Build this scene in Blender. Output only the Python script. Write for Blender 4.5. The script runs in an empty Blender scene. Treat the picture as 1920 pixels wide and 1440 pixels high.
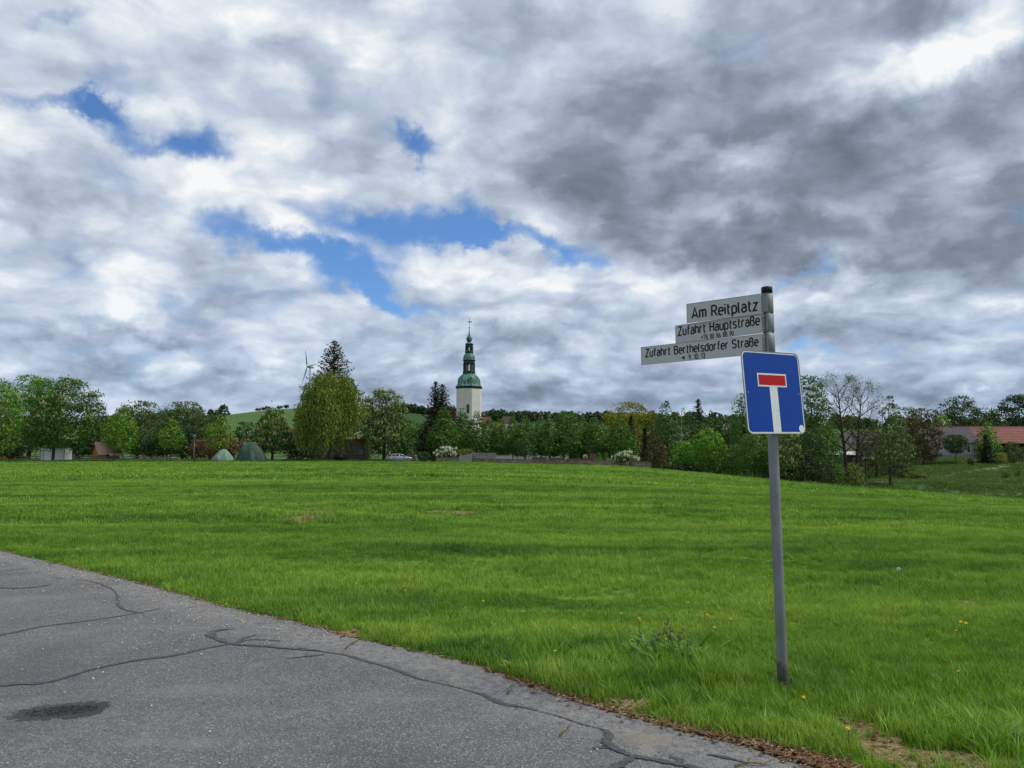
import bpy, bmesh, math, random
import numpy as np
from mathutils import Vector, Matrix, Quaternion, noise as mnoise

random.seed(7)
np.random.seed(7)
sc = bpy.context.scene
COL = sc.collection
R = math.radians

# ------------------------------------------------------------------ camera
F = 1442.0            # focal length in pixels of a 1920 wide picture
CAMZ = 1.65
PITCH = math.atan(130.0 / F)
cam_d = bpy.data.cameras.new('camera')
cam_d.sensor_width = 36.0
cam_d.lens = 36.0 * F / 1920.0
cam_d.clip_start = 0.05
cam_d.clip_end = 9000
cam = bpy.data.objects.new('camera', cam_d)
COL.objects.link(cam)
cam.location = (0, 0, CAMZ)
cam.rotation_euler = (math.pi / 2 + PITCH, 0, 0)
sc.camera = cam

CT, ST = math.cos(PITCH), math.sin(PITCH)
def ray(px, py):
    u = (px - 960.0) / F
    v = (720.0 - py) / F
    return Vector((u, CT - v * ST, ST + v * CT))
def at(px, py, depth):
    d = ray(px, py)
    s = depth / d.y
    return Vector((d.x * s, depth, CAMZ + d.z * s))
def on_plane(px, py, z=0.0):
    d = ray(px, py)
    s = (z - CAMZ) / d.z
    return Vector((d.x * s, d.y * s, z))

# ------------------------------------------------------------------ node helper
class S:
    """a socket with arithmetic"""
    nt = None
    def __init__(s, v): s.v = v
    @staticmethod
    def math(op, *a, clamp=False):
        n = S.nt.nodes.new('ShaderNodeMath'); n.operation = op; n.use_clamp = clamp
        for i, x in enumerate(a): S.put(n.inputs[i], x)
        return S(n.outputs[0])
    @staticmethod
    def put(inp, x):
        if isinstance(x, S): S.nt.links.new(x.v, inp)
        else: inp.default_value = x
    def __add__(s, o): return S.math('ADD', s, o)
    __radd__ = __add__
    def __sub__(s, o): return S.math('SUBTRACT', s, o)
    def __rsub__(s, o): return S.math('SUBTRACT', o, s)
    def __mul__(s, o): return S.math('MULTIPLY', s, o)
    __rmul__ = __mul__
    def __truediv__(s, o): return S.math('DIVIDE', s, o)
    def __rtruediv__(s, o): return S.math('DIVIDE', o, s)
def vmath(op, a, b=None, scale=None):
    n = S.nt.nodes.new('ShaderNodeVectorMath'); n.operation = op
    S.put(n.inputs[0], a)
    if b is not None: S.put(n.inputs[1], b)
    if scale is not None: S.put(n.inputs['Scale'], scale)
    return S(n.outputs['Value'] if op in ('DOT_PRODUCT', 'LENGTH', 'DISTANCE') else n.outputs['Vector'])
def sstep(x, a, b):
    n = S.nt.nodes.new('ShaderNodeMapRange'); n.interpolation_type = 'SMOOTHSTEP'
    S.put(n.inputs['Value'], x); n.inputs['From Min'].default_value = a; n.inputs['From Max'].default_value = b
    return S(n.outputs[0])
def comb(x, y, z):
    n = S.nt.nodes.new('ShaderNodeCombineXYZ')
    for i, q in enumerate((x, y, z)): S.put(n.inputs[i], q)
    return S(n.outputs[0])
def sep(v):
    n = S.nt.nodes.new('ShaderNodeSeparateXYZ'); S.put(n.inputs[0], v)
    return S(n.outputs[0]), S(n.outputs[1]), S(n.outputs[2])
def fbm(v, scale=1.0, detail=6.0, rough=0.55, lac=2.0, color=False, dist=0.0):
    n = S.nt.nodes.new('ShaderNodeTexNoise')
    S.put(n.inputs['Vector'], v); n.inputs['Scale'].default_value = scale
    n.inputs['Detail'].default_value = detail; n.inputs['Roughness'].default_value = rough
    n.inputs['Lacunarity'].default_value = lac; n.inputs['Distortion'].default_value = dist
    return S(n.outputs['Color'] if color else n.outputs[0])
def mixc(f, a, b, blend='MIX'):
    n = S.nt.nodes.new('ShaderNodeMix'); n.data_type = 'RGBA'; n.blend_type = blend
    S.put(n.inputs[0], f)
    for i, c in ((6, a), (7, b)):
        if isinstance(c, S): S.put(n.inputs[i], c)
        else: n.inputs[i].default_value = (c[0], c[1], c[2], 1)
    return S(n.outputs[2])
def ramp(x, stops, interp='LINEAR'):
    n = S.nt.nodes.new('ShaderNodeValToRGB'); S.put(n.inputs[0], x)
    cr = n.color_ramp; cr.interpolation = interp
    while len(cr.elements) < len(stops): cr.elements.new(0.5)
    for e, (p, c) in zip(cr.elements, stops):
        e.position = p; e.color = (c[0], c[1], c[2], 1) if not isinstance(c, float) else (c, c, c, 1)
    return S(n.outputs[0])

# ------------------------------------------------------------------ sun
SUN_EL, SUN_AZ = 56.0, 92.0          # azimuth measured from the view axis (+Y) towards the right (+X)
SUN_DIR = Vector((math.sin(R(SUN_AZ)) * math.cos(R(SUN_EL)), math.cos(R(SUN_AZ)) * math.cos(R(SUN_EL)), math.sin(R(SUN_EL))))
sun_d = bpy.data.lights.new('sun', 'SUN')
sun_d.energy = 3.3
sun_d.angle = R(14)
sun_d.color = (1.0, 0.95, 0.87)
sun = bpy.data.objects.new('sun', sun_d)
COL.objects.link(sun)
sun.rotation_euler = (-SUN_DIR).to_track_quat('-Z', 'Y').to_euler()
sun.location = (40, 20, 60)

# ------------------------------------------------------------------ sky with a broken cloud layer
world = bpy.data.worlds.new('World')
sc.world = world
world.use_nodes = True
wt = world.node_tree
wt.nodes.clear()
S.nt = wt
SKY_STRENGTH = 0.1
w_out = wt.nodes.new('ShaderNodeOutputWorld')
w_bg = wt.nodes.new('ShaderNodeBackground')
w_bg.inputs['Strength'].default_value = SKY_STRENGTH
wt.links.new(w_bg.outputs[0], w_out.inputs[0])
sky = wt.nodes.new('ShaderNodeTexSky')
sky.sky_type = 'NISHITA'
sky.sun_disc = False
sky.sun_elevation = R(SUN_EL)
sky.sun_rotation = R(SUN_AZ)
sky.altitude = 300
sky.air_density = 1.0
sky.dust_density = 0.4
sky.ozone_density = 2.5
tc = wt.nodes.new('ShaderNodeTexCoord')
D = S(tc.outputs['Generated'])
dx, dy, dz = sep(D)
zc = S.math('MAXIMUM', dz, 0.0)
k = 1.0 / (zc + 0.36)
P0 = comb(dx * k * 1.25, dy * k * 1.25, zc * 1.6)    # the cloud layer seen as a sheet overhead
warp = vmath('SUBTRACT', fbm(P0, 2.2, 6, 0.6, color=True), (0.5, 0.5, 0.5))
P1 = vmath('ADD', P0, vmath('SCALE', warp, scale=0.26))
# directions nudged by the cloud noise, so that the gaps and banks below get ragged edges
wr2 = vmath('SUBTRACT', fbm(D, 9.0, 6, 0.62, color=True), (0.5, 0.5, 0.5))
Dw = vmath('ADD', vmath('ADD', D, vmath('SCALE', warp, scale=0.06)), vmath('SCALE', wr2, scale=0.13))

# sky coordinates on the tangent plane of the northern horizon (+Y), faded out towards the sides
wx_, wy_, wz_ = sep(Dw)
wy_ = S.math('MAXIMUM', wy_, 0.15)
TX = wx_ / wy_
TZ = wz_ / wy_
MONO2 = comb(TX * TX, TX * TZ, TZ * TZ)
MONO1 = comb(TX, TZ, 1.0)
FRONT = sstep(dy, 0.15, 0.35)
def banks(lst, grow=1.0):
    """soft elliptical patches of sky, each round one direction: (px, py, half width, half height, tilt, amount)"""
    tot = None
    for (px, py, hw, hh, rot, amp) in lst:
        c = ray(px, py)
        x0, z0 = c.x / c.y, c.z / c.y
        q = F * 0.97
        a = R(rot); ca, sa = math.cos(a), math.sin(a)
        i1, i2 = (q / (hw * grow)) ** 2 * 0.36, (q / (hh * grow)) ** 2 * 0.36
        A = i1 * ca * ca + i2 * sa * sa; B = 2 * (i1 - i2) * ca * sa; Cc = i1 * sa * sa + i2 * ca * ca
        t = S.math('ADD', vmath('DOT_PRODUCT', MONO2, (-A, -B, -Cc)),
                   vmath('DOT_PRODUCT', MONO1, (2 * A * x0 + B * z0, 2 * Cc * z0 + B * x0, 1.0 - A * x0 * x0 - B * x0 * z0 - Cc * z0 * z0)), clamp=True)
        t = t * t
        tot = t * amp if tot is None else S.math('MULTIPLY_ADD', t, amp, tot)
    return tot * FRONT

#@@GAPS
GAPS = [  # open blue
    (50, 180, 130, 20, -12, .42), (165, 212, 62, 30, -22, .50), (185, 150, 50, 34, 30, .22), (390, 258, 60, 24, -20, .42), (295, 262, 75, 20, -8, .42), (240, 205, 110, 34, -20, .16),
    (75, 8, 60, 22, 0, .38), (785, 298, 40, 18, -10, .62),
    (640, 395, 75, 50, -20, .40), (790, 420, 120, 28, -4, .50), (885, 405, 48, 34, -40, .56), (985, 457, 120, 20, -14, .66),
    (625, 505, 110, 42, -22, .60), (490, 448, 130, 24, -12, .42), (690, 540, 70, 24, -8, .45), (700, 470, 80, 40, 0, .22), (760, 570, 110, 14, -8, .30),
    (1500, 513, 80, 9, 6, .50), (1520, 655, 50, 7, 0, .3), (280, 130, 60, 40, 0, .18),
]
DARK = [  # thick grey cloud
    (1290, 300, 400, 170, -6, .62), (1500, 120, 420, 150, 16, .58), (1760, 350, 420, 160, 10, .62), (1460, 455, 300, 60, -4, .58),
    (1080, 340, 150, 100, 0, .32), (1890, 180, 110, 170, 30, .55), (1890, 510, 220, 60, 0, .52), (1600, 600, 190, 55, 8, .52),
    (1130, 30, 110, 70, 0, .42), (690, 35, 100, 45, -10, .40), (590, 120, 80, 35, 0, .34), (60, 355, 200, 45, -12, .36), (420, 470, 220, 40, -10, .20),
    (230, 612, 140, 20, 4, .55), (60, 570, 120, 50, 0, .30), (975, 640, 90, 28, 8, .50),
    (200, 705, 500, 26, 0, .30), (640, 745, 500, 34, 0, .32), (1180, 735, 500, 34, 0, .34), (1750, 705, 400, 34, 4, .36), (1300, 620, 220, 20, 0, .22),
    (40, 90, 140, 90, 0, .22), (1700, 20, 180, 60, 10, .34),
]
LIGHT = [  # thin, sunlit cloud
    (1860, 45, 170, 60, 48, .95), (1780, 110, 190, 60, 30, .75), (1690, 150, 130, 40, 22, .55), (1360, 285, 130, 30, 12, .85), (1450, 405, 170, 26, -6, .70),
    (1230, 55, 140, 55, 0, .50), (830, 200, 300, 120, 0, .12), (1000, 190, 90, 90, 30, .34), (250, 320, 360, 50, -16, .22),
    (280, 575, 130, 30, 6, .40), (1010, 400, 44, 70, 30, .50), (830, 490, 130, 34, -6, .34), (1120, 525, 280, 44, -4, .36), (1500, 560, 130, 24, 10, .26),
    (1750, 530, 200, 30, 6, .22), (1838, 742, 50, 15, 0, .60), (960, 605, 160, 22, 0, .26), (900, 330, 120, 40, -20, .28),
]
gap = banks(GAPS, 1.15)
dark = banks(DARK)
light = banks(LIGHT)
def puffs(v, scale, smooth=0.5):
    n = wt.nodes.new('ShaderNodeTexVoronoi'); n.voronoi_dimensions = '2D'; n.feature = 'SMOOTH_F1'; n.inputs['Scale'].default_value = scale; n.inputs['Smoothness'].default_value = smooth
    n.inputs['Detail'].default_value = 2.0; n.inputs['Roughness'].default_value = 0.55
    S.put(n.inputs['Vector'], v)
    return S(n.outputs['Distance'])
n_big = fbm(P1, 1.4, 2, 0.45)
n_mid = fbm(vmath('ADD', P1, (3.1, 7.7, 0)), 3.2, 8, 0.56)
v_puff = puffs(vmath('ADD', P1, (9.3, 1.7, 4.0)), 4.2, 0.35)          # rounded billows: 0 at a crown, larger in the creases
n_mid_s = fbm(vmath('ADD', P1, (3.1 + 0.03, 7.7 + 0.05, 0.03)), 3.2, 5, 0.56)   # the same masses, a step towards the sun
relief = n_mid_s - n_mid
hor = sstep(dz, 0.30, 0.02)
# how thick the layer is: 0 open sky, 1 solid
cover = 1.27 + (n_mid - 0.5) * 1.2 - (v_puff - 0.42) * 0.8 - gap * 1.95 + dark * 0.45
cm = sstep(cover, -0.35, 1.00)
# brightness of the cloud: thick parts are grey underneath, thin parts glow
tone = 0.862 + (n_big - 0.5) * 0.30 - (n_mid - 0.5) * 0.52 - (v_puff - 0.40) * 0.36 + relief * 0.9 - dark * 0.46 + light * 0.36
tone = tone - hor * 0.04
c_cloud = ramp(tone, [(0.0, (0.150, 0.180, 0.230)), (0.26, (0.235, 0.282, 0.355)), (0.5, (0.38, 0.45, 0.56)), (0.72, (0.56, 0.64, 0.75)), (0.90, (0.77, 0.82, 0.875)), (1.0, (0.93, 0.94, 0.95))])
c_cloud = mixc(hor * 0.35, c_cloud, mixc(1.0, c_cloud, (0.78, 0.92, 1.12), 'MULTIPLY'))
c_cloud = vmath('SCALE', c_cloud, scale=1.0 / SKY_STRENGTH)
blue = mixc(1.0, S(sky.outputs[0]), (0.74, 1.05, 1.40), 'MULTIPLY')
c_sky = mixc(cm, blue, c_cloud)
wt.links.new(c_sky.v, w_bg.inputs['Color'])
world.cycles.sampling_method = 'MANUAL'
world.cycles.sample_map_resolution = 512

# ------------------------------------------------------------------ picture settings
sc.view_settings.view_transform = 'Standard'
sc.view_settings.look = 'None'
sc.view_settings.exposure = 0.0
sc.view_settings.gamma = 1.0
sc.view_settings.use_curve_mapping = False
sc.cycles.max_bounces = 6
sc.cycles.diffuse_bounces = 3
sc.cycles.glossy_bounces = 2
sc.cycles.transmission_bounces = 4
sc.cycles.transparent_max_bounces = 6
sc.cycles.use_denoising = True
sc.cycles.use_adaptive_sampling = True
sc.cycles.adaptive_threshold = 0.012
sc.cycles.adaptive_min_samples = 12
sc.render.film_transparent = False

# ------------------------------------------------------------------ objects
def tag(o, label=None, cat=None, group=None, kind=None):
    if label: o['label'] = label
    if cat: o['category'] = cat
    if group: o['group'] = group
    if kind: o['kind'] = kind
    return o
def thing(name, label, cat, loc=(0, 0, 0), rz=0.0, group=None):
    o = bpy.data.objects.new(name, None)
    o.empty_display_size = 0.3
    COL.objects.link(o)
    o.location = loc
    o.rotation_euler = (0, 0, rz)
    return tag(o, label, cat, group)
def link(name, me, mat=None, parent=None, loc=None):
    o = bpy.data.objects.new(name, me)
    COL.objects.link(o)
    if mat is not None and not me.materials: me.materials.append(mat)
    if parent is not None: o.parent = parent
    if loc is not None: o.location = loc
    return o
def copy_tree(o, parent=None):
    c = o.copy(); COL.objects.link(c); c.parent = parent
    for ch in list(o.children): copy_tree(ch, c)
    return c

class MB:
    """collects verts and faces for one mesh"""
    def __init__(s): s.v = []; s.f = []
    def add(s, vs, fs):
        b = len(s.v); s.v += [tuple(q) for q in vs]; s.f += [tuple(b + i for i in f) for f in fs]
    def box(s, x0, x1, y0, y1, z0, z1, m=None):
        vs = [(x, y, z) for z in (z0, z1) for y in (y0, y1) for x in (x0, x1)]
        if m is not None: vs = [m @ Vector(q) for q in vs]
        s.add(vs, [(0, 2, 3, 1), (4, 5, 7, 6), (0, 1, 5, 4), (2, 6, 7, 3), (0, 4, 6, 2), (1, 3, 7, 5)])
        return s
    def prism(s, pts, axis_vec, m=None):
        """polygon pts (3D, one plane) swept along axis_vec"""
        n = len(pts); a = [Vector(p) for p in pts]; b = [p + Vector(axis_vec) for p in a]
        vs = a + b
        if m is not None: vs = [m @ q for q in vs]
        s.add(vs, [tuple(range(n))[::-1], tuple(range(n, 2 * n))] + [(i, (i + 1) % n, n + (i + 1) % n, n + i) for i in range(n)])
        return s
    def tube(s, pts, rads, sides=7, cap=True):
        pts = [Vector(p) for p in pts]
        rings = []
        ref = Vector((0.31, 0.95, 0.1))
        for i, p in enumerate(pts):
            d = (pts[min(i + 1, len(pts) - 1)] - pts[max(i - 1, 0)])
            if d.length < 1e-9: d = Vector((0, 0, 1))
            d.normalize()
            if abs(d.dot(ref)) > 0.95: ref = Vector((0.9, 0.1, 0.3))
            u = d.cross(ref).normalized(); w = d.cross(u)
            r = rads[i] if hasattr(rads, '__len__') else rads
            rings.append([p + u * (r * math.cos(2 * math.pi * k / sides)) + w * (r * math.sin(2 * math.pi * k / sides)) for k in range(sides)])
        vs = [q for rg in rings for q in rg]; fs = []
        for i in range(len(pts) - 1):
            for k in range(sides):
                a = i * sides + k; b = i * sides + (k + 1) % sides
                fs.append((a, b, b + sides, a + sides))
        if cap:
            fs.append(tuple(range(sides))[::-1]); fs.append(tuple((len(pts) - 1) * sides + k for k in range(sides)))
        s.add(vs, fs)
        return s
    def lathe(s, prof, sides=24, rot=0.0, cx=0.0, cy=0.0):
        n = len(prof); vs = []
        for (r, z) in prof:
            for k in range(sides):
                a = rot + 2 * math.pi * k / sides
                vs.append((cx + r * math.cos(a), cy + r * math.sin(a), z))
        fs = [(i * sides + k, i * sides + (k + 1) % sides, (i + 1) * sides + (k + 1) % sides, (i + 1) * sides + k) for i in range(n - 1) for k in range(sides)]
        fs.append(tuple(range(sides))[::-1]); fs.append(tuple((n - 1) * sides + k for k in range(sides)))
        s.add(vs, fs)
        return s
    def mesh(s, name='mesh', smooth=False, fix=True):
        me = bpy.data.meshes.new(name)
        me.from_pydata(s.v, [], s.f)
        if fix:
            bm = bmesh.new(); bm.from_mesh(me); bmesh.ops.recalc_face_normals(bm, faces=bm.faces); bm.to_mesh(me); bm.free()
        if smooth: me.polygons.foreach_set('use_smooth', [True] * len(me.polygons))
        me.update()
        return me
    def build(s, name, mat, parent=None, smooth=False, loc=None):
        return link(name, s.mesh(name, smooth), mat, parent, loc)

def quads_mesh(name, V, nv=4):
    """V: (n,4,3) array of quads"""
    n = len(V)
    me = bpy.data.meshes.new(name)
    me.vertices.add(n * nv); me.loops.add(n * nv); me.polygons.add(n)
    me.vertices.foreach_set('co', np.ascontiguousarray(V, dtype=np.float32).ravel())
    me.loops.foreach_set('vertex_index', np.arange(n * nv, dtype=np.int32))
    me.polygons.foreach_set('loop_start', np.arange(0, n * nv, nv, dtype=np.int32))
    try: me.polygons.foreach_set('loop_total', np.full(n, nv, dtype=np.int32))
    except Exception: pass
    me.update(calc_edges=True)
    return me
def unit(a):
    return a / np.maximum(np.linalg.norm(a, axis=-1, keepdims=True), 1e-9)
def leaf_quads(C, Nrm, size, aspect=0.75, along=None, rng=None):
    """leaf shaped quads (n,4,3) centred at C facing Nrm"""
    rng = rng or np.random
    n = len(C)
    if along is None: along = rng.normal(size=(n, 3))
    T = unit(along - Nrm * np.sum(along * Nrm, axis=1, keepdims=True))
    B = np.cross(Nrm, T)
    sz = np.asarray(size).reshape(-1, 1) * np.ones((n, 1))
    L = T * sz * 0.5; W = B * sz * 0.5 * aspect
    sh = T * sz * 0.08
    return np.stack([C - L, C - W + sh, C + L, C + W + sh], axis=1)

# ------------------------------------------------------------------ materials
MATS = {}
def new_mat(name):
    m = bpy.data.materials.new(name); m.use_nodes = True
    m.node_tree.nodes.clear()
    S.nt = m.node_tree
    MATS[name] = m
    return m
def finish(sh):
    o = S.nt.nodes.new('ShaderNodeOutputMaterial'); S.nt.links.new(sh.v, o.inputs[0])
def bsdf(color, rough=0.8, metal=0.0, spec=0.3, normal=None):
    n = S.nt.nodes.new('ShaderNodeBsdfPrincipled')
    if isinstance(color, S): S.put(n.inputs['Base Color'], color)
    else: n.inputs['Base Color'].default_value = (color[0], color[1], color[2], 1)
    S.put(n.inputs['Roughness'], rough)
    n.inputs['Metallic'].default_value = metal
    n.inputs['Specular IOR Level'].default_value = spec
    if normal is not None: S.put(n.inputs['Normal'], normal)
    return S(n.outputs[0])
def bump(h, strength=0.3, dist=0.02):
    n = S.nt.nodes.new('ShaderNodeBump'); S.put(n.inputs['Height'], h)
    n.inputs['Strength'].default_value = strength; n.inputs['Distance'].default_value = dist
    return S(n.outputs[0])
def objco():
    n = S.nt.nodes.new('ShaderNodeTexCoord'); return S(n.outputs['Object'])
def worldpos():
    n = S.nt.nodes.new('ShaderNodeNewGeometry'); return S(n.outputs['Position'])
def vscale(v, s3):
    return vmath('MULTIPLY', v, s3)
def rough_mat(name, col, var=0.25, scale=3.0, rough=0.85, bumps=0.2, bscale=None, metal=0.0, spec=0.25, stretch=(1, 1, 1), dirt=None, dirt_scale=0.8, dirt_lo=.52, dirt_hi=.7):
    """painted, rendered or natural surface with mottling, optional dirt and a fine relief"""
    new_mat(name)
    co = vscale(objco(), stretch)
    n1 = fbm(co, scale, 5, 0.6)
    c0 = tuple(max(0, q * (1 - var)) for q in col); c1 = tuple(q * (1 + var) for q in col)
    c = mixc(sstep(n1, 0.3, 0.7), c0, c1)
    if dirt is not None:
        c = mixc(sstep(fbm(vmath('ADD', co, (5, 3, 1)), dirt_scale, 6, 0.65), dirt_lo, dirt_hi), c, dirt)
    nb = bump(fbm(co, bscale or scale * 6, 4, 0.6), bumps, 0.02) if bumps else None
    finish(bsdf(c, rough, metal, spec, nb))
    return MATS[name]
def leaf_mat(name, col, var=0.35, trans=0.3, hue=(1.25, 1.08, 0.8), scale=0.35):
    """leaf colour with leaf-to-leaf and clump-to-clump variation; thin, so some light comes through"""
    new_mat(name)
    g = S.nt.nodes.new('ShaderNodeNewGeometry')
    rnd = S(g.outputs['Random Per Island'])
    n = fbm(S(g.outputs['Position']), scale, 3, 0.5)
    f = sstep(rnd * 0.6 + n * 0.8, 0.3, 1.0)
    c0 = tuple(q * (1 - var) for q in col); c1 = tuple(min(1, q * (1 + var) * h) for q, h in zip(col, hue))
    c = mixc(f, c0, c1)
    d = S.nt.nodes.new('ShaderNodeBsdfDiffuse'); S.put(d.inputs['Color'], c)
    t = S.nt.nodes.new('ShaderNodeBsdfTranslucent')
    S.put(t.inputs['Color'], mixc(1.0, c, (1.15, 1.25, 0.6), 'MULTIPLY'))
    gl = S.nt.nodes.new('ShaderNodeBsdfGlossy'); gl.inputs['Roughness'].default_value = 0.45; gl.inputs['Color'].default_value = (0.6, 0.65, 0.6, 1)
    m1 = S.nt.nodes.new('ShaderNodeMixShader'); m1.inputs[0].default_value = trans
    S.nt.links.new(d.outputs[0], m1.inputs[1]); S.nt.links.new(t.outputs[0], m1.inputs[2])
    m2 = S.nt.nodes.new('ShaderNodeMixShader'); m2.inputs[0].default_value = 0.035
    S.nt.links.new(m1.outputs[0], m2.inputs[1]); S.nt.links.new(gl.outputs[0], m2.inputs[2])
    finish(S(m2.outputs[0]))
    return MATS[name]

# ------------------------------------------------------------------ the lie of the land
_cp = []
def CP(px, py, d): 
    p = at(px, py, d); _cp.append((p.x, p.y, p.z))
for q in [(-40, -20, 0), (0, -25, 0), (40, -20, 0), (-30, 5, 0), (-12, 0, 0), (0, 0, 0), (12, 0, 0), (40, 5, -0.4), (-14, 12, 0), (0, 8, 0), (3, 5.75, 0), (7, 10, -.02),
          (-45, 30, 0.0), (-15, 35, 0.05), (5, 35, 0.0), (20, 35, -.7), (-60, 70, .05), (-20, 75, .1), (8, 75, 0.0), (60, 30, -2.6), (30, 60, -1.35), (90, 60, -4.2),
          (-110, 135, .15), (-130, 60, .1), (-150, 200, .6), (-60, 200, .5), (0, 200, .6), (-110, 260, 2), (0, 260, 2.2), (60, 260, 2.0), (150, 260, 2.4),
          (52, 105, -5.6), (66, 90, -5.6), (34, 122, -4.6), (22, 148, -2.0), (45, 170, -2.2), (70, 150, -3.2), (-7, 100, .07), (2, 100, .04), (-7, 116, .09), (-30, 105, .1), (-60, 105, .1), (-12, 145, .12), (0, 145, .05), (0, 60, 0.0), (-6, 128, .1)]: _cp.append(q)
for q in [(0, 866, 132), (400, 866, 134), (720, 866.5, 134), (960, 869.5, 128), (1220, 881, 118), (1330, 890, 108), (1440, 901, 97), (1700, 921, 80), (1920, 938, 68),
          (1920, 930, 104), (1900, 888, 148), (1800, 862, 170), (1665, 908, 114), (1585, 909, 110), (1720, 882, 150), (1860, 862, 176), (1640, 872, 170), (1920, 860, 190), (1220, 886, 80), (1220, 882.5, 100), (1440, 912, 60), (1440, 904.5, 80), (1330, 894, 90), (1700, 929, 60), (1080, 876, 100), (1080, 873, 118), (1000, 872, 116), (1150, 875, 135), (1600, 917, 78), (1570, 911.5, 87)]: CP(*q)
_cp = np.array(_cp)
def _U(r2): return np.where(r2 > 1e-12, 0.5 * r2 * np.log(np.maximum(r2, 1e-12)), 0.0)
_XY = _cp[:, :2] / 50.0
_n = len(_XY)
_K = _U(((_XY[:, None] - _XY[None]) ** 2).sum(-1)) + np.eye(_n) * 0.004
_Pm = np.hstack([np.ones((_n, 1)), _XY])
_A = np.block([[_K, _Pm], [_Pm.T, np.zeros((3, 3))]])
_w = np.linalg.solve(_A, np.concatenate([_cp[:, 2], np.zeros(3)]))
def _ss(t): t = np.clip(t, 0, 1); return t * t * (3 - 2 * t)
def ground_np(x, y):
    x = np.asarray(x, dtype=float); y = np.asarray(y, dtype=float)
    sh = x.shape; xf = x.ravel() / 50.0; yf = y.ravel() / 50.0
    xc = np.clip(xf, -3.4, 3.6); yc = np.clip(yf, -1.0, 5.6)
    z = np.empty_like(xf)
    for i in range(0, len(xf), 20000):
        a = xc[i:i + 20000]; b = yc[i:i + 20000]
        z[i:i + 20000] = _U((a[:, None] - _XY[None, :, 0]) ** 2 + (b[:, None] - _XY[None, :, 1]) ** 2) @ _w[:_n] + _w[_n] + _w[_n + 1] * a + _w[_n + 2] * b
    z = z.reshape(sh)
    far = 2.2 + 0.045 * np.clip(y - 235, 0, 1080) + 3.0 * np.sin(x / 170 + 1.2) * _ss((y - 350) / 400) + 2.2 * np.sin(x / 61 + y / 140) * _ss((y - 350) / 400)
    far = far + 23 * np.exp(-((x + 205) / 112) ** 2 / 2 - ((y - 900) / 170) ** 2 / 2)
    t = _ss((y - 205) / 90)
    z = z * (1 - t) + far * t
    # soft hummocks under the grass
    near = np.exp(-np.maximum(np.hypot(x, y) - 3, 0) / 6.0)
    hum = 0.022 * np.sin(x * 1.9 + 1.3 * np.sin(y * 0.7)) * np.sin(y * 1.1 + 0.9 * np.sin(x * 0.9)) + 0.03 * np.sin(x * 0.55 + y * 0.43) * np.sin(y * 0.8 - x * 0.21)
    return z + hum * (1 - near) - 0.02
def ground_z(x, y): return float(ground_np(np.array([x]), np.array([y]))[0])

# edge of the asphalt, traced on the ground plane
EDGE_PX = [(-620, 940), (-330, 972), (-150, 1000), (0, 1033), (110, 1058), (220, 1083), (330, 1112), (430, 1139), (540, 1163), (640, 1188), (740, 1212), (850, 1236), (930, 1262), (1010, 1290), (1100, 1318), (1200, 1345), (1300, 1371), (1400, 1395), (1480, 1420), (1560, 1446), (1700, 1490), (1900, 1560)]
EDGE = [on_plane(a, b, 0.0) for a, b in EDGE_PX]
def catmull(pts, n=10):
    out = []
    for i in range(len(pts) - 1):
        p0 = pts[max(i - 1, 0)]; p1 = pts[i]; p2 = pts[i + 1]; p3 = pts[min(i + 2, len(pts) - 1)]
        for j in range(n):
            t = j / n
            out.append(0.5 * ((2 * p1) + (p2 - p0) * t + (2 * p0 - 5 * p1 + 4 * p2 - p3) * t * t + (3 * p1 - p0 - 3 * p2 + p3) * t ** 3))
    out.append(pts[-1])
    return out
EDGE_S = catmull(EDGE, 14)
EDGE_A = np.array([(p.x, p.y) for p in EDGE_S])
_seg_d = np.diff(EDGE_A, axis=0)
def edge_dist(x, y):
    """signed distance to the asphalt edge, positive on the grass"""
    P = np.stack([np.asarray(x, float), np.asarray(y, float)], -1)
    best = np.full(len(P), 1e9); sgn = np.ones(len(P))
    for i in range(len(_seg_d)):
        a = EDGE_A[i]; d = _seg_d[i]; L = (d * d).sum() + 1e-12
        q = P - a
        t = np.clip((q @ d) / L, 0, 1)
        e = q - t[:, None] * d
        dd = np.hypot(e[:, 0], e[:, 1])
        m = dd < best
        best[m] = dd[m]
        cr = d[0] * q[:, 1] - d[1] * q[:, 0]
        sgn[m] = np.sign(cr[m])
    return best * sgn
# far edge of the mown field, in plan
_far_px = [(-500, 866, 128), (0, 866, 131), (400, 866, 133), (720, 866.5, 133), (850, 867, 131), (960, 869.5, 127), (1080, 873, 122), (1220, 881, 117), (1330, 890, 107), (1440, 901, 96), (1700, 921, 79), (1920, 938, 67), (2300, 960, 55)]
FAR = np.array([(at(*q).x, at(*q).y) for q in _far_px])
def far_y(x): return np.interp(x, FAR[:, 0], FAR[:, 1])

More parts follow.
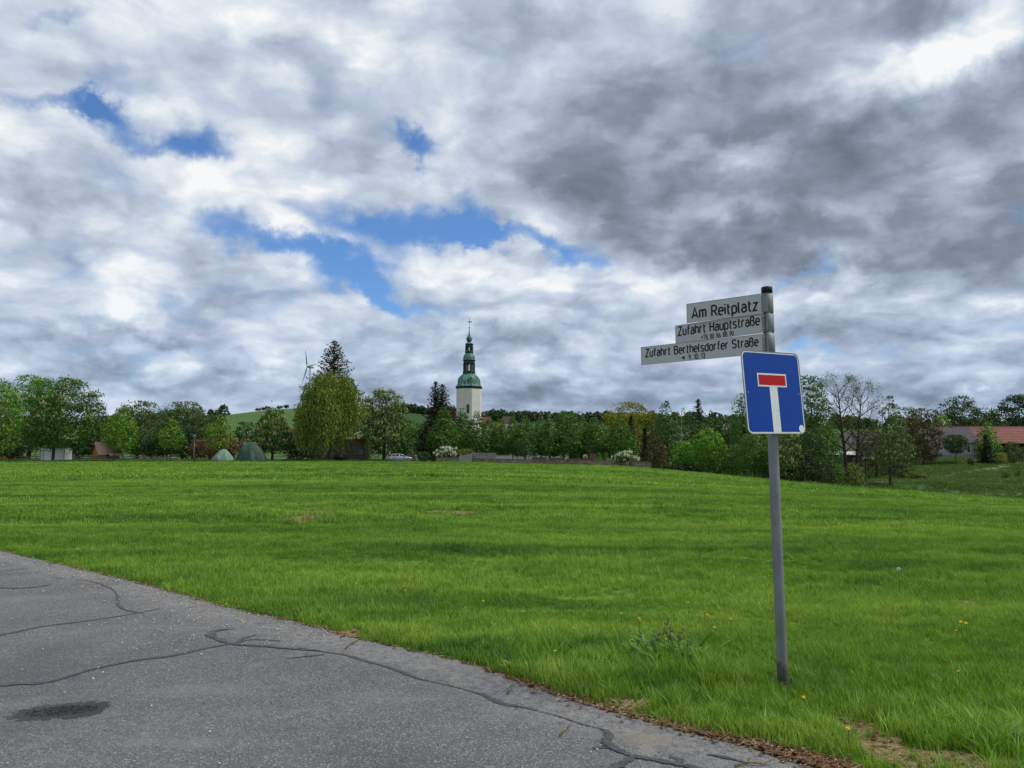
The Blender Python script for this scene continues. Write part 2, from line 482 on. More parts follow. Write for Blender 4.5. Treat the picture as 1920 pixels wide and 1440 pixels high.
# bare and strawy patches: px, py, half width px, half height px
BARE = [(560, 976, 34, 4), (592, 974, 26, 3), (590, 964, 46, 3.2), (548, 963, 14, 2), (1642, 1388, 46, 40), (1800, 1430, 95, 22), (1812, 1128, 24, 5), (655, 1188, 18, 5), (868, 963, 26, 2.2), (820, 960, 20, 1.6), (1180, 1318, 40, 10)]
BARE_W = []
for (a, b, hw, hh) in BARE:
    c = on_plane(a, b, 0.0); e = on_plane(a + hw, b, 0.0); g = on_plane(a, b - hh, 0.0)
    BARE_W.append((c.x, c.y, abs(e.x - c.x), abs(g.y - c.y)))
def bare_f(x, y):
    m = np.full(np.shape(x), 9.0)
    for (cx, cy, rx, ry) in BARE_W:
        an = np.arctan2((y - cy) / ry, (x - cx) / rx)
        w = 1 + .25 * np.sin(3 * an + cx) + .18 * np.sin(5 * an + 2 * cy)
        m = np.minimum(m, np.hypot((x - cx) / rx, (y - cy) / ry) / w)
    return m

# ---------------- ground sheet
def axis(lo, hi, fine_lo, fine_hi, step, grow=1.16):
    a = list(np.arange(fine_lo, fine_hi + step, step))
    s = step; v = a[-1]; r = []
    while v < hi: s *= grow; v += s; r.append(v)
    s = step; v = a[0]; l = []
    while v > lo: s *= grow; v -= s; l.append(v)
    return np.array(l[::-1] + a + r)
gx = axis(-2600, 2600, -70, 90, 1.1)
gy = axis(-200, 3600, -4, 180, 1.0)
GX, GY = np.meshgrid(gx, gy)
GZ = ground_np(GX, GY)
_nr = (np.abs(GX) < 45) & (GY < 30) & (GY > -25)
_gz = GZ[_nr]; _e = edge_dist(GX[_nr], GY[_nr])
GZ[_nr] = np.minimum(_gz, -0.025 + 0.09 * np.maximum(_e, 0)) - 0.25 * _ss((-_e - 0.02) / 1.0)          # sunk under the road bed
nx, ny = len(gx), len(gy)
gv = np.stack([GX, GY, GZ], -1).reshape(-1, 3)
ii = (np.arange(ny - 1)[:, None] * nx + np.arange(nx - 1)[None]).ravel()
gq = np.stack([ii, ii + 1, ii + 1 + nx, ii + nx], 1)
gme = bpy.data.meshes.new('ground')
gme.vertices.add(len(gv)); gme.loops.add(gq.size); gme.polygons.add(len(gq))
gme.vertices.foreach_set('co', gv.astype(np.float32).ravel())
gme.loops.foreach_set('vertex_index', gq.astype(np.int32).ravel())
gme.polygons.foreach_set('loop_start', np.arange(0, gq.size, 4, dtype=np.int32))
gme.polygons.foreach_set('use_smooth', np.ones(len(gq), dtype=bool))
gme.update(calc_edges=True)
# kind of growth: 1 mown field, 0 rough meadow; hill: crop field on the far slope
fx, fy = gv[:, 0], gv[:, 1]
fld = _ss((far_y(fx) - fy) / 1.5 + 0.5)
at_f = gme.attributes.new('field', 'FLOAT', 'POINT'); at_f.data.foreach_set('value', fld.astype(np.float32))
crop = _ss((fy - 560) / 60) * (0.5 + 0.5 * np.sign(np.sin(fx / 130 + 0.8) + 0.3))
at_c = gme.attributes.new('crop', 'FLOAT', 'POINT'); at_c.data.foreach_set('value', crop.astype(np.float32))

def attr(name, kind='GEOMETRY'):
    n = S.nt.nodes.new('ShaderNodeAttribute'); n.attribute_name = name; n.attribute_type = kind
    return S(n.outputs['Fac'])
def grass_tone(p):
    """patchy growth of the field: lush dark strips and pale, dry ones"""
    big = fbm(vscale(p, (0.035, 0.16, 0)), 1.0, 3, 0.55)
    bandn = fbm(vscale(vmath('ADD', p, (7, 3, 0)), (0.06, 0.75, 0)), 1.0, 3, 0.55)
    mid = fbm(vscale(p, (0.30, 0.65, 0)), 1.0, 4, 0.6)
    fine = fbm(vscale(p, (1.6, 2.6, 0)), 1.0, 3, 0.6)
    return big * 0.34 + bandn * 0.26 + mid * 0.24 + fine * 0.20
GRASS_STOPS = [(0.40, (0.042, 0.112, 0.012)), (0.475, (0.090, 0.202, 0.018)), (0.535, (0.152, 0.285, 0.025)), (0.60, (0.245, 0.365, 0.046))]
new_mat('ground')
p = worldpos()
g1 = ramp(grass_tone(p), GRASS_STOPS)
fine = fbm(p, 11.0, 4, 0.7)
g1 = mixc(1.0, g1, ramp(fine, [(0.25, .35), (0.7, .8)]), 'MULTIPLY')
mead = ramp(fbm(p, 0.22, 6, 0.62) * 0.75 + fbm(vscale(p, (.05, .12, 0)), 1.0, 2, .5) * .25, [(0.30, (0.028, 0.060, 0.016)), (0.5, (0.055, 0.110, 0.026)), (0.66, (0.085, 0.145, 0.040)), (.78, (.10, .12, .05))])
cropc = ramp(fbm(vscale(p, (.012, .05, 0)), 1.0, 4, 0.6), [(0.3, (0.018, 0.046, 0.014)), (0.6, (0.029, 0.068, 0.019)), (.8, (.060, .118, .026))])
c = mixc(attr('field'), mead, g1)
c = mixc(attr('crop'), c, cropc)
finish(bsdf(c, 0.9, 0, 0.1, bump(fbm(p, 7.0, 5, 0.7), 0.7, 0.06)))
ground = tag(link('ground', gme, MATS['ground']), kind='structure')

# ---------------- asphalt lane
rng = np.random.RandomState(3)
edge_n = []
for i, p in enumerate(EDGE_S):
    t = (EDGE_S[min(i + 1, len(EDGE_S) - 1)] - EDGE_S[max(i - 1, 0)]); t.z = 0; t.normalize()
    edge_n.append(Vector((-t.y, t.x, 0)))
rough_e = [0.022 * math.sin(i * 0.9) + 0.03 * mnoise.noise(Vector((i * 0.31, 2.0, 0))) + 0.02 * mnoise.noise(Vector((i * 1.3, 7.0, 0))) for i in range(len(EDGE_S))]
rm = MB()
top = [EDGE_S[i] + edge_n[i] * rough_e[i] for i in range(len(EDGE_S))]
inner = [top[i] - edge_n[i] * 0.05 for i in range(len(top))]
# interior rows step back from the edge across the lane, behind the camera
rows = [[Vector((q.x, q.y, -0.09)) + edge_n[i] * 0.02 for i, q in enumerate(top)], [Vector((q.x, q.y, -0.006)) for q in top], [Vector((q.x, q.y, 0.0)) for q in inner]]
far_back = Vector((-3.0, -9.0, 0))
for f in (0.12, 0.3, 0.55, 0.8, 1.0):
    rows.append([q.lerp(Vector((q.x * 0.5 - 4.5, -7.0, 0)), f) for q in inner])
m_ = len(top)
rm.add([q for r_ in rows for q in r_], [(a * m_ + i, a * m_ + i + 1, (a + 1) * m_ + i + 1, (a + 1) * m_ + i) for a in range(len(rows) - 1) for i in range(m_ - 1)])
new_mat('asphalt')
p = worldpos()
grain = fbm(p, 95.0, 4, 0.75)
patch = fbm(p, 0.75, 5, 0.62)
wear = fbm(vmath('ADD', p, (4, 9, 0)), 2.6, 5, 0.65)
vor = S.nt.nodes.new('ShaderNodeTexVoronoi'); vor.inputs['Scale'].default_value = 105.0; S.put(vor.inputs['Vector'], p)
stone = S(vor.outputs['Color']); sx_, sy_, sz_ = sep(stone)
c = ramp(patch, [(0.3, (0.082, 0.083, 0.089)), (0.55, (0.112, 0.112, 0.117)), (0.75, (0.135, 0.133, 0.134))])
c = mixc(sstep(wear, 0.50, 0.74) * 0.5, c, (0.185, 0.180, 0.168))
c = mixc(sstep(sx_, 0.72, 0.98) * 0.68, c, (0.29, 0.29, 0.29))
c = mixc(sstep(sy_, 0.66, 0.95) * 0.62, c, (0.028, 0.028, 0.032))
# pale worn margin next to the crack line and dusty spots
edge_pale = attr('margin')
c = mixc(edge_pale * sstep(fbm(p, 14.0, 5, .7), .36, .62) * 0.75, c, (0.225, 0.222, 0.212))
c = mixc(edge_pale * sstep(fbm(p, 3.2, 4, .65), .56, .70) * 0.55, c, (0.30, 0.28, 0.20))
c = mixc(sstep(fbm(vmath('ADD', p, (1, 2, 5)), 1.5, 4, .6), .64, .74) * .35, c, (0.22, 0.205, 0.15))
# hollow where the surface has crumbled, with a dark, damp, stony bed
def spot(cx, cy, rx, ry, rot):
    x_, y_, z_ = sep(vmath('ADD', p, vmath('SCALE', vmath('SUBTRACT', fbm(p, 6.0, 5, .65, color=True), (.5, .5, .5)), scale=.38)))
    ax_, ay_ = x_ - cx, y_ - cy
    u_ = (ax_ * math.cos(rot) + ay_ * math.sin(rot)) / rx; v_ = (ay_ * math.cos(rot) - ax_ * math.sin(rot)) / ry
    return u_ * u_ + v_ * v_
pc = on_plane(118, 1333, 0); hole = sstep(spot(pc.x, pc.y, .30, .17, .3), 1.0, .82)
c = mixc(hole, c, ramp(fbm(p, 70.0, 4, .7), [(.3, (.012, .012, .013)), (.55, (.035, .035, .037)), (.75, (.10, .10, .10))]))
sp_ = on_plane(1222, 1384, 0); dust = sstep(spot(sp_.x, sp_.y, .26, .10, -.35), 1.3, .3)
c = mixc(dust * sstep(fbm(p, 9.0, 5, .65), .36, .60) * .8, c, (.19, .165, .12))
stn = sstep(fbm(vmath('ADD', p, (11, 4, 0)), .45, 5, .6), .52, .70)
c = mixc(stn * .42, c, (.05, .05, .054))
c = mixc(sstep(fbm(vscale(vmath('ADD', p, (3, 8, 0)), (.5, 1.6, 1)), 1.0, 5, .62), .54, .70) * .35, c, (.20, .198, .19))
h = grain * 0.6 + S(vor.outputs['Distance']) * 0.7 - hole * 2.0
finish(bsdf(c, 0.82, 0, 0.35, bump(h, 0.9, 0.010)))
rme = rm.mesh('road', True)
# margin weight: the strip between the long crack and the grass
co = np.array([v.co[:] for v in rme.vertices])
road = tag(link('road', rme, MATS['asphalt']), kind='structure')
# refine the near part so that the margin weight has some resolution
bm = bmesh.new(); bm.from_mesh(rme)
bmesh.ops.subdivide_edges(bm, edges=[e for e in bm.edges if e.calc_length() > 0.5], cuts=7, use_grid_fill=True)
bm.to_mesh(rme); bm.free()
co = np.array([v.co[:] for v in rme.vertices])
ed = -edge_dist(co[:, 0], co[:, 1])
mg = np.clip(1 - np.abs(ed - 0.22) / 0.42, 0, 1)
am = rme.attributes.new('margin', 'FLOAT', 'POINT'); am.data.foreach_set('value', mg.astype(np.float32))

def band(name, px_pts, w_px, mat, parent, z=0.004, jag=0.25, seed=1, steps=8):
    """flat ribbon on the road following picture points, widths in px"""
    rs = random.Random(seed)
    pts = catmull([on_plane(a, b, z) for a, b in px_pts], steps)
    n = len(pts); L = []; Rr = []
    for i, p in enumerate(pts):
        t = pts[min(i + 1, n - 1)] - pts[max(i - 1, 0)]; t.z = 0
        if t.length < 1e-6: t = Vector((1, 0, 0))
        t.normalize(); nn = Vector((-t.y, t.x, 0))
        f = i / (n - 1) * (len(w_px) - 1); k0 = int(min(f, len(w_px) - 2)); w = w_px[k0] * (1 - (f - k0)) + w_px[k0 + 1] * (f - k0)
        w *= .82 * (1 + jag * (rs.random() - 0.5) * 2)
        L.append(p + nn * w * .5); Rr.append(p - nn * w * .5)
    m = MB(); m.add(L + Rr, [(i, i + 1, n + i + 1, n + i) for i in range(n - 1)])
    return m.build(name, mat, parent)
rough_mat('bitumen', (0.046, 0.047, 0.052), 0.4, 20, 0.62, 0.35, 90, spec=0.4)
for k_, (pts_, w_) in enumerate([
    ([(-260, 1216), (-120, 1204), (0, 1190), (80, 1174), (160, 1164), (240, 1152), (300, 1141)], [.05, .06, .05, .02]),
    ([(-230, 1320), (-100, 1300), (0, 1284), (90, 1278), (170, 1255), (250, 1238), (320, 1229), (390, 1214), (440, 1205)], [.07, .07, .055, .06, .04]),
    ([(440, 1178), (405, 1182), (395, 1190), (415, 1200), (440, 1207), (500, 1211), (560, 1217), (600, 1219)], [.03, .09, .08, .05, .04, .03]),
    ([(440, 1207), (470, 1199), (525, 1201)], [.05, .03, .04]), ([(440, 1207), (455, 1197), (480, 1190)], [.05, .02]),
    ([(535, 1234), (575, 1230), (610, 1226)], [.008, .03, .02]),
    ([(560, 1214), (610, 1222), (650, 1228), (690, 1240), (720, 1248), (755, 1260), (785, 1272), (830, 1282), (870, 1292), (905, 1302), (940, 1318), (985, 1326), (1010, 1332)], [.03, .03, .05, .035, .045, .012, .015, .05, .045, .03]),
    ([(1010, 1333), (1045, 1341), (1085, 1355), (1120, 1364), (1138, 1370)], [.012, .018, .012, .02]),
    ([(1138, 1370), (1142, 1380), (1136, 1388), (1142, 1396), (1165, 1408), (1190, 1417), (1230, 1424), (1270, 1432), (1320, 1442), (1380, 1458)], [.045, .075, .07, .04, .045, .05, .03]),
    ([(1112, 1403), (1130, 1400), (1146, 1402)], [.03, .05, .04]),
    ([(1190, 1418), (1170, 1428), (1145, 1444), (1110, 1465)], [.045, .07, .06]),
    ([(1325, 1413), (1360, 1419), (1405, 1430)], [.012, .04, .01]), ([(1255, 1418), (1275, 1424), (1268, 1434)], [.03, .05, .03]),
    ([(95, 1082), (170, 1090), (215, 1108), (225, 1138), (270, 1150)], [.015, .02, .03, .02]), ([(-60, 1100), (40, 1102), (95, 1096)], [.05, .05, .04]),
    ([(-40, 1072), (10, 1070), (60, 1064)], [.03, .04, .02]), ([(350, 1139), (400, 1133)], [.01, .02]),
]):
    o = band('crack_seal', pts_, w_, MATS['bitumen'], road, 0.004 + 0.0012 * (k_ % 3), 0.42, k_)
# crumbling pothole with loose dark gravel
def blob_sheet(name, cx, cy, rx, ry, z, mat, parent=None, n=40, seed=0, amp=.22, rot=0.0, zf=None):
    rs = random.Random(seed); ph = [rs.random() * 6.28 for _ in range(6)]
    m = MB(); vs = [Vector((cx, cy, zf(cx, cy) if zf else z))]
    for ring in (0.5, 1.0):
        for i in range(n):
            a = 2 * math.pi * i / n
            w = 1 + amp * (math.sin(2 * a + ph[0]) * .5 + math.sin(3 * a + ph[1]) * .6 + math.sin(5 * a + ph[2]) * .45 + math.sin(9 * a + ph[3]) * .35 + math.sin(14 * a + ph[4]) * .25)
            w = 1 + (w - 1) * ring
            x = rx * ring * w * math.cos(a); y = ry * ring * w * math.sin(a)
            X = cx + x * math.cos(rot) - y * math.sin(rot); Y = cy + x * math.sin(rot) + y * math.cos(rot)
            vs.append(Vector((X, Y, zf(X, Y) if zf else z)))
    fs = [(0, 1 + i, 1 + (i + 1) % n) for i in range(n)] + [(1 + i, 1 + n + i, 1 + n + (i + 1) % n, 1 + (i + 1) % n) for i in range(n)]
    m.add(vs, fs)
    return m.build(name, mat, parent)
rough_mat('dark_gravel', (0.030, 0.030, 0.031), 0.75, 45, 0.8, 1.0, 120, spec=0.25)
pc = on_plane(118, 1333, 0)
rs = random.Random(12)
gm = MB()
for i in range(420):   # loose stones in the broken-out hollow
    a = rs.random() * 6.283; r = rs.random() ** .6
    x, y = r * .22 * math.cos(a), r * .10 * math.sin(a); X, Y = pc.x + x * math.cos(.3) - y * math.sin(.3), pc.y + x * math.sin(.3) + y * math.cos(.3)
    q = rs.uniform(.003, .009); h = rs.uniform(.5, .9) * q; t_ = rs.random() * 3
    c_, s_ = math.cos(t_) * q, math.sin(t_) * q
    gm.add([(X + c_, Y + s_, .001), (X - s_, Y + c_, .001), (X - c_, Y - s_, .001), (X + s_, Y - c_, .001), (X + c_ * .3, Y + s_ * .2, h), (X - c_ * .4, Y, h * .8)], [(0, 1, 4), (1, 5, 4), (1, 2, 5), (2, 3, 5), (3, 4, 5), (3, 0, 4)])
go_ = gm.build('loose_gravel', MATS['dark_gravel'], road); go_['kind'] = 'stuff'

# strip of bare earth between asphalt and grass
rough_mat('soil', (0.085, 0.055, 0.036), 0.45, 9, 0.95, 1.0, 60, spec=0.1, dirt=(0.16, 0.10, 0.055), dirt_scale=22, dirt_lo=.5, dirt_hi=.62)
rough_mat('straw_soil', (0.16, 0.118, 0.055), 0.45, 16, 0.95, 1.0, 70, spec=0.1, dirt=(0.30, 0.232, 0.115), dirt_scale=30, dirt_lo=.48, dirt_hi=.6)
vm = MB(); vs = []; n = len(EDGE_S)
for i, p in enumerate(EDGE_S):
    w_ = 0.045 + 0.15 * min(1, max(0, (i - 150) / 90.0)) + 0.05 * mnoise.noise(Vector((i * .17, 0, 3))) 
    for f in (-0.03, w_ * .5, w_, w_ + .12):
        q = p + edge_n[i] * f; zz_ = min(ground_z(q.x, q.y), -0.025 + .09 * max(f, 0))
        vs.append((q.x, q.y, -.03 if f < 0 else zz_ + (0.012 if f < w_ + .1 else -0.015)))
vm.add(vs, [(i * 4 + j, i * 4 + j + 1, i * 4 + j + 5, i * 4 + j + 4) for i in range(n - 1) for j in range(3)])
verge = tag(vm.build('verge', MATS['soil'], None, True), kind='structure')
for i_, (cx, cy, rx, ry) in enumerate(BARE_W):
    blob_sheet('bare_patch', cx, cy, rx * 1.2, ry * 1.2, 0, MATS['straw_soil'], ground, 36, 20 + i_, .3, 0, lambda x, y, i_=i_: ground_z(x, y) + 0.012 + .001 * i_)

# pale trodden track climbing the rough meadow on the right
def ground_hit(px, py, d0, d1=260.0):
    d = d0
    while d < d1:
        p = at(px, py, d)
        if p.z <= ground_z(p.x, d): return p
        d += .4
    return at(px, py, d1)
rough_mat('track_grass', (0.120, 0.165, 0.075), 0.3, 1.2, 0.95, 0.5, 8)
tpts = catmull([ground_hit(a, b, 96) for a, b in [(1640, 905), (1690, 903), (1740, 899), (1790, 891), (1840, 882), (1880, 875), (1925, 868)]], 6)
tm = MB(); vs = []; tn = len(tpts)
for i, p in enumerate(tpts):
    t_ = tpts[min(i + 1, tn - 1)] - tpts[max(i - 1, 0)]; t_.z = 0; t_.normalize(); nn = Vector((-t_.y, t_.x, 0))
    for f in (-.9, 0, .9):
        q = p + nn * f * (1 + .3 * math.sin(i * 1.7)); vs.append((q.x, q.y, ground_z(q.x, q.y) + .10))
tm.add(vs, [(i * 3 + j, i * 3 + j + 1, i * 3 + j + 4, i * 3 + j + 3) for i in range(tn - 1) for j in (0, 1)])
tag(tm.build('path', MATS['track_grass'], None, True), kind='structure')

# farm lane along the far side of the field, where the car stands
rough_mat('far_lane', (0.20, 0.195, 0.185), 0.2, 1.5, 0.9, 0.2, 10)
lm = MB(); vs = []
lane_pts = [(x, float(far_y(x)) + 1.2) for x in np.linspace(-30, -9, 24)]
for (x, y) in lane_pts:
    for f in (0, 1.2, 2.4, 3.8): vs.append((x, y + f, ground_z(x, y + f) + 0.04))
lm.add(vs, [(i * 4 + j, i * 4 + 4 + j, i * 4 + 5 + j, i * 4 + j + 1) for i in range(len(lane_pts) - 1) for j in range(3)])
tag(lm.build('lane', MATS['far_lane'], None, True), kind='structure')

# ------------------------------------------------------------------ the leaning signpost
rough_mat('galvanised', (0.20, 0.215, 0.23), 0.16, 9, 0.55, 0.12, 60, metal=0.35, spec=0.4, stretch=(1, 1, .35), dirt=(0.115, 0.12, 0.12), dirt_scale=5, dirt_lo=.55, dirt_hi=.75)
rough_mat('galvanised_dirty', (0.075, 0.072, 0.062), 0.35, 16, 0.8, 0.3, 60, metal=0.1)
rough_mat('black_plastic', (0.010, 0.010, 0.011), 0.2, 10, 0.45, 0.05)
rough_mat('plate_white', (0.46, 0.47, 0.475), 0.035, 5, 0.6, 0.03, 40, spec=0.25, dirt=(0.36, 0.37, 0.365), dirt_scale=7, dirt_lo=.58, dirt_hi=.85)
rough_mat('plate_edge', (0.20, 0.205, 0.21), 0.1, 5, 0.5, 0.0, metal=0.4)
rough_mat('letter_black', (0.012, 0.012, 0.014), 0.1, 5, 0.5, 0.0, spec=0.3)
rough_mat('sign_blue', (0.001, 0.042, 0.285), 0.05, 4, 0.45, 0.02, 300, spec=0.22)
rough_mat('sign_white', (0.62, 0.64, 0.64), 0.03, 6, 0.45, 0.02, 60, dirt=(0.40, 0.40, 0.37), dirt_scale=14, dirt_lo=.62, dirt_hi=.75)
rough_mat('sign_red', (0.40, 0.006, 0.008), 0.06, 6, 0.45, 0.02, spec=0.2)
rough_mat('sticker', (0.60, 0.68, 0.74), 0.08, 18, 0.4, 0.02)
rough_mat('bolt_metal', (0.35, 0.36, 0.37), 0.1, 20, 0.4, 0.0, metal=0.8)

base = on_plane(1468.5, 1294, 0.0)
ptop = at(1437.5, 538, base.y)
sp_z = ground_z(base.x, base.y)
post = thing('signpost', 'grey metal signpost with three white street name plates and a blue dead end sign', 'signpost', (base.x, base.y, 0))
def SL(p): return Vector(p) - Vector((base.x, base.y, 0))
axis_v = (ptop - base).normalized()
def on_post(z): return base + axis_v * ((z - base.z) / axis_v.z)
PR = 0.036
MB().tube([SL(on_post(-0.25)), SL(on_post(0.0)), SL(on_post(0.14)), SL(on_post(0.8)), SL(on_post(1.6)), SL(on_post(ptop.z - 0.045))], PR, 28).build('pole', MATS['galvanised'], post, True)
MB().tube([SL(on_post(-0.2)), SL(on_post(0.05)), SL(on_post(0.13)), SL(on_post(0.2))], [PR + .0012, PR + .0012, PR + .001, PR + .0004], 28).build('dirt_sleeve', MATS['galvanised_dirty'], post, True)
cp_ = MB().tube([SL(on_post(ptop.z - 0.047)), SL(on_post(ptop.z - 0.004)), SL(on_post(ptop.z))], [PR + .0035, PR + .0035, PR - .002], 28)
cp_.build('pole_cap', MATS['black_plastic'], post, True)
MB().tube([SL(on_post(1.02)), SL(on_post(1.023))], PR + .001, 28).build('pole_band', MATS['plate_edge'], post, True)

# narrow road-sign lettering drawn with strokes: cap height 1, x-height .72
def arc(cx, cy, rx, ry, a0, a1, n=10):
    return [(cx + rx * math.cos(R(a0 + (a1 - a0) * i / n)), cy + ry * math.sin(R(a0 + (a1 - a0) * i / n))) for i in range(n + 1)]
def rrl(x0, x1, y0, y1, r):
    """closed rounded box as a stroke"""
    return arc(x1 - r, y1 - r, r, r, 0, 90, 5) + arc(x0 + r, y1 - r, r, r, 90, 180, 5) + arc(x0 + r, y0 + r, r, r, 180, 270, 5) + arc(x1 - r, y0 + r, r, r, 270, 360, 5) + [(x1, y1 - r)]
XH = .72
GL = {
    'A': (.58, [[(.0, 0), (.29, 1), (.58, 0)], [(.09, .27), (.49, .27)]]),
    'B': (.50, [[(0, 0), (0, 1)], [(0, 1)] + arc(.26, .77, .21, .23, 90, -90) + [(0, .54)], [(0, .54)] + arc(.27, .27, .23, .27, 90, -90) + [(0, 0)]]),
    'H': (.50, [[(0, 0), (0, 1)], [(.5, 0), (.5, 1)], [(0, .52), (.5, .52)]]),
    'R': (.50, [[(0, 0), (0, 1)], [(0, 1)] + arc(.25, .74, .23, .26, 90, -90) + [(0, .48)], [(.24, .48), (.52, 0)]]),
    'S': (.48, [arc(.24, .74, .24, .26, 20, 180, 9) + arc(.24, .74, .24, .24, 180, 245, 4) + arc(.24, .27, .24, .24, 65, 0, 4) + arc(.24, .26, .24, .26, 0, -160, 9)]),
    'Z': (.48, [[(.0, 1), (.48, 1), (0, 0), (.48, 0)]]),
    'a': (.40, [arc(.21, .52, .19, .20, 160, 0, 8) + [(.40, .52), (.40, 0)], [(.40, .42), (.2, .42)] + arc(.17, .21, .17, .21, 90, 270, 8) + [(.25, 0), (.40, .10)]]),
    'd': (.42, [[(.42, 0), (.42, 1)], rrl(0, .42, 0, XH, .2)]),
    'e': (.42, [[(0, .38), (.42, .38), (.42, .50)] + arc(.21, .51, .21, .21, 0, 180, 8) + [(0, .22)] + arc(.21, .21, .21, .21, 180, 320, 8)]),
    'f': (.28, [[(.10, 0), (.10, .8)] + arc(.27, .82, .17, .18, 180, 90, 5) + [(.30, 1)], [(0, .68), (.28, .68)]]),
    'h': (.40, [[(0, 0), (0, 1)], [(0, .50)] + arc(.2, .52, .2, .20, 180, 0, 8) + [(.40, 0)]]),
    'i': (.0, [[(0, 0), (0, XH)], [(0, .88), (0, 1.0)]]),
    'l': (.12, [[(0, 1), (0, .12)] + arc(.12, .12, .12, .12, 180, 270, 4)]),
    'm': (.64, [[(0, 0), (0, XH)], [(0, .52)] + arc(.16, .55, .16, .17, 180, 0, 8) + [(.32, 0)], [(.32, .52)] + arc(.48, .55, .16, .17, 180, 0, 8) + [(.64, 0)]]),
    'o': (.42, [rrl(0, .42, 0, XH, .2)]),
    'p': (.42, [[(0, -.28), (0, XH)], rrl(0, .42, 0, XH, .2)]),
    'r': (.27, [[(0, 0), (0, XH)], [(0, .48)] + arc(.19, .52, .19, .20, 180, 80, 6) + [(.27, XH)]]),
    's': (.37, [arc(.185, .54, .185, .18, 25, 180, 7) + arc(.185, .54, .185, .17, 180, 240, 3) + arc(.185, .19, .185, .17, 60, 0, 3) + arc(.185, .18, .185, .18, 0, -155, 7)]),
    't': (.28, [[(.09, .95), (.09, .16)] + arc(.24, .15, .15, .15, 180, 270, 4) + [(.28, 0)], [(0, .68), (.28, .68)]]),
    'u': (.40, [[(0, XH), (0, .2)] + arc(.2, .2, .2, .2, 180, 360, 8) + [(.40, XH)], [(.40, .2), (.40, 0)]]),
    'z': (.38, [[(0, XH), (.38, XH), (0, 0), (.38, 0)]]),
    '\u00df': (.44, [[(0, 0), (0, .78)] + arc(.2, .78, .2, .22, 180, 0, 8) + arc(.2, .76, .2, .2, 0, -90, 4) + arc(.2, .28, .24, .28, 90, -90, 8) + [(.12, 0)]]),
    '.': (.0, [[(0, -.02), (0, .12)]]),
    '0': (.40, [rrl(0, .40, 0, 1, .2)]),
    '1': (.22, [[(0, .76), (.2, 1), (.2, 0)]]),
    '3': (.40, [arc(.2, .76, .2, .24, 150, -90, 9) + arc(.2, .27, .2, .25, 90, -150, 9)]),
    '6': (.40, [rrl(0, .40, 0, .56, .2), [(0, .3), (.06, .55), (.3, 1)]]),
    '7': (.40, [[(0, .84), (0, 1), (.40, 1), (.12, 0)]]),
    '8': (.40, [rrl(0, .40, 0, .54, .2), rrl(.02, .38, .54, 1, .18)]),
    '9': (.40, [rrl(0, .40, .44, 1, .2), [(.40, .7), (.34, .45), (.1, 0)]]),
    ' ': (.20, []),
}
def stroke(m, pts, w):
    """flat ribbon of width w along pts in the x/z plane, mitred"""
    out = [pts[0]]
    for q in pts[1:]:
        if math.hypot(q[0] - out[-1][0], q[1] - out[-1][1]) > 1e-4: out.append(q)
    n = len(out); closed = n > 3 and math.hypot(out[0][0] - out[-1][0], out[0][1] - out[-1][1]) < 1e-3
    if closed: out = out[:-1]; n -= 1
    A, B = [], []
    for i in range(n):
        p = Vector(out[i])
        pr = Vector(out[(i - 1) % n]) if (closed or i > 0) else None
        nx_ = Vector(out[(i + 1) % n]) if (closed or i < n - 1) else None
        d1 = (p - pr).normalized() if pr is not None else None
        d2 = (nx_ - p).normalized() if nx_ is not None else None
        d1 = d1 or d2; d2 = d2 or d1
        n1 = Vector((-d1.y, d1.x)); n2 = Vector((-d2.y, d2.x))
        b = n1 + n2
        b = b.normalized() if b.length > 1e-3 else n1
        k = min(1.0 / max(b.dot(n1), 0.35), 1.9)
        A.append(p + b * (w / 2 * k)); B.append(p - b * (w / 2 * k))
    rng_ = range(n) if closed else range(n - 1)
    m.add([(q.x, 0, q.y) for q in A + B], [(i, (i + 1) % n, n + (i + 1) % n, n + i) for i in rng_])
def write_line(txt, x0, x1, zc, cap_h, parent, y, mat, wgt=.178, gap=.21):
    """one glyph per object, the line fitted to a width and a cap height"""
    tot = -gap
    for ch in txt: tot += GL[ch][0] + gap
    sx = (x1 - x0) / tot; x = 0.0
    for q_, ch in enumerate(txt):
        w_, strokes_ = GL[ch]
        if strokes_:
            m = MB()
            for s_i, st in enumerate(strokes_):
                k0 = len(m.v); stroke(m, st, wgt)
                m.v[k0:] = [(v[0], v[1] - .02 * s_i, v[2]) for v in m.v[k0:]]
            m.v = [(x0 + (v[0] + x) * sx, y + v[1] * .004, zc + (v[2] - .5) * cap_h) for v in m.v]
            me = m.mesh('letter', fix=False)
            link('letter', me, mat, parent)
        x += w_ + gap

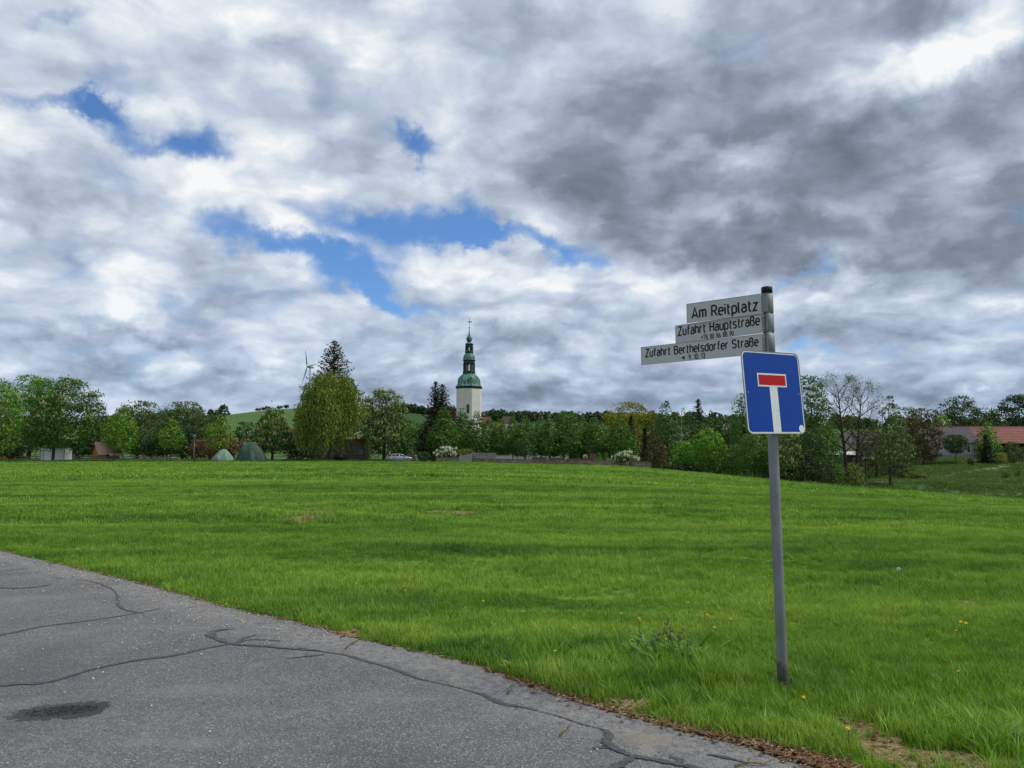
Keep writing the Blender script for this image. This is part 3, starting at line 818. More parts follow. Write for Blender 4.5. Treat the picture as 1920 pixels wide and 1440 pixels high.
plates = [  # right top px, left top px, thickness data, lines: (text, from, to along the plate, centre height, cap height)
    ((1430.5, 550.0), (1287.1, 570.0), .150, [('Am Reitplatz', .075, .925, .47, .52)], []),
    ((1431.5, 586.6), (1266.2, 610.7), .145, [('Zufahrt Hauptstraße', .035, .955, .66, .46), ('78. 80. 86. 88. 90', .340, .675, .17, .225)], [(.305, .325, .17, .16)]),
    ((1432.5, 625.4), (1201.8, 651.0), .147, [('Zufahrt Berthelsdorfer Straße', .042, .955, .64, .42), ('9. 10. 13', .415, .545, .19, .25)], [(.350, .378, .19, .20)]),
]
PLATE_Y = base.y - 0.035
for (rt, lt, hgt, lines, arrows) in plates:
    a = at(rt[0], rt[1], PLATE_Y)                       # right top corner, by the post
    d = ray(*lt); s_ = (a.z - 0.004 - CAMZ) / d.z
    b = Vector((d.x * s_, d.y * s_, a.z - 0.004))         # left top corner, farther away
    ln = (a - b).length
    ux = (a - b).normalized(); uz = Vector((0, 0, 1)) - ux * ux.z; uz.normalize(); uy = uz.cross(ux)   # uy points away from the camera
    M = Matrix((ux, uy, uz)).transposed().to_4x4(); M.translation = SL(b - uz * hgt)
    pl = MB().box(0, ln, 0, .0035, 0, hgt).build('street_name_plate', MATS['plate_white'], post)
    bv = pl.modifiers.new('b', 'BEVEL'); bv.width = 0.0012; bv.segments = 2
    pl.matrix_local = M
    rim = MB()
    rim.box(0.0, ln, -.0015, .0, hgt - .0022, hgt); rim.box(0.0, ln, -.0015, .0, 0, .0022)
    rim.box(0.0, .0022, -.0014, .0, .0022, hgt - .0022); rim.box(ln - .0022, ln, -.0014, .0, .0022, hgt - .0022)
    rim.build('plate_rim', MATS['plate_edge'], pl)
    for (txt, f0, f1, zc_, ch) in lines:
        write_line(txt, f0 * ln, f1 * ln, zc_ * hgt, ch * hgt, pl, -0.0008, MATS['letter_black'])
    for (f0, f1, zc_, hh) in arrows:
        am_ = MB(); am_.add([(f0 * ln, 0, zc_ * hgt), (f1 * ln, 0, (zc_ - hh / 2) * hgt), (f1 * ln, 0, (zc_ + hh / 2) * hgt)], [(0, 1, 2)])
        ao = am_.build('arrow_mark', MATS['letter_black'], pl); ao.location = (0, -0.0008, 0)
    # clamp sleeve round the post with a flange and two bolts
    zm = a.z - hgt / 2
    c0 = on_post(a.z - hgt + .006); c1 = on_post(a.z - .008)
    cl = MB().tube([SL(c0), SL(c0.lerp(c1, .02)), SL(c0.lerp(c1, .98)), SL(c1)], [PR + .003, PR + .0055, PR + .0055, PR + .003], 28).build('clamp', MATS['galvanised'], post, True)
    fl = MB(); fl.box(ln - .012, ln + .030, -.006, -.0006, .012, hgt - .012)
    fo = fl.build('flange', MATS['galvanised'], cl); fo.matrix_local = M
    if hgt < .149:
        sl_ = MB().box(ln + .012, ln + .016, -.0085, -.0055, .016, hgt - .016).build('flange_gap', MATS['black_plastic'], cl); sl_.matrix_local = M
        for zf in (.2, .8):
            bo = MB().tube([(ln + .004, -.016, hgt * zf), (ln + .004, -.0055, hgt * zf)], .0055, 6).build('bolt', MATS['bolt_metal'], cl); bo.matrix_local = M
            bo2 = MB().tube([(ln + .004, -.011, hgt * zf), (ln + .020, -.011, hgt * zf)], .003, 6).build('bolt', MATS['bolt_metal'], cl); bo2.matrix_local = M

# dead end sign, turned away to the right
AL = R(30)
sc_c = at(1451, 736, base.y - 0.085)
ux = Vector((math.cos(AL), math.sin(AL), 0)); uy = Vector((-math.sin(AL), math.cos(AL), 0)); uz = Vector((0, 0, 1))
tilt = Matrix.Rotation(R(-0.8), 4, uy)
M = Matrix((ux, uy, uz)).transposed().to_4x4(); M = Matrix.Rotation(R(-4.0), 4, ux) @ tilt @ M; M.translation = SL(sc_c)
W = 0.592
def rrect(x0, x1, z0, z1, r, y, seg=7):
    pts = []
    for (cx, cz, a0) in ((x1 - r, z1 - r, 0), (x0 + r, z1 - r, 90), (x0 + r, z0 + r, 180), (x1 - r, z0 + r, 270)):
        for k in range(seg + 1):
            a = R(a0 + 90.0 * k / seg); pts.append((cx + r * math.cos(a), y, cz + r * math.sin(a)))
    return pts
h2 = W / 2
ds = MB().prism(rrect(-h2, h2, -h2, h2, .048, 0), (0, .003, 0)).build('dead_end_sign', MATS['sign_white'], post); ds.matrix_local = M
rimm = MB(); o_ = rrect(-h2, h2, -h2, h2, .048, -.0025); i_ = rrect(-h2 + .0035, h2 - .0035, -h2 + .0035, h2 - .0035, .0445, -.0025)
o2 = rrect(-h2, h2, -h2, h2, .048, .004); i2 = rrect(-h2 + .0035, h2 - .0035, -h2 + .0035, h2 - .0035, .0445, -.0005); k_ = len(o_)
rimm.add(o2 + o_ + i_ + i2, [(r_ * k_ + j, r_ * k_ + (j + 1) % k_, (r_ + 1) * k_ + (j + 1) % k_, (r_ + 1) * k_ + j) for r_ in range(3) for j in range(k_)])
rimm.build('rim', MATS['plate_edge'], ds)
def flat(name, pts, mat, y):
    m = MB(); m.add([(p[0], y, p[2]) for p in pts], [tuple(range(len(pts)))])
    return m.build(name, mat, ds)
bw = .0150
flat('blue_field', rrect(-h2 + bw, h2 - bw, -h2 + bw, h2 - bw, .034, 0), MATS['sign_blue'], -.0010)
bx0, bx1, bz1, bz0 = (.235 - .5) * W, (.735 - .5) * W, (.5 - .270) * W, (.5 - .432) * W
flat('stem', [(-.052 * W - .01, 0, -h2 + .004), (.082 * W - .01, 0, -h2 + .004), (.082 * W - .01, 0, bz0 + .01), (-.052 * W - .01, 0, bz0 + .01)], MATS['sign_white'], -.0018)
flat('bar_border', [(bx0, 0, bz0), (bx1, 0, bz0), (bx1, 0, bz1), (bx0, 0, bz1)], MATS['sign_white'], -.0026)
e_ = .0115
flat('red_bar', [(bx0 + e_, 0, bz0 + e_), (bx1 - e_, 0, bz0 + e_), (bx1 - e_, 0, bz1 - e_), (bx0 + e_, 0, bz1 - e_)], MATS['sign_red'], -.0034)
flat('sticker', [(.425 * W + .027 * math.cos(a), 0, -.437 * W + .027 * math.sin(a)) for a in np.linspace(0, 6.283, 25)[:-1]], MATS['sticker'], -.0026)
for sx in (-.438, .438):
    flat('rivet', [(sx * W + .005 * math.cos(a), 0, -.003 + .005 * math.sin(a)) for a in np.linspace(0, 6.283, 13)[:-1]], MATS['bolt_metal'], -.0024)
rs = random.Random(5)
for i in range(12):
    x_, z_ = (-.03 + rs.random() * .09) * W - .01, (-.47 + rs.random() * .35) * W; r_ = .0018 + rs.random() * .0025
    flat('scuff', [(x_ + r_ * (1.6 if i % 2 else .8) * math.cos(a), 0, z_ + r_ * .6 * math.sin(a)) for a in np.linspace(0, 6.283, 8)[:-1]], MATS['plate_edge'], -.0026)
for zf in (.18, -.18):
    br = MB().box(-.16, .16, .0035, .016, zf - .02, zf + .02).build('bracket', MATS['galvanised'], ds)
    cc = MB().tube([SL(on_post(sc_c.z + zf - .02)), SL(on_post(sc_c.z + zf + .02))], PR + .004, 24).build('clamp', MATS['galvanised'], post, True)

# ------------------------------------------------------------------ trees
rough_mat('bark', (0.075, 0.062, 0.050), 0.35, 4, 0.95, 0.5, 18, stretch=(1, 1, .3))
rough_mat('bark_dark', (0.038, 0.032, 0.027), 0.35, 4, 0.95, 0.5, 18, stretch=(1, 1, .3))
rough_mat('bark_birch', (0.36, 0.35, 0.33), 0.25, 3, 0.9, 0.3, 18, dirt=(0.07, 0.06, 0.055), dirt_scale=2.5, dirt_lo=.52, dirt_hi=.58)
LEAF = {
    'fresh': leaf_mat('leaf_fresh', (0.079, 0.202, 0.016)), 'green': leaf_mat('leaf_green', (0.046, 0.124, 0.017)), 'dark': leaf_mat('leaf_dark', (0.031, 0.070, 0.018)),
    'deep': leaf_mat('leaf_deep', (0.020, 0.046, 0.016)), 'linden': leaf_mat('leaf_linden', (0.050, 0.124, 0.016), 0.3), 'chestnut': leaf_mat('leaf_chestnut', (0.041, 0.110, 0.016)),
    'bright': leaf_mat('leaf_bright', (0.082, 0.185, 0.012)), 'willow': leaf_mat('leaf_willow', (0.112, 0.165, 0.020), 0.3), 'yellow': leaf_mat('leaf_yellow', (0.154, 0.172, 0.016), 0.35),
    'olive': leaf_mat('leaf_olive', (0.087, 0.118, 0.025)), 'brown': leaf_mat('leaf_brown', (0.067, 0.056, 0.021), 0.35, hue=(1.1, 1, .9)), 'copper': leaf_mat('leaf_copper', (0.051, 0.022, 0.016), 0.35, hue=(1.2, .9, .9)),
    'needle': leaf_mat('leaf_needle', (0.020, 0.038, 0.017), 0.4, 0.1), 'needle_brown': leaf_mat('leaf_needle_brown', (0.038, 0.040, 0.021), 0.4, 0.1), 'bluefir': leaf_mat('leaf_bluefir', (0.033, 0.056, 0.035), 0.35, 0.1),
    'grey': leaf_mat('leaf_grey', (0.061, 0.108, 0.039)), 'petal': leaf_mat('petal_cream', (0.46, 0.42, 0.24), 0.25, 0.3, (1.05, 1.05, 1.05)), 'petal_white': leaf_mat('petal_white', (0.60, 0.58, 0.50), 0.25, 0.3, (1.05, 1.05, 1.05)),
    'russet': leaf_mat('leaf_russet', (0.109, 0.067, 0.032), 0.35, hue=(1.1, 1, .9)),
}
PROFILES = {
    'round': lambda t: np.sqrt(np.maximum(1 - (2 * t - 1) ** 2, 0)) ** 0.85,
    'broad': lambda t: np.where(t < .35, .62 + .38 * np.sin(np.clip(t / .35, 0, 1) * np.pi / 2), np.sqrt(np.maximum(1 - ((t - .35) / .65) ** 2, 0))),
    'egg': lambda t: np.where(t < .3, .55 + .45 * np.sin(t / .3 * np.pi / 2), np.maximum(1 - ((t - .3) / .7) ** 1.7, 0)),
    'linden': lambda t: np.where(t < .2, .66 + .34 * np.sin(t / .2 * np.pi / 2), np.maximum(1 - ((t - .2) / .8) ** 1.25, 0.0) * .97 + .03),
    'column': lambda t: np.where(t < .1, .7 + 3 * t, np.where(t < .7, 1.0, np.sqrt(np.maximum(1 - ((t - .7) / .3) ** 2, 0)))),
    'cone': lambda t: np.maximum(1 - t, 0) ** .85 + .02,
}
def crown_mesh(name, H, W, z0, kind='broad', leaf=0.30, dens=1.0, clumps=60, rng=None, gaps=0.0, depth_f=0.9, lobes=0.22, up=0.35):
    """leaves set in clumps through the volume of a crown; H top, z0 bottom, W full width"""
    rng = rng or np.random
    prof = PROFILES[kind]; ch = H - z0
    t = np.linspace(0, 1, 200); w = prof(t); cdf = np.cumsum(w ** 1.6 + .01); cdf /= cdf[-1]
    clumps = int(clumps * 1.7)
    tt = np.interp(rng.rand(clumps), cdf, t)
    an = rng.rand(clumps) * 2 * np.pi
    rr = rng.rand(clumps) ** 0.38
    ph1, ph2 = rng.rand() * 6, rng.rand() * 6
    lob = 1 + lobes * (np.sin(an * 3 + tt * 7 + ph1) * .6 + np.sin(an * 5 - tt * 9 + ph2) * .4)
    clumps_f = (64.0 / clumps) ** .33
    rc = (0.085 + 0.055 * rng.rand(clumps)) * W * clumps_f
    rc = np.minimum(rc, 0.12 * ch + .35)
    hw = np.maximum(prof(tt) * W / 2 * lob - rc * .6, 0.02 * W)
    C = np.stack([np.cos(an) * rr * hw, np.sin(an) * rr * hw * depth_f, z0 + rc * .5 + tt * np.maximum(ch - rc * 1.2, .2)], 1)
    if gaps > 0:
        keep = rng.rand(clumps) > gaps; C = C[keep]; rc = rc[keep]
    per = np.maximum((dens * 2.8 * (rc / leaf) ** 2 * 2.2).astype(int), 6)
    idx = np.repeat(np.arange(len(C)), per)
    n = len(idx)
    d = unit(rng.normal(size=(n, 3)) * np.array([1, 1, .8]) + np.array([0, 0, up]))
    rad = rc[idx] * (0.55 + 0.5 * rng.rand(n))
    P = C[idx] + d * rad[:, None] * np.array([1, 1, .72])
    P[:, 2] = np.maximum(P[:, 2], z0 - .12 * ch * rng.rand(n))
    # leaves of the outer shell close the crown between the clumps
    fill = 1.0 if gaps == 0 else 0.35
    nf = int(fill * dens * 3.2 * W * ch * 2.0 / leaf ** 2 * .35)
    tf = np.interp(rng.rand(nf), cdf, t); af = rng.rand(nf) * 2 * np.pi
    lf = 1 + lobes * (np.sin(af * 3 + tf * 7 + ph1) * .5 + np.sin(af * 5 - tf * 9 + ph2) * .35) + .10 * np.sin(af * 11 + tf * 23) * np.sin(tf * 31 + af * 4)
    rf = prof(tf) * W / 2 * lf * (.50 + .44 * rng.rand(nf) ** .5)
    Pf = np.stack([np.cos(af) * rf, np.sin(af) * rf * depth_f, z0 + tf * ch * .97 + rng.normal(size=nf) * .02 * ch], 1)
    df = unit(np.stack([np.cos(af), np.sin(af), (tf - .35) * 1.2], 1) + rng.normal(size=(nf, 3)) * .3)
    P = np.concatenate([P, Pf]); d = np.concatenate([d, df]); n = len(P)
    P[:, 2] = np.maximum(P[:, 2], z0 - .06 * ch * rng.rand(n))
    # fit the outline: full width, full height
    k1 = (W / 2) / max(np.percentile(np.abs(P[:, 0]), 97.0), .05); P[:, :2] *= k1; C[:, :2] *= k1
    zt = np.percentile(P[:, 2], 99.3); k2 = (H - z0) / max(zt - z0, .1)
    P[:, 2] = z0 + (P[:, 2] - z0) * k2; C[:, 2] = z0 + (C[:, 2] - z0) * k2
    keep = (P[:, 2] < H + .15 * leaf) & (np.abs(P[:, 0]) < W * .56)
    P, d = P[keep], d[keep]; n = len(P)
    Nn = unit(d + rng.normal(size=(n, 3)) * 0.55 + np.array([0, 0, .25]))
    Q = leaf_quads(P, Nn, leaf * (0.65 + 0.7 * rng.rand(n)), 0.8, None, rng)
    return quads_mesh(name, Q), C, rc
def trunk_mesh(H, z0, r0, C, rng, limbs=9, lean=0.0, sides=7):
    m = MB()
    top = np.array([lean + rng.normal() * .02 * H, rng.normal() * .02 * H, H * .82])
    def axis_p(z):
        f = z / (H * .82); return Vector((top[0] * f * f + .03 * H * math.sin(f * 4) * .3, top[1] * f, z))
    zs = [-.35, 0, .12 * H, .3 * H, .5 * H, .68 * H, .82 * H]
    m.tube([axis_p(z) for z in zs], [r0 * 1.35, r0 * 1.2, r0, r0 * .78, r0 * .5, r0 * .28, r0 * .1], sides)
    order = rng.permutation(len(C))[:limbs]
    for i in order:
        e = Vector(C[i]); zb = max(z0 * .75, min(e.z * .62, H * .7)); b = axis_p(zb)
        mid = b.lerp(e, .5) + Vector((0, 0, -.04 * H))
        m.tube([b, mid, e], [r0 * .38, r0 * .24, r0 * .08], 5)
    return m.mesh('trunk', True)
TREES = {}
def place(px, depth, top_py=None, base_z=None):
    x = (px - 960) / F * depth * 0.9995
    # the ray bends a little with height: take x at mid height of the thing
    p = at(px, top_py if top_py else 850, depth)
    zb = ground_z(p.x, depth) if base_z is None else base_z
    return p.x, depth, zb, (p.z - zb)
GRP = 'trees round the field'
def tree(name, label, px, top_py, w_px, depth, kind='broad', leafc='green', bot_py=None, bot=None, leaf=None, dens=1.0, clumps=64, gaps=0.0, bark='bark', r0=None, limbs=9, seed=None,
         flowers=0, flower_mat='petal', trunk_px=None, lobes=.22, cat='tree', group=None, share=None, crown='crown', up=.35):
    x, y, zb, H = place(trunk_px if trunk_px else px, depth, top_py)
    off = (px - (trunk_px or px)) / F * depth
    W_ = w_px / F * depth
    rng = np.random.RandomState(seed if seed is not None else int(px * 7 + top_py * 3) % 99991)
    if bot_py is not None: z0 = max(at(px, bot_py, depth).z - zb, 0.1)
    else: z0 = H * (bot if bot is not None else .22)
    t = thing(name, label, cat, (x, y, zb), rng.rand() * 0.0, group)
    leaf = leaf or max(0.20, depth / 769 * 1.55)
    if share is not None and share in TREES:
        cm_, tm_, fm_, H0, W0 = TREES[share]
        o1 = link(crown, cm_, None, t); o2 = link('trunk', tm_, None, t)
        for o in (o1, o2): o.scale = (W_ / W0, W_ / W0, H / H0)
        o1.rotation_euler = (0, 0, rng.rand() * 6.28)
        return t
    cm_, C, rc = crown_mesh(name + '_crown', H, W_, z0, kind, leaf, dens, clumps, rng, gaps, lobes=lobes, up=up)
    o1 = link(crown, cm_, LEAF[leafc], t)
    o1.location.x = off
    r0 = r0 or max(.10, H * .022)
    tm_ = trunk_mesh(H, z0, r0, C + np.array([off, 0, 0]), rng, limbs)
    tm_.materials.append(MATS[bark])
    link('trunk', tm_, None, t)
    fm_ = None
    if flowers:
        # upright blossom candles standing on the outside of the clumps
        k = rng.randint(0, len(C), flowers)
        d = unit(rng.normal(size=(flowers, 3)) * np.array([1, 1, .6]) + np.array([0, -.35, .75]))
        P = C[k] + d * (rc[k] * 1.02)[:, None] * np.array([1, 1, .75])
        hgt = (0.42 + .30 * rng.rand(flowers)) * max(.8, leaf / .3)
        qs = []
        for a in (0, np.pi / 2):
            T = np.tile(np.array([0, 0, 1.0]), (flowers, 1)) + rng.normal(size=(flowers, 3)) * .18
            Nn = unit(np.stack([np.cos(a + rng.rand(flowers) * .6), np.sin(a + rng.rand(flowers) * .6), np.zeros(flowers)], 1))
            qs.append(leaf_quads(P + np.array([0, 0, .1]), Nn, hgt, .5, T, rng))
        fm_ = quads_mesh('blossom', np.concatenate(qs))
        o3 = link('blossom', fm_, LEAF[flower_mat], t); o3.location.x = off
    if share is not None: TREES[share] = (cm_, tm_, fm_, H, W_)
    return t
def spruce(name, label, px, top_py, w_px, depth, leafc='needle', bot=.05, bark='bark_dark', seed=1, tops=((0, 1.0),), droop=.22, dens=1.0, sparse=1.0, power=.9, cat='conifer'):
    x, y, zb, H = place(px, depth, top_py)
    W_ = w_px / F * depth
    rng = np.random.RandomState(seed)
    t = thing(name, label, cat, (x, y, zb))
    Q = []; m = MB()
    m.tube([(0, 0, -.3), (0, 0, H * .3), (0, 0, H * .6), (0, 0, H * .93)], [H * .022, H * .016, H * .009, H * .002], 6)
    for (ox, hf) in tops:
        Ht = H * hf
        if ox: m.tube([(0, 0, H * .45), (ox * .7, 0, H * .6), (ox, 0, Ht)], [H * .01, H * .008, .02], 5)
        nbr = int(210 * dens * sparse * (H / 14) ** .5)
        for k in range(nbr):
            f = ((k + rng.rand()) / nbr) ** .85
            z = H * bot + f * (Ht - H * bot) * .985
            a = k * 2.39996 + rng.normal() * .3
            L = W_ / 2 * ((1 - f) ** power) * (1 if len(tops) == 1 else .85) + .10
            Lk = L * (.70 + .38 * rng.rand()) * (1.22 if rng.rand() < .10 else 1)
            ns = max(3, int(Lk / .26))
            s = (np.arange(ns) + rng.rand(ns)) / ns
            ox_z = ox * min(1, max(0, (z / H - .45) / .2)) if ox else 0
            dirx, diry = math.cos(a), math.sin(a)
            rise = .55 * max(0, f - .55)
            zz = z - droop * Lk * np.sin(s * 1.7) + .20 * Lk * s ** 3 + rise * Lk * s
            P = np.stack([ox_z + dirx * s * Lk, diry * s * Lk, zz], 1)
            for rep in range(2):
                J = P + rng.normal(size=P.shape) * np.array([.13, .13, .09])
                T = np.tile(np.array([dirx, diry, -.25]), (ns, 1)) + rng.normal(size=(ns, 3)) * .55
                Nn = unit(np.tile(np.array([0, 0, 1.0]), (ns, 1)) + rng.normal(size=(ns, 3)) * .7)
                Q.append(leaf_quads(J, Nn, (.36 + .30 * rng.rand(ns)) * (depth / 160) * (.75 + .5 * (1 - f)), .6, T, rng))
            if L > .8 and k % 4 == 0: m.tube([(ox_z, 0, z), (ox_z + dirx * Lk * .8, diry * Lk * .8, z - droop * Lk * .9 + rise * Lk * .8)], [.03, .012], 4, False)
    link('crown', quads_mesh('needles', np.concatenate(Q)), LEAF[leafc], t)
    m.build('trunk', MATS[bark], t, True)
    return t
def willow(label, px, top_py, w_px, depth, bot_py):
    x, y, zb, H = place(px, depth, top_py); W_ = w_px / F * depth
    rng = np.random.RandomState(11)
    t = thing('willow_tree', label, 'tree', (x, y, zb))
    zbot = at(px, bot_py, depth).z - zb
    Q = []
    n = 1250
    a = rng.rand(n) * 6.283; r = np.sqrt(rng.rand(n))
    lob = 1 + .10 * np.sin(a * 3 + 1) + .10 * np.sin(a * 5 + 2) + .06 * rng.normal(size=n)
    X = np.cos(a) * r * W_ / 2 * .94 * lob; Y = np.sin(a) * r * W_ / 2 * .8 * lob
    ztop = zbot + (H - zbot) * (1 - .50 * r ** 3.0) * (1 + .05 * np.sin(a * 4 + 3 * r))
    ztop = np.minimum(ztop - rng.rand(n) ** 2 * .25 * H * (r < .9), H)
    for i in range(n):
        zend = zbot * (0.7 + .9 * rng.rand()) + (H * .16 * rng.rand() if rng.rand() < .5 else 0) + (1 - r[i]) * .5
        zend += max(0, X[i] / W_ - .10) * H * .95
        L = max(ztop[i] - zend, .8) * (.75 + .35 * rng.rand() if rng.rand() < .7 else .45)
        ns = int(L / .30); s = np.arange(ns) / max(ns - 1, 1)
        ox = np.cos(a[i]); oy = np.sin(a[i])
        bulge = (.55 * np.sin(np.minimum(s * 2.4, 1.57)) ) * (.5 + .5 * r[i])
        P = np.stack([X[i] + ox * bulge + .12 * np.sin(s * 9 + i), Y[i] + oy * bulge, ztop[i] - s * L + .3 * np.sin(np.minimum(s * 8, 3.14))], 1)
        P += rng.normal(size=P.shape) * np.array([.11, .11, .10])
        T = np.tile(np.array([0, 0, -1.0]), (ns, 1)) + rng.normal(size=(ns, 3)) * .28
        Nn = unit(np.stack([rng.normal(size=ns) + ox * .6, rng.normal(size=ns) + oy * .6 - .3, rng.rand(ns) * .5], 1))
        Q.append(leaf_quads(P, Nn, .42 + .22 * rng.rand(ns), .34, T, rng))
    # loose tufts on the top
    k = 2600
    a2 = rng.rand(k) * 6.283; r2 = np.sqrt(rng.rand(k)) * .86
    P = np.stack([np.cos(a2) * r2 * W_ / 2, np.sin(a2) * r2 * W_ / 2 * .8, zbot + (H - zbot) * (1 - .46 * r2 ** 2.8) * (1 + .05 * np.sin(a2 * 4 + 3 * r2)) + rng.normal(size=k) * .22], 1)
    Q.append(leaf_quads(P, unit(rng.normal(size=(k, 3)) + np.array([0, 0, .8])), .34 + .2 * rng.rand(k), .4, None, rng))
    link('crown', quads_mesh('willow_crown', np.concatenate(Q)), LEAF['willow'], t)
    m = MB(); m.tube([(0, 0, -.3), (.1, 0, 1.5), (0, .1, 4), (.2, 0, H * .7)], [.55, .45, .38, .15], 8)
    for i in range(12):
        aa = i * .53 * 2; m.tube([(0, 0, 3 + i * .25), (math.cos(aa) * W_ * .2, math.sin(aa) * W_ * .2, H * .62), (math.cos(aa) * W_ * .36, math.sin(aa) * W_ * .32, H * .7)], [.2, .12, .04], 5)
    m.build('trunk', MATS['bark'], t, True)
    return t
def twig_tree(name, label, px, top_py, w_px, depth, seed=1, stems=((0, 0, 1.0),), leafc='olive', leaves=900, levels=4, bark='bark_dark', fork=.34, leaf=.26, r0=.26, spread=.55, low=None, cat='tree', nlimb=11):
    """open crown where trunk, limbs and twigs stay visible"""
    x, y, zb, H = place(px, depth, top_py); W_ = w_px / F * depth
    rs = random.Random(seed); t = thing(name, label, cat, (x, y, zb))
    m = MB(); tips = []
    def grow(p, d, L, r, lev):
        q = p; dd = d.copy(); pts = [p]; rad = [r]
        nseg = 3 if lev < 3 else 2
        for k in range(nseg):
            dd = (dd + Vector((rs.gauss(0, .10), rs.gauss(0, .10), rs.gauss(.05, .07)))).normalized()
            q = q + dd * (L / nseg); pts.append(q); rad.append(r * (1 - .42 * (k + 1) / nseg))
        m.tube(pts, rad, 6 if lev < 2 else (4 if lev < 4 else 3), False)
        if lev >= 2: tips.extend(pts[1:])
        if lev >= levels: return
        nch = 3 if lev < 2 else rs.choice((3, 4))
        for c in range(nch):
            f = rs.uniform(.42, 1.0) if c else 1.0
            i = min(int(f * nseg), nseg - 1); g = f * nseg - i
            b = pts[i].lerp(pts[i + 1], min(g, 1)); 
            ang = rs.uniform(0, 6.283); side = Vector((math.cos(ang), math.sin(ang), 0))
            nd = (dd * 1.0 + side * rs.uniform(.45, .95) * spread * 1.6 + Vector((0, 0, .12))).normalized()
            grow(b, nd, L * rs.uniform(.52, .74), rad[i + 1] * rs.uniform(.45, .66), lev + 1)
    for (ox, lean, hf) in stems:
        Hs = H * hf; zf = Hs * fork
        p0 = Vector((ox, 0, -.3)); p1 = Vector((ox + lean * .3, 0, zf))
        rr = r0 * hf
        m.tube([p0, Vector((ox, 0, .2)), p0.lerp(p1, .6), p1], [rr * 1.3, rr * 1.1, rr * .92, rr * .8], 8, False)
        top = Vector((ox + lean, 0, Hs * .84))
        ax = [p1, p1.lerp(top, .4) + Vector((rs.gauss(0, .15), rs.gauss(0, .2), 0)), top]
        m.tube(ax, [rr * .8, rr * .5, rr * .16], 6, False)
        nb = nlimb
        for k in range(nb):
            f = k / (nb - 1)
            b = ax[0].lerp(ax[1], f * 2.5) if f < .4 else ax[1].lerp(ax[2], (f - .4) / .6)
            a = k * 2.4 + rs.random()
            ww = W_ / 2 * (0.95 if f < .5 else 0.95 - (f - .5) * .9)
            d = Vector((math.cos(a), math.sin(a), .62 + .5 * f)).normalized()
            grow(b, d, ww * rs.uniform(.50, .68), rr * (.42 - .22 * f), 1)
        for (lz, la, ll) in (low or []):
            grow(p0.lerp(p1, lz), Vector((math.cos(la), math.sin(la) * .4, .05)).normalized(), ll, rr * .28, 2)
    m.build('trunk', MATS[bark], t, True)
    rng = np.random.RandomState(seed)
    T_ = np.array([q[:] for q in tips])
    k = rng.randint(0, len(T_), leaves)
    P = T_[k] + rng.normal(size=(leaves, 3)) * .22
    link('crown', quads_mesh(name + '_leaves', leaf_quads(P, unit(rng.normal(size=(leaves, 3)) + np.array([0, -.2, .4])), leaf * (.6 + .7 * rng.rand(leaves)), .7, None, rng)), LEAF[leafc], t)
    return t

# ---- left side, beyond the field
tree('chestnut_tree', 'chestnut in blossom cut by the left edge of the picture', 2, 716, 78, 141, 'broad', 'fresh', 846, flowers=330, clumps=80)
tree('broadleaf_tree', 'tall fresh green tree rising behind the white container', 62, 705, 104, 172, 'broad', 'fresh', bot=.12, clumps=110, dens=1.1)
tree('chestnut_tree', 'large dark chestnut with cream blossom candles in front of the white container', 120, 710, 126, 137, 'broad', 'chestnut', 842, flowers=520, clumps=120, trunk_px=107, dens=1.1, r0=.24)
tree('broadleaf_tree', 'dark bushy tree just right of the large chestnut', 184, 757, 48, 186, 'broad', 'dark', bot=.08)
tree('broadleaf_tree', 'grey green bushy tree above the ochre house', 262, 752, 96, 182, 'broad', 'grey', bot=.08, clumps=100)
tree('broadleaf_tree', 'wide grey green tree behind the lamp post', 345, 753, 104, 177, 'broad', 'grey', bot=.06, clumps=110)
tree('maple_tree', 'bright green young maple behind the rail fence, taller of two', 228, 765, 58, 134, 'egg', 'bright', 846, trunk_px=217, clumps=46, r0=.10, dens=1.1)
tree('maple_tree', 'small bright green maple with pointed crown and thin pale trunk', 323, 787, 44, 134, 'egg', 'bright', 843, trunk_px=322, clumps=36, r0=.08, dens=1.1)
tree('maple_tree', 'yellow green young maple beside the pale green tarpaulin heap', 413, 778, 50, 138, 'egg', 'bright', 842, trunk_px=411, clumps=36, r0=.09)
tree('broadleaf_tree', 'dark tree behind the yellow green young maple', 396, 779, 44, 188, 'broad', 'dark', bot=.08)
for (a, b, w, d, l, c) in [(150, 806, 90, 190, 'low dark bush behind the ochre house, left one', 'dark'), (285, 803, 96, 166, 'dark undergrowth bush between the two bright young maples', 'dark'), (362, 800, 84, 165, 'dark undergrowth bush behind the lamp post', 'deep'), (30, 800, 90, 165, 'dark undergrowth below the trees at the left edge', 'dark')]:
    tree('bush', l, a, b, w, d, 'round', c, bot=.0, clumps=54, limbs=4, cat='bush')
tree('bush', 'russet brown bush behind the pale green tarpaulin heap', 392, 822, 66, 158, 'round', 'russet', bot=.0, clumps=44, limbs=4, cat='bush')
tree('bush', 'russet brown bush behind the dark green tarpaulin heap', 450, 825, 72, 160, 'round', 'russet', bot=.0, clumps=44, limbs=4, cat='bush')
tree('broadleaf_tree', 'small dark round tree in front of the green hill', 463, 791, 44, 200, 'round', 'dark', bot=.2)
tree('broadleaf_tree', 'thin reddish brown tree left of the pyramidal chestnut', 488, 788, 26, 195, 'egg', 'russet', bot=.15, clumps=26)
tree('chestnut_tree', 'pyramid shaped chestnut in blossom beside the dark green tarpaulin heap', 513, 763, 78, 143, 'linden', 'chestnut', 850, flowers=400, clumps=90, dens=1.1, bot=.1)
tree('bush', 'dark evergreen bush left of the brown building', 563, 812, 52, 149, 'egg', 'deep', bot=.0, clumps=44, limbs=4, cat='bush')
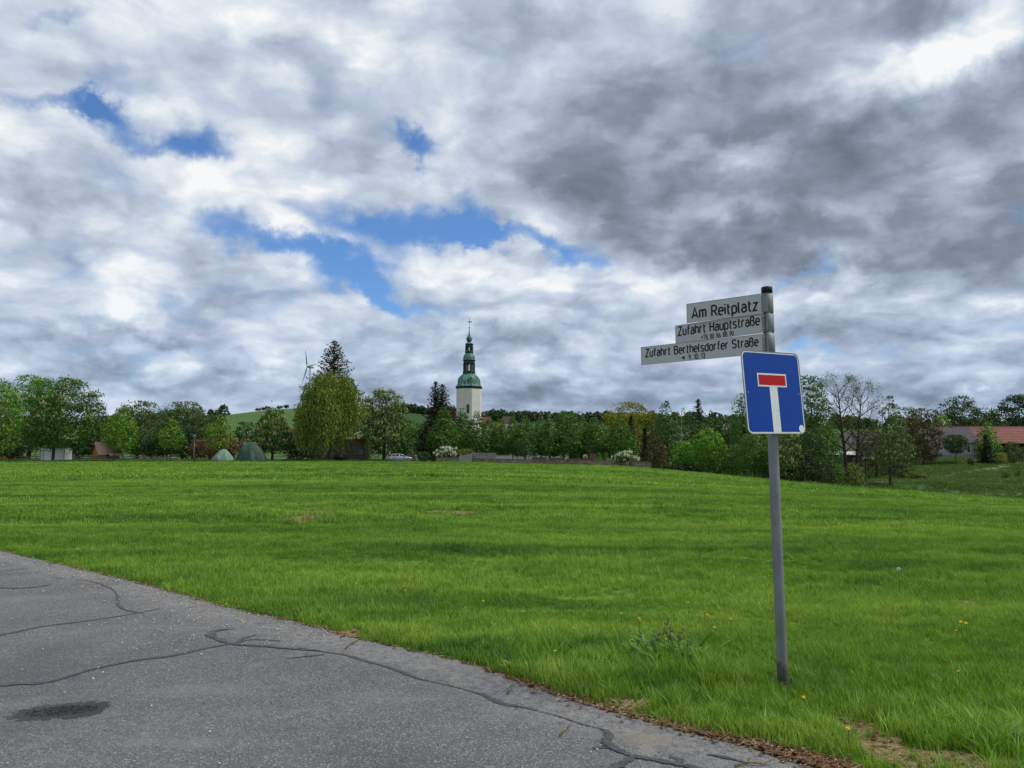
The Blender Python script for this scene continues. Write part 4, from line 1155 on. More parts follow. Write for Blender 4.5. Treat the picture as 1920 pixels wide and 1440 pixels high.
twig_tree('broadleaf_tree', 'loose thin tree peeping out left of the willow crown', 570, 704, 46, 160, 5, leafc='green', leaves=1100, levels=3, r0=.14)
spruce('spruce_tree', 'tall dark spruce rising behind the willow', 627, 637, 150, 172, 'needle_brown', bot=.22, seed=3, power=.62, dens=1.0, droop=.18)
willow('broad yellow green weeping willow in front of the brown building', 621, 706, 129, 141, 843)
tree('chestnut_tree', 'dense round chestnut covered in cream blossom right of the willow', 721, 732, 80, 150, 'round', 'chestnut', 860, flowers=800, clumps=170, dens=1.2, lobes=.08)
tree('column_thuja', 'narrow columnar evergreen at the corner of the brown building', 691, 803, 13, 145, 'column', 'green', bot=.0, clumps=40, limbs=2, r0=.08, leaf=.16, cat='conifer')
tree('broadleaf_tree', 'fresh green tree behind the silver car', 772, 788, 66, 172, 'broad', 'green', bot=.1, clumps=70)
tree('broadleaf_tree', 'dark low tree between round chestnut and silver car', 752, 806, 46, 160, 'round', 'dark', bot=.1, clumps=44)
spruce('conifer_tree', 'dark twin topped conifer left of the church tower', 820, 714, 92, 164, 'needle_brown', bot=.10, seed=9, tops=((-.35, 1.0), (1.1, .965)), power=.62, droop=.12, sparse=.9)
tree('copper_beech', 'dark red copper beech beside the church tower', 842, 760, 46, 186, 'broad', 'copper', bot=.1, clumps=60)
tree('bush', 'dark brown bush at the foot of the twin topped conifer', 812, 790, 60, 168, 'broad', 'deep', bot=.0, clumps=60, limbs=4, cat='bush')
# ---- clipped lindens of the cemetery
LIND = [(832, 771, 54, 150, 'first and tallest of the clipped lindens, left of the church tower'), (866, 773, 46, 163, 'rear linden directly below the church tower window'), (894, 779, 46, 150, 'front linden below the right edge of the church tower'),
        (917, 788, 32, 164, 'narrow rear linden right of the church tower'), (938, 792, 38, 152, 'low front linden below the distant red roofs'), (961, 786, 32, 166, 'rear linden above the left end of the white hall'),
        (984, 786, 52, 150, 'broad front linden before the left part of the white hall'), (1013, 790, 36, 167, 'rear linden between two broad ones before the white hall'), (1030, 787, 48, 150, 'front linden before the middle of the white hall'),
        (1056, 777, 42, 170, 'high topped rear linden above the right end of the white hall'), (1070, 782, 52, 150, 'front linden before the right end of the white hall'), (1092, 785, 42, 164, 'rear linden behind the arched gravestone'),
        (1113, 790, 48, 149, 'front linden left of the two cone shaped shrubs'), (1132, 800, 28, 160, 'slim rear linden above the two cone shaped shrubs'), (1164, 791, 54, 146, 'last linden in the row, above the white rhododendron')]
for i, (a, b, w, d, l) in enumerate(LIND):
    tree('linden_tree', 'clipped ' + l if 'clipped' not in l else l, a, b - 7, w * 1.12, d, 'linden', 'linden', 848 if d < 155 else 852, clumps=150, dens=1.15, lobes=.06, share='linden%d' % (i % 5), limbs=8, group='clipped lindens of the cemetery', leaf=.26, r0=.16)
for (a, b, w, d, l) in [(880, 812, 90, 204, 'dark evergreen hedge behind the lindens below the church tower'), (975, 808, 110, 206, 'dark evergreen hedge behind the white hall, left part'), (1070, 806, 110, 206, 'dark evergreen hedge behind the white hall, right part'), (1150, 806, 70, 200, 'dark evergreen hedge behind the last lindens')]:
    tree('hedge', l, a, b, w, d, 'broad', 'deep', bot=.0, clumps=90, limbs=4, cat='hedge', lobes=.1)
# ---- right of the cemetery
tree('broadleaf_tree', 'dark round topped tree peeping over the lindens', 1060, 771, 34, 205, 'round', 'dark', bot=.2)
tree('broadleaf_tree', 'far dark dome of a tree between lindens and yellow green maple', 1115, 783, 36, 250, 'round', 'deep', bot=.1)
tree('maple_tree', 'large yellow green maple behind the last linden', 1180, 754, 94, 176, 'broad', 'yellow', bot=.1, clumps=110, lobes=.3)
spruce('spruce_tree', 'dark grey spruce in front of the yellow green maple', 1183, 779, 42, 157, 'needle', bot=.02, seed=21, droop=.3)
spruce('yew_tree', 'dark narrow yew right of the grey spruce', 1209, 801, 34, 150, 'needle_brown', bot=.02, seed=23, droop=.25, dens=1.2)
tree('bush', 'brown leaved bush at the right end of the stone wall', 1231, 808, 44, 138, 'egg', 'brown', bot=.0, clumps=50, limbs=5, cat='bush')
tree('broadleaf_tree', 'olive tree behind the brown leaved bush', 1224, 774, 38, 172, 'broad', 'olive', bot=.05)
tree('birch_tree', 'birch with pale weeping top right of the yellow green maple', 1248, 752, 44, 162, 'egg', 'grey', bot=.2, bark='bark_birch', clumps=70, r0=.16)
twig_tree('birch_tree', 'thin almost bare birch with white trunk', 1277, 751, 34, 152, 8, leafc='grey', leaves=420, levels=3, bark='bark_birch', r0=.17, fork=.3)
spruce('spruce_tree', 'pointed green spruce right of the bare birch', 1309, 747, 74, 172, 'needle', bot=.05, seed=31, droop=.15, power=.8)
for (a, b, w, d, l, c) in [(1250, 776, 64, 155, 'dark tree below the weeping birch', 'dark'), (1300, 773, 80, 166, 'dark tree at the foot of the pointed spruce', 'dark'), (1350, 779, 90, 176, 'dull green tree above the valley, left of the blue sign', 'dark'), (1405, 782, 90, 172, 'dull green tree behind the blue sign edge', 'green'), (1285, 838, 60, 128, 'dark bush behind the small sunlit tree', 'deep'), (1350, 835, 70, 126, 'dark bush between two sunlit trees', 'deep'), (1450, 830, 80, 122, 'dark bush behind the signpost pole', 'deep'), (1480, 770, 90, 138, 'dark tree hidden behind the blue sign', 'dark')]:
    tree('broadleaf_tree', l, a, b, w, d, 'broad', c, bot=.02, clumps=70)
tree('maple_tree', 'small fresh green tree at the field edge, first right of the wall', 1278, 827, 46, 117, 'broad', 'fresh', 872, clumps=50, dens=1.1, r0=.12)
tree('maple_tree', 'large fresh green maple at the field edge with lit clumps', 1327, 803, 64, 114, 'broad', 'fresh', 880, clumps=80, dens=1.1, r0=.16)
tree('maple_tree', 'low green tree at the field edge between two larger ones', 1372, 833, 44, 111, 'broad', 'green', 888, clumps=46, r0=.12)
tree('maple_tree', 'broad green maple at the field edge just left of the pole', 1413, 814, 68, 107, 'broad', 'green', 892, clumps=80, dens=1.1, r0=.16)
tree('chestnut_tree', 'chestnut with pale blossom below the blue sign, right of the pole', 1466, 806, 66, 107, 'broad', 'chestnut', bot=.08, flowers=300, clumps=80)
tree('broadleaf_tree', 'loose crowned tree showing at the left edge of the blue sign', 1392, 738, 48, 150, 'broad', 'green', bot=.2, clumps=80, lobes=.3, dens=1.0)
tree('broadleaf_tree', 'tall green tree showing at the right edge of the blue sign', 1520, 704, 72, 140, 'broad', 'green', bot=.12, clumps=110, lobes=.3, dens=1.1)
for (a, b, w, d, l, c) in [(1522, 806, 64, 117, 'dark green bush right of the blossoming chestnut', 'dark'), (1552, 790, 52, 128, 'mid green tree left of the bare alder', 'green'), (1505, 850, 60, 108, 'dark bush low down behind the pole', 'deep'), (1545, 862, 50, 106, 'low dark bush at the foot of the bare alder', 'dark'), (1640, 800, 60, 150, 'brown olive bush behind the slender twin stems', 'brown'), (1600, 870, 40, 104, 'low scrub between alder and slender twin stems', 'olive')]:
    tree('bush', l, a, b, w, d, 'broad', c, bot=.0, clumps=60, limbs=4, cat='bush')
twig_tree('alder_tree', 'large almost bare alder with two trunks and fine twigs', 1586, 696, 118, 109, 4, stems=((-.35, -.9, 1.0), (.75, 1.3, .95)), leafc='olive', leaves=6000, levels=5, r0=.27, fork=.30, leaf=.15, nlimb=17)
twig_tree('alder_tree', 'slender tree with twin stems and horizontal twigs right of the alder', 1615, 800, 66, 106, 14, stems=((-.15, -.3, 1.0), (.25, .4, .9)), leafc='brown', leaves=520, levels=3, r0=.13, fork=.5, leaf=.18, low=[(.4, 0.1, 1.6), (.55, 3.0, 1.7), (.75, .2, 1.8), (.8, 3.3, 1.5)])
tree('birch_tree', 'loose grey green birch standing on the rough meadow', 1668, 743, 66, 113, 'egg', 'grey', 885, clumps=84, bark='bark', trunk_px=1662, lobes=.35, r0=.2, dens=.85)
tree('broadleaf_tree', 'brown copper tree left of the grey house', 1728, 766, 66, 164, 'broad', 'brown', bot=.04, clumps=80)
tree('broadleaf_tree', 'olive green tree between birch and brown copper tree', 1698, 764, 56, 170, 'broad', 'olive', bot=.05, clumps=64)
tree('broadleaf_tree', 'tall round tree behind the grey house', 1797, 743, 70, 214, 'round', 'dark', bot=.12, clumps=80, lobes=.3)
tree('broadleaf_tree', 'lower dark tree between grey house and red barn', 1850, 765, 68, 220, 'broad', 'dark', bot=.1, clumps=70, lobes=.35)
tree('broadleaf_tree', 'dark tree above the red barn roof, cut by the picture edge', 1908, 740, 84, 230, 'broad', 'deep', bot=.15, clumps=80, lobes=.3)
tree('broadleaf_tree', 'small fresh green tree at the left gable of the grey house', 1762, 778, 36, 205, 'round', 'fresh', bot=.1, clumps=40)
tree('broadleaf_tree', 'small round tree on the lawn in front of the grey house', 1791, 815, 40, 163, 'round', 'dark', 852, trunk_px=1789, clumps=50, dens=1.3, leaf=.2, lobes=.1, r0=.09)
tree('bush', 'yellow green bush at the right gable of the grey house', 1850, 791, 42, 176, 'egg', 'bright', bot=.02, clumps=50, limbs=4, cat='bush')
spruce('fir_tree', 'dark blue green fir in front of the yellow green bush', 1848, 815, 38, 163, 'bluefir', bot=.01, seed=41, droop=.25, dens=1.1, power=.6)
for (a, b, w, d, l, c) in [(1875, 849, 22, 163, 'pale yellow bush right of the blue green fir', 'yellow'), (1898, 850, 16, 163, 'small dark bush in front of the red barn', 'deep'), (1820, 858, 10, 160, 'small ball shrub on the lawn before the grey house', 'deep'), (1897, 828, 24, 176, 'grey green bush before the open barn front', 'grey'), (1872, 840, 16, 170, 'dark green bush at the left post of the barn', 'dark'), (1915, 838, 22, 168, 'bluish bush at the right edge before the barn', 'grey'),
                           (1886, 884, 12, 130, 'thorny bush by a leaning meadow fence post', 'olive'), (1908, 880, 10, 134, 'thorny bush on the meadow near the picture edge', 'olive'), (1716, 884, 34, 128, 'low olive bush right of the meadow birch', 'olive'), (1690, 868, 40, 138, 'dull green bush behind the meadow birch', 'dark')]:
    tree('bush', l, a, b, w, d, 'round', c, bot=.0, clumps=26, limbs=3, cat='bush', leaf=.2)
# ---- hill trees and the far wood
for (a, b, w, l) in [(412, 773, 12, 'left one of two dark far trees on the hill slope'), (426, 774, 12, 'right one of two dark far trees on the hill slope'), (484, 768, 10, 'first far tree of the hedge on the hill crest'), (493, 767, 9, 'second far tree of the hedge on the hill crest'), (502, 761, 10, 'third and tallest far tree of the hedge on the hill crest'), (524, 761, 11, 'fourth far tree of the hedge on the hill crest'), (537, 763, 9, 'lone far tree on the hill crest, nearest the willow')]:
    d_ = 880.0
    p_ = at(a, b, d_); zb = ground_z(p_.x, d_); H_ = max(p_.z - zb, 4.5)
    W_ = w / F * d_
    t = thing('hill_tree', l, 'tree', (p_.x, d_, zb - .3), 0, 'far trees on the hill')
    cm_, C, rc = crown_mesh('hill_crown', H_, W_, H_ * .2, 'round', 1.2, 1.0, 18, np.random.RandomState(a))
    link('crown', cm_, LEAF['deep'], t)
    MB().tube([(0, 0, -.5), (0, 0, H_ * .6)], [.4, .15], 5).build('trunk', MATS['bark_dark'], t)
rng = np.random.RandomState(77)
Q = []
def wood(n, px0, px1, d0, d1, h0, h1):
    for i in range(n):
        px = rng.uniform(px0, px1); d = rng.uniform(d0, d1)
        x = (px - 960) / F * d; zb = ground_z(x, d); h = rng.uniform(h0, h1); w = h * rng.uniform(.5, .8)
        k = 60
        dd = unit(rng.normal(size=(k, 3)) + np.array([0, -.2, .4]))
        P = np.array([x, d, zb + h * .42]) + dd * np.array([w * .6, w * .6, h * .5]) * (.75 + .3 * rng.rand(k))[:, None]
        Q.append(leaf_quads(P, unit(dd + rng.normal(size=(k, 3)) * .4), h * .26 * (.7 + .6 * rng.rand(k)), .8, None, rng))
wood(170, 735, 860, 960, 1120, 9, 15)
wood(170, 900, 1140, 820, 1150, 8, 14)
wood(150, 1130, 1480, 700, 1100, 8, 14)
wood(120, 1480, 2050, 600, 900, 9, 14)
wood(90, -100, 420, 500, 800, 9, 14)
wd = link('distant_wood', quads_mesh('distant_wood', np.concatenate(Q)), LEAF['deep'])
tag(wd, 'dark wooded skyline on the far ridge', 'wood', kind='stuff')

# ------------------------------------------------------------------ buildings and walls
rough_mat('plaster_white', (0.60, 0.59, 0.55), 0.05, 1.2, 0.9, 0.08, 20, dirt=(0.50, 0.49, 0.45), dirt_scale=.5, dirt_lo=.5, dirt_hi=.8)
rough_mat('plaster_grey', (0.30, 0.31, 0.33), 0.06, 1.2, 0.9, 0.08, 20)
rough_mat('plinth_grey', (0.20, 0.22, 0.25), 0.08, 1.5, 0.9, 0.08)
rough_mat('plaster_brown', (0.155, 0.120, 0.085), 0.22, 1.4, 0.95, 0.3, 14, dirt=(0.10, 0.08, 0.062), dirt_scale=.6, dirt_lo=.48, dirt_hi=.72)
rough_mat('plaster_ochre', (0.42, 0.19, 0.045), 0.15, 1.2, 0.9, 0.1)
rough_mat('plaster_cream', (0.34, 0.30, 0.21), 0.1, 1.2, 0.9, 0.1)
rough_mat('concrete', (0.26, 0.25, 0.23), 0.15, 1.6, 0.95, 0.15, 14, dirt=(0.16, 0.155, 0.14), dirt_scale=.9, dirt_lo=.5, dirt_hi=.8)
rough_mat('white_paint', (0.66, 0.66, 0.64), 0.03, 2, 0.5, 0.02)
rough_mat('container_white', (0.82, 0.84, 0.80), 0.03, 1.5, 0.6, 0.03)
rough_mat('dark_frame', (0.10, 0.11, 0.12), 0.1, 2, 0.6, 0.02)
rough_mat('wood_dark', (0.045, 0.036, 0.028), 0.3, 3, 0.9, 0.3)
rough_mat('wood_grey', (0.14, 0.125, 0.105), 0.25, 3, 0.9, 0.3)
rough_mat('void', (0.012, 0.012, 0.013), 0.3, 2, 0.9, 0.0)
new_mat('window_glass'); finish(bsdf((0.03, 0.035, 0.04), 0.08, 0, 0.6))
new_mat('solar_glass'); finish(bsdf((0.012, 0.016, 0.035), 0.2, 0, 0.5))
def tile_mat(name, col, rows=3.2, var=.22):
    """roof covering with courses: relief of overlapping rows and tile to tile colour"""
    new_mat(name)
    co = objco(); x, y, z = sep(co)
    n = fbm(vscale(co, (2.2, 2.2, rows)), 1.0, 4, .6)
    c = mixc(sstep(n, .3, .7), tuple(q * (1 - var) for q in col), tuple(q * (1 + var) for q in col))
    saw = S.math('FRACT', z * rows)
    c = mixc(sstep(saw, .12, .0) * .55, c, tuple(q * .45 for q in col))
    finish(bsdf(c, .85, 0, .2, bump(saw, .6, .05)))
    return MATS[name]
tile_mat('slate', (0.075, 0.070, 0.082), 2.6)
tile_mat('tile_red', (0.15, 0.055, 0.04), 1.9)
tile_mat('tile_brown', (0.11, 0.075, 0.060), 2.6)
tile_mat('tile_orange', (0.25, 0.085, 0.04), 2.4)
# rubble stone wall
new_mat('rubble')
co = objco()
v1 = S.nt.nodes.new('ShaderNodeTexVoronoi'); v1.inputs['Scale'].default_value = 3.4; S.put(v1.inputs['Vector'], vscale(co, (.75, .75, 1.5)))
v2 = S.nt.nodes.new('ShaderNodeTexVoronoi'); v2.feature = 'DISTANCE_TO_EDGE'; v2.inputs['Scale'].default_value = 3.4; S.put(v2.inputs['Vector'], vscale(co, (.75, .75, 1.5)))
q1, q2, q3 = sep(S(v1.outputs['Color']))
c = ramp(q1, [(0.0, (.10, .082, .062)), (.35, (.17, .14, .105)), (.7, (.24, .20, .15)), (1.0, (.29, .19, .13))])
c = mixc(sstep(S(v2.outputs['Distance']), .06, .0), c, (.28, .26, .22))
c = mixc(sstep(fbm(co, .8, 4, .6), .5, .75) * .5, c, (.09, .085, .07))
finish(bsdf(c, .95, 0, .1, bump(S(v2.outputs['Distance']), .8, .08)))
rough_mat('coping', (0.155, 0.105, 0.080), 0.3, 2.5, 0.95, 0.2, dirt=(.09, .085, .075), dirt_scale=1.2)
rough_mat('granite_red', (0.17, 0.075, 0.058), 0.25, 5, 0.5, 0.05)
rough_mat('stone_pale', (0.40, 0.39, 0.36), 0.12, 3, 0.85, 0.1)

def rect(parent, name, x0, x1, z0, z1, y, mat, t=.05, axis='y'):
    m = MB()
    if axis == 'y': m.box(x0, x1, y - t, y, z0, z1)
    else: m.box(y - t, y + t, x0, x1, z0, z1)
    return m.build(name, mat, parent)
def window(parent, x0, x1, z0, z1, y, frame='white_paint', bars=1, depth=.06, axis='y', cross=False):
    """frame with recessed glass; a part with sub-parts"""
    fr = MB(); w = min(.09, (x1 - x0) * .12)
    def bx(a0, a1, b0, b1, d0, d1):
        if axis == 'y': fr.box(a0, a1, y - d1, y - d0, b0, b1)
        else: fr.box(y + d0, y + d1, a0, a1, b0, b1)
    bx(x0, x1, z0, z0 + w, 0, depth); bx(x0, x1, z1 - w, z1, 0, depth); bx(x0, x0 + w, z0 + w, z1 - w, 0, depth); bx(x1 - w, x1, z0 + w, z1 - w, 0, depth)
    for k in range(bars):
        xx = x0 + (x1 - x0) * (k + 1) / (bars + 1); bx(xx - w * .4, xx + w * .4, z0 + w, z1 - w, 0, depth * .9)
    f = fr.build('window', MATS[frame], parent)
    g = MB()
    if axis == 'y': g.box(x0 + w * .5, x1 - w * .5, y - .012, y - .004, z0 + w * .5, z1 - w * .5)
    else: g.box(y + .004, y + .012, x0 + w * .5, x1 - w * .5, z0 + w * .5, z1 - w * .5)
    g.build('pane', MATS['window_glass'], f)
    return f
def gable_house(name, label, cx, cy, zb, L, Wd, eave, ridge, rz, wall, roof, cat='house', group=None, over=.35, plinth=None, chimneys=()):
    """ridge along local x; front is -y"""
    t = thing(name, label, cat, (cx, cy, zb), rz, group)
    m = MB()
    h = Wd / 2
    m.prism([(-L / 2, -h, -.8), (-L / 2, h, -.8), (-L / 2, h, eave), (-L / 2, 0, ridge - .12), (-L / 2, -h, eave)], (L, 0, 0))
    m.build('wall', MATS[wall], t)
    if plinth: MB().box(-L / 2 - .03, L / 2 + .03, -h - .03, h + .03, -.8, .62).build('plinth', MATS[plinth], t)
    sl = (ridge - eave) / h; ez = eave - over * sl
    r = MB()
    for s in (-1, 1):
        a = [(-L / 2 - over, s * (h + over), ez), (-L / 2 - over, 0, ridge), (-L / 2 - over, 0, ridge + .16), (-L / 2 - over, s * (h + over), ez + .16)]
        ro = MB().prism([(p[0], p[1] - s * (.0 if i in (0, 3) else -.001), p[2]) for i, p in enumerate(a)], (L + 2 * over, 0, 0)).build('roof', MATS[roof], t)
        if s == -1: front = ro
        g = MB().tube([(-L / 2 - over, s * (h + over + .05), ez + .02), (L / 2 + over, s * (h + over + .05), ez + .02)], .06, 6).build('gutter', MATS['dark_frame'], t)
    for (x, y, w, top) in chimneys:
        ch = MB().box(x - w / 2, x + w / 2, y - w / 2, y + w / 2, ridge - abs(y) * sl - .3, top).build('chimney', MATS['dark_frame'], front)
    return t, front
def px_x(px, d): return (px - 960) / F * d * 1.0
def w_at(px, py, d): return at(px, py, d)

# ---- the church tower
TD = 250.0
tc_ = at(879.5, 700, TD); m_px = TD / F * 1.0
zb = ground_z(tc_.x, TD)
church = thing('church_tower', 'white octagonal church tower with tiered green copper spire and gilded vane', 'tower', (tc_.x, TD, zb))
def Zt(py): return at(879.5, py, TD).z - zb
def Rp(px): return px * TD / F * 1.005
rough_mat('copper_green', (0.085, 0.20, 0.165), 0.3, 1.1, 0.7, 0.15, 8, stretch=(1, 1, .22), dirt=(0.018, 0.036, 0.034), dirt_scale=1.5, dirt_lo=.50, dirt_hi=.62)
rough_mat('copper_dark', (0.020, 0.040, 0.038), 0.35, 1.4, 0.7, 0.15, 8, stretch=(1, 1, .3), dirt=(0.05, 0.11, 0.095), dirt_scale=1.2, dirt_lo=.6, dirt_hi=.75)
rough_mat('tower_plaster', (0.56, 0.54, 0.48), 0.05, .5, 0.92, 0.06, 10)
rough_mat('gilt', (0.45, 0.28, 0.06), 0.1, 5, 0.35, 0.0, metal=0.9)
ROT = R(-90 - 6.5 + 22.5)
MB().lathe([(Rp(24.6), -2), (Rp(24.6), 2.0), (Rp(24.0), 2.3), (Rp(24.0), Zt(729.5))], 8, ROT).build('shaft', MATS['tower_plaster'], church)
MB().lathe([(Rp(24.1), Zt(729.6)), (Rp(25.2), Zt(728.3)), (Rp(26.0), Zt(726.6)), (Rp(26.0), Zt(725.4)), (Rp(24.3), Zt(724.6))], 8, ROT).build('cornice', MATS['copper_dark'], church)
def dome(name, prof, mat, sides=8):
    pts = catmull([Vector((Rp(r), Zt(y), 0)) for r, y in prof], 5)
    return MB().lathe([(max(p.x, .01), p.y) for p in pts], sides, ROT).build(name, MATS[mat], church)
bd = dome('lower_dome', [(24.3, 724.7), (22.3, 722), (21.4, 718.5), (21.0, 714.5), (19.6, 710), (16.4, 706), (13.0, 703.3), (11.6, 701.2)], 'copper_green')
for k in range(8):   # standing seams along the arrises
    a = ROT + k * math.pi / 4
    pts = catmull([Vector((Rp(r), Zt(y), 0)) for r, y in [(24.3, 724.7), (22.3, 722), (21.4, 718.5), (21.0, 714.5), (19.6, 710), (16.4, 706), (13.0, 703.3), (11.6, 701.2)]], 3)
    MB().tube([(p.x * math.cos(a), p.x * math.sin(a), p.y) for p in pts], .09, 5).build('seam', MATS['copper_green'], bd)
def lantern(name, y0, y1, r, piers, open_y0, open_y1, pw):
    """open stage: base ring, eight corner piers, arches between them, entablature"""
    m = MB().lathe([(Rp(r * .96), Zt(y1)), (Rp(r * 1.06), Zt(y1 - 1)), (Rp(r * 1.06), Zt(open_y1 + .6)), (Rp(r), Zt(open_y1))], 8, ROT).build(name, MATS['copper_dark'], church)
    za, zb_ = Zt(open_y1), Zt(open_y0)
    for k in range(8):
        a = ROT + k * math.pi / 4; c_, s_ = math.cos(a), math.sin(a)
        M_ = Matrix.Translation((Rp(r * .90) * c_, Rp(r * .90) * s_, 0)) @ Matrix.Rotation(a, 4, 'Z')
        MB().box(-.24 * pw, .24 * pw, -.30 * pw, .30 * pw, za - .1, zb_ + .1, M_).build('pier', MATS['copper_dark'], m)
        # arched head between two piers
        a2 = a + math.pi / 8; ap = Rp(r * .90) * math.cos(math.pi / 8); hw = Rp(r * .90) * math.sin(math.pi / 8)
        M2 = Matrix.Translation((ap * math.cos(a2), ap * math.sin(a2), 0)) @ Matrix.Rotation(a2 + math.pi / 2, 4, 'Z')
        ow = max(hw - .28 * pw, .15); pts = [(-hw, 0, zb_ + .1), (-hw, 0, zb_ - ow * 1.0)]
        pts += [(ow * math.cos(R(180 - q)), 0, zb_ - ow * 1.0 + ow * .95 * math.sin(R(q))) for q in range(0, 181, 20)] + [(hw, 0, zb_ - ow), (hw, 0, zb_ + .1)]
        ar = MB(); n_ = len(pts)
        vs = [(p[0], -.14, p[2]) for p in pts] + [(p[0], .14, p[2]) for p in pts]
        # build the arch as a strip between its outline and the top edge
        top = [(p[0], p[1], zb_ + .1) for p in pts]
        vs = [(p[0], -.14, p[2]) for p in pts] + [(p[0], -.14, zb_ + .1) for p in pts] + [(p[0], .14, p[2]) for p in pts] + [(p[0], .14, zb_ + .1) for p in pts]
        fs = []
        for i in range(1, n_ - 2):
            fs += [(i, i + 1, n_ + i + 1, n_ + i), (2 * n_ + i, 3 * n_ + i, 3 * n_ + i + 1, 2 * n_ + i + 1), (i, 2 * n_ + i, 2 * n_ + i + 1, i + 1)]
        ar.add([M2 @ Vector(q) for q in vs], fs)
        ar.build('arch', MATS['copper_dark'], m)
    MB().lathe([(Rp(r * .97), Zt(open_y0)), (Rp(r * .97), Zt(y0 + 1.2)), (Rp(r * 1.12), Zt(y0 + .6)), (Rp(r * 1.14), Zt(y0)), (Rp(r * .9), Zt(y0 - .3))], 8, ROT).build('entablature', MATS['copper_dark'], m)
    return m
lantern('lower_lantern', 675.5, 702, 11.3, 8, 681.5, 696.0, .72)
dome('middle_dome', [(11.8, 675.6), (11.2, 674), (11.3, 671), (10.6, 667.5), (8.8, 664.8), (7.6, 663.6), (7.4, 662.8)], 'copper_green')
lantern('upper_lantern', 645.0, 663, 7.5, 8, 649.5, 658.8, .50)
dome('upper_dome', [(8.2, 645.0), (5.0, 643.0), (3.6, 641.6), (4.6, 639.5), (5.6, 636.2), (5.2, 633.2), (3.2, 630.4), (1.6, 627.0), (1.0, 622), (.45, 617)], 'copper_green')
MB().lathe([(.01, Zt(616.4))] + [(Rp(1.75) * math.sin(R(q)), Zt(614.4) - Rp(1.75) * math.cos(R(q))) for q in range(20, 180, 20)] + [(.01, Zt(612.4))], 12).build('gilded_ball', MATS['gilt'], church, True)
vn = MB().tube([(0, 0, Zt(613)), (0, 0, Zt(597.5))], .07, 6).build('vane_rod', MATS['copper_dark'], church)
MB().prism([(Rp(-5.2), -.03, Zt(603.5)), (Rp(-1.5), -.03, Zt(602.4)), (Rp(3.2), -.03, Zt(602.0)), (Rp(5.8), -.03, Zt(603.4)), (Rp(3.2), -.03, Zt(604.9)), (Rp(-1.5), -.03, Zt(604.2))], (0, .06, 0)).build('vane', MATS['gilt'], vn)
MB().lathe([(.01, Zt(598.2)), (.16, Zt(597.6)), (.01, Zt(596.6))], 8).build('finial', MATS['copper_dark'], vn)
# arched window on the face turned to us
ax = ROT + math.pi / 4 * 0 + 0
fa = R(-90 - 6.5)
ap = Rp(24.0) * math.cos(math.pi / 8)
Mw = Matrix.Translation((ap * math.cos(fa), ap * math.sin(fa), 0)) @ Matrix.Rotation(fa + math.pi / 2, 4, 'Z')
def arched(x0, x1, za, zt, y, n=10):
    r = (x1 - x0) / 2
    return [(x1, y, za)] + [((x0 + x1) / 2 + r * math.cos(R(q)), y, zt - r + r * math.sin(R(q))) for q in np.linspace(0, 180, n)] + [(x0, y, za)]
wx = .35
wn = MB().prism([Mw @ Vector(q) for q in arched(wx - Rp(3.0), wx + Rp(3.0), Zt(776), Zt(758.6), -.06)], Mw.to_3x3() @ Vector((0, .04, 0))).build('window', MATS['stone_pale'], church)
MB().prism([Mw @ Vector(q) for q in arched(wx - Rp(2.5), wx + Rp(2.5), Zt(775.6), Zt(759.2), -.075)], Mw.to_3x3() @ Vector((0, .02, 0))).build('pane', MATS['window_glass'], wn)
MB().box(wx - Rp(2.5), wx + Rp(2.5), -.09, -.078, Zt(767.5), Zt(767.1), Mw).build('glazing_bar', MATS['dark_frame'], wn)

# ---- brown flat roofed building behind the willow
D0 = 150.0
c0 = at(632, 860, D0); zb = ground_z(c0.x, D0)
bb = thing('brown_building', 'low brown rendered building with flat roof half hidden by the willow', 'building', (c0.x, D0, zb))
wl, wr_ = (581 - 632) / F * D0, (683 - 632) / F * D0
Hh = at(632, 824.5, D0).z - zb
MB().box(wl, wr_, 0, 7, -.6, Hh).build('wall', MATS['plaster_brown'], bb)
MB().box(wl - .1, wr_ - .15, -.12, 7.1, Hh, Hh + .18).build('roof_edge', MATS['coping'], bb)
MB().box(wr_ - .16, wr_ + .30, -.35, 7.1, -.6, at(632, 817.5, D0).z - zb).build('end_wall', MATS['plaster_brown'], bb)
MB().box(wl - .35, wl, -.3, 7.05, -.6, at(632, 843.5, D0).z - zb).build('side_pier', MATS['concrete'], bb)
zt_, zb2 = at(632, 842, D0).z - zb, at(632, 852, D0).z - zb
for (a, b) in ((590, 604), (607, 625), (636, 656), (664, 680)):
    window(bb, (a - 632) / F * D0, (b - 632) / F * D0, zb2, zt_, -.002, 'concrete', 3)
MB().box(wl, wr_ - .16, -.03, -.005, zb2 - .30, zb2 - .12).build('sill_band', MATS['coping'], bb)
def leafy(name, label, px, top_py, w_px, depth, kind, leafc, cat='bush', leaf=.16, clumps=40, flowers=0, fm='petal_white', dens=1.2, group=None):
    return tree(name, label, px, top_py, w_px, depth, kind, leafc, bot=.0, leaf=leaf, clumps=clumps, limbs=3, r0=.06, flowers=flowers, flower_mat=fm, dens=dens, cat=cat, group=group, crown='foliage', lobes=.08)
leafy('round_bush', 'dark clipped half round bush before the brown building', 636, 853, 25, 147, 'round', 'deep')

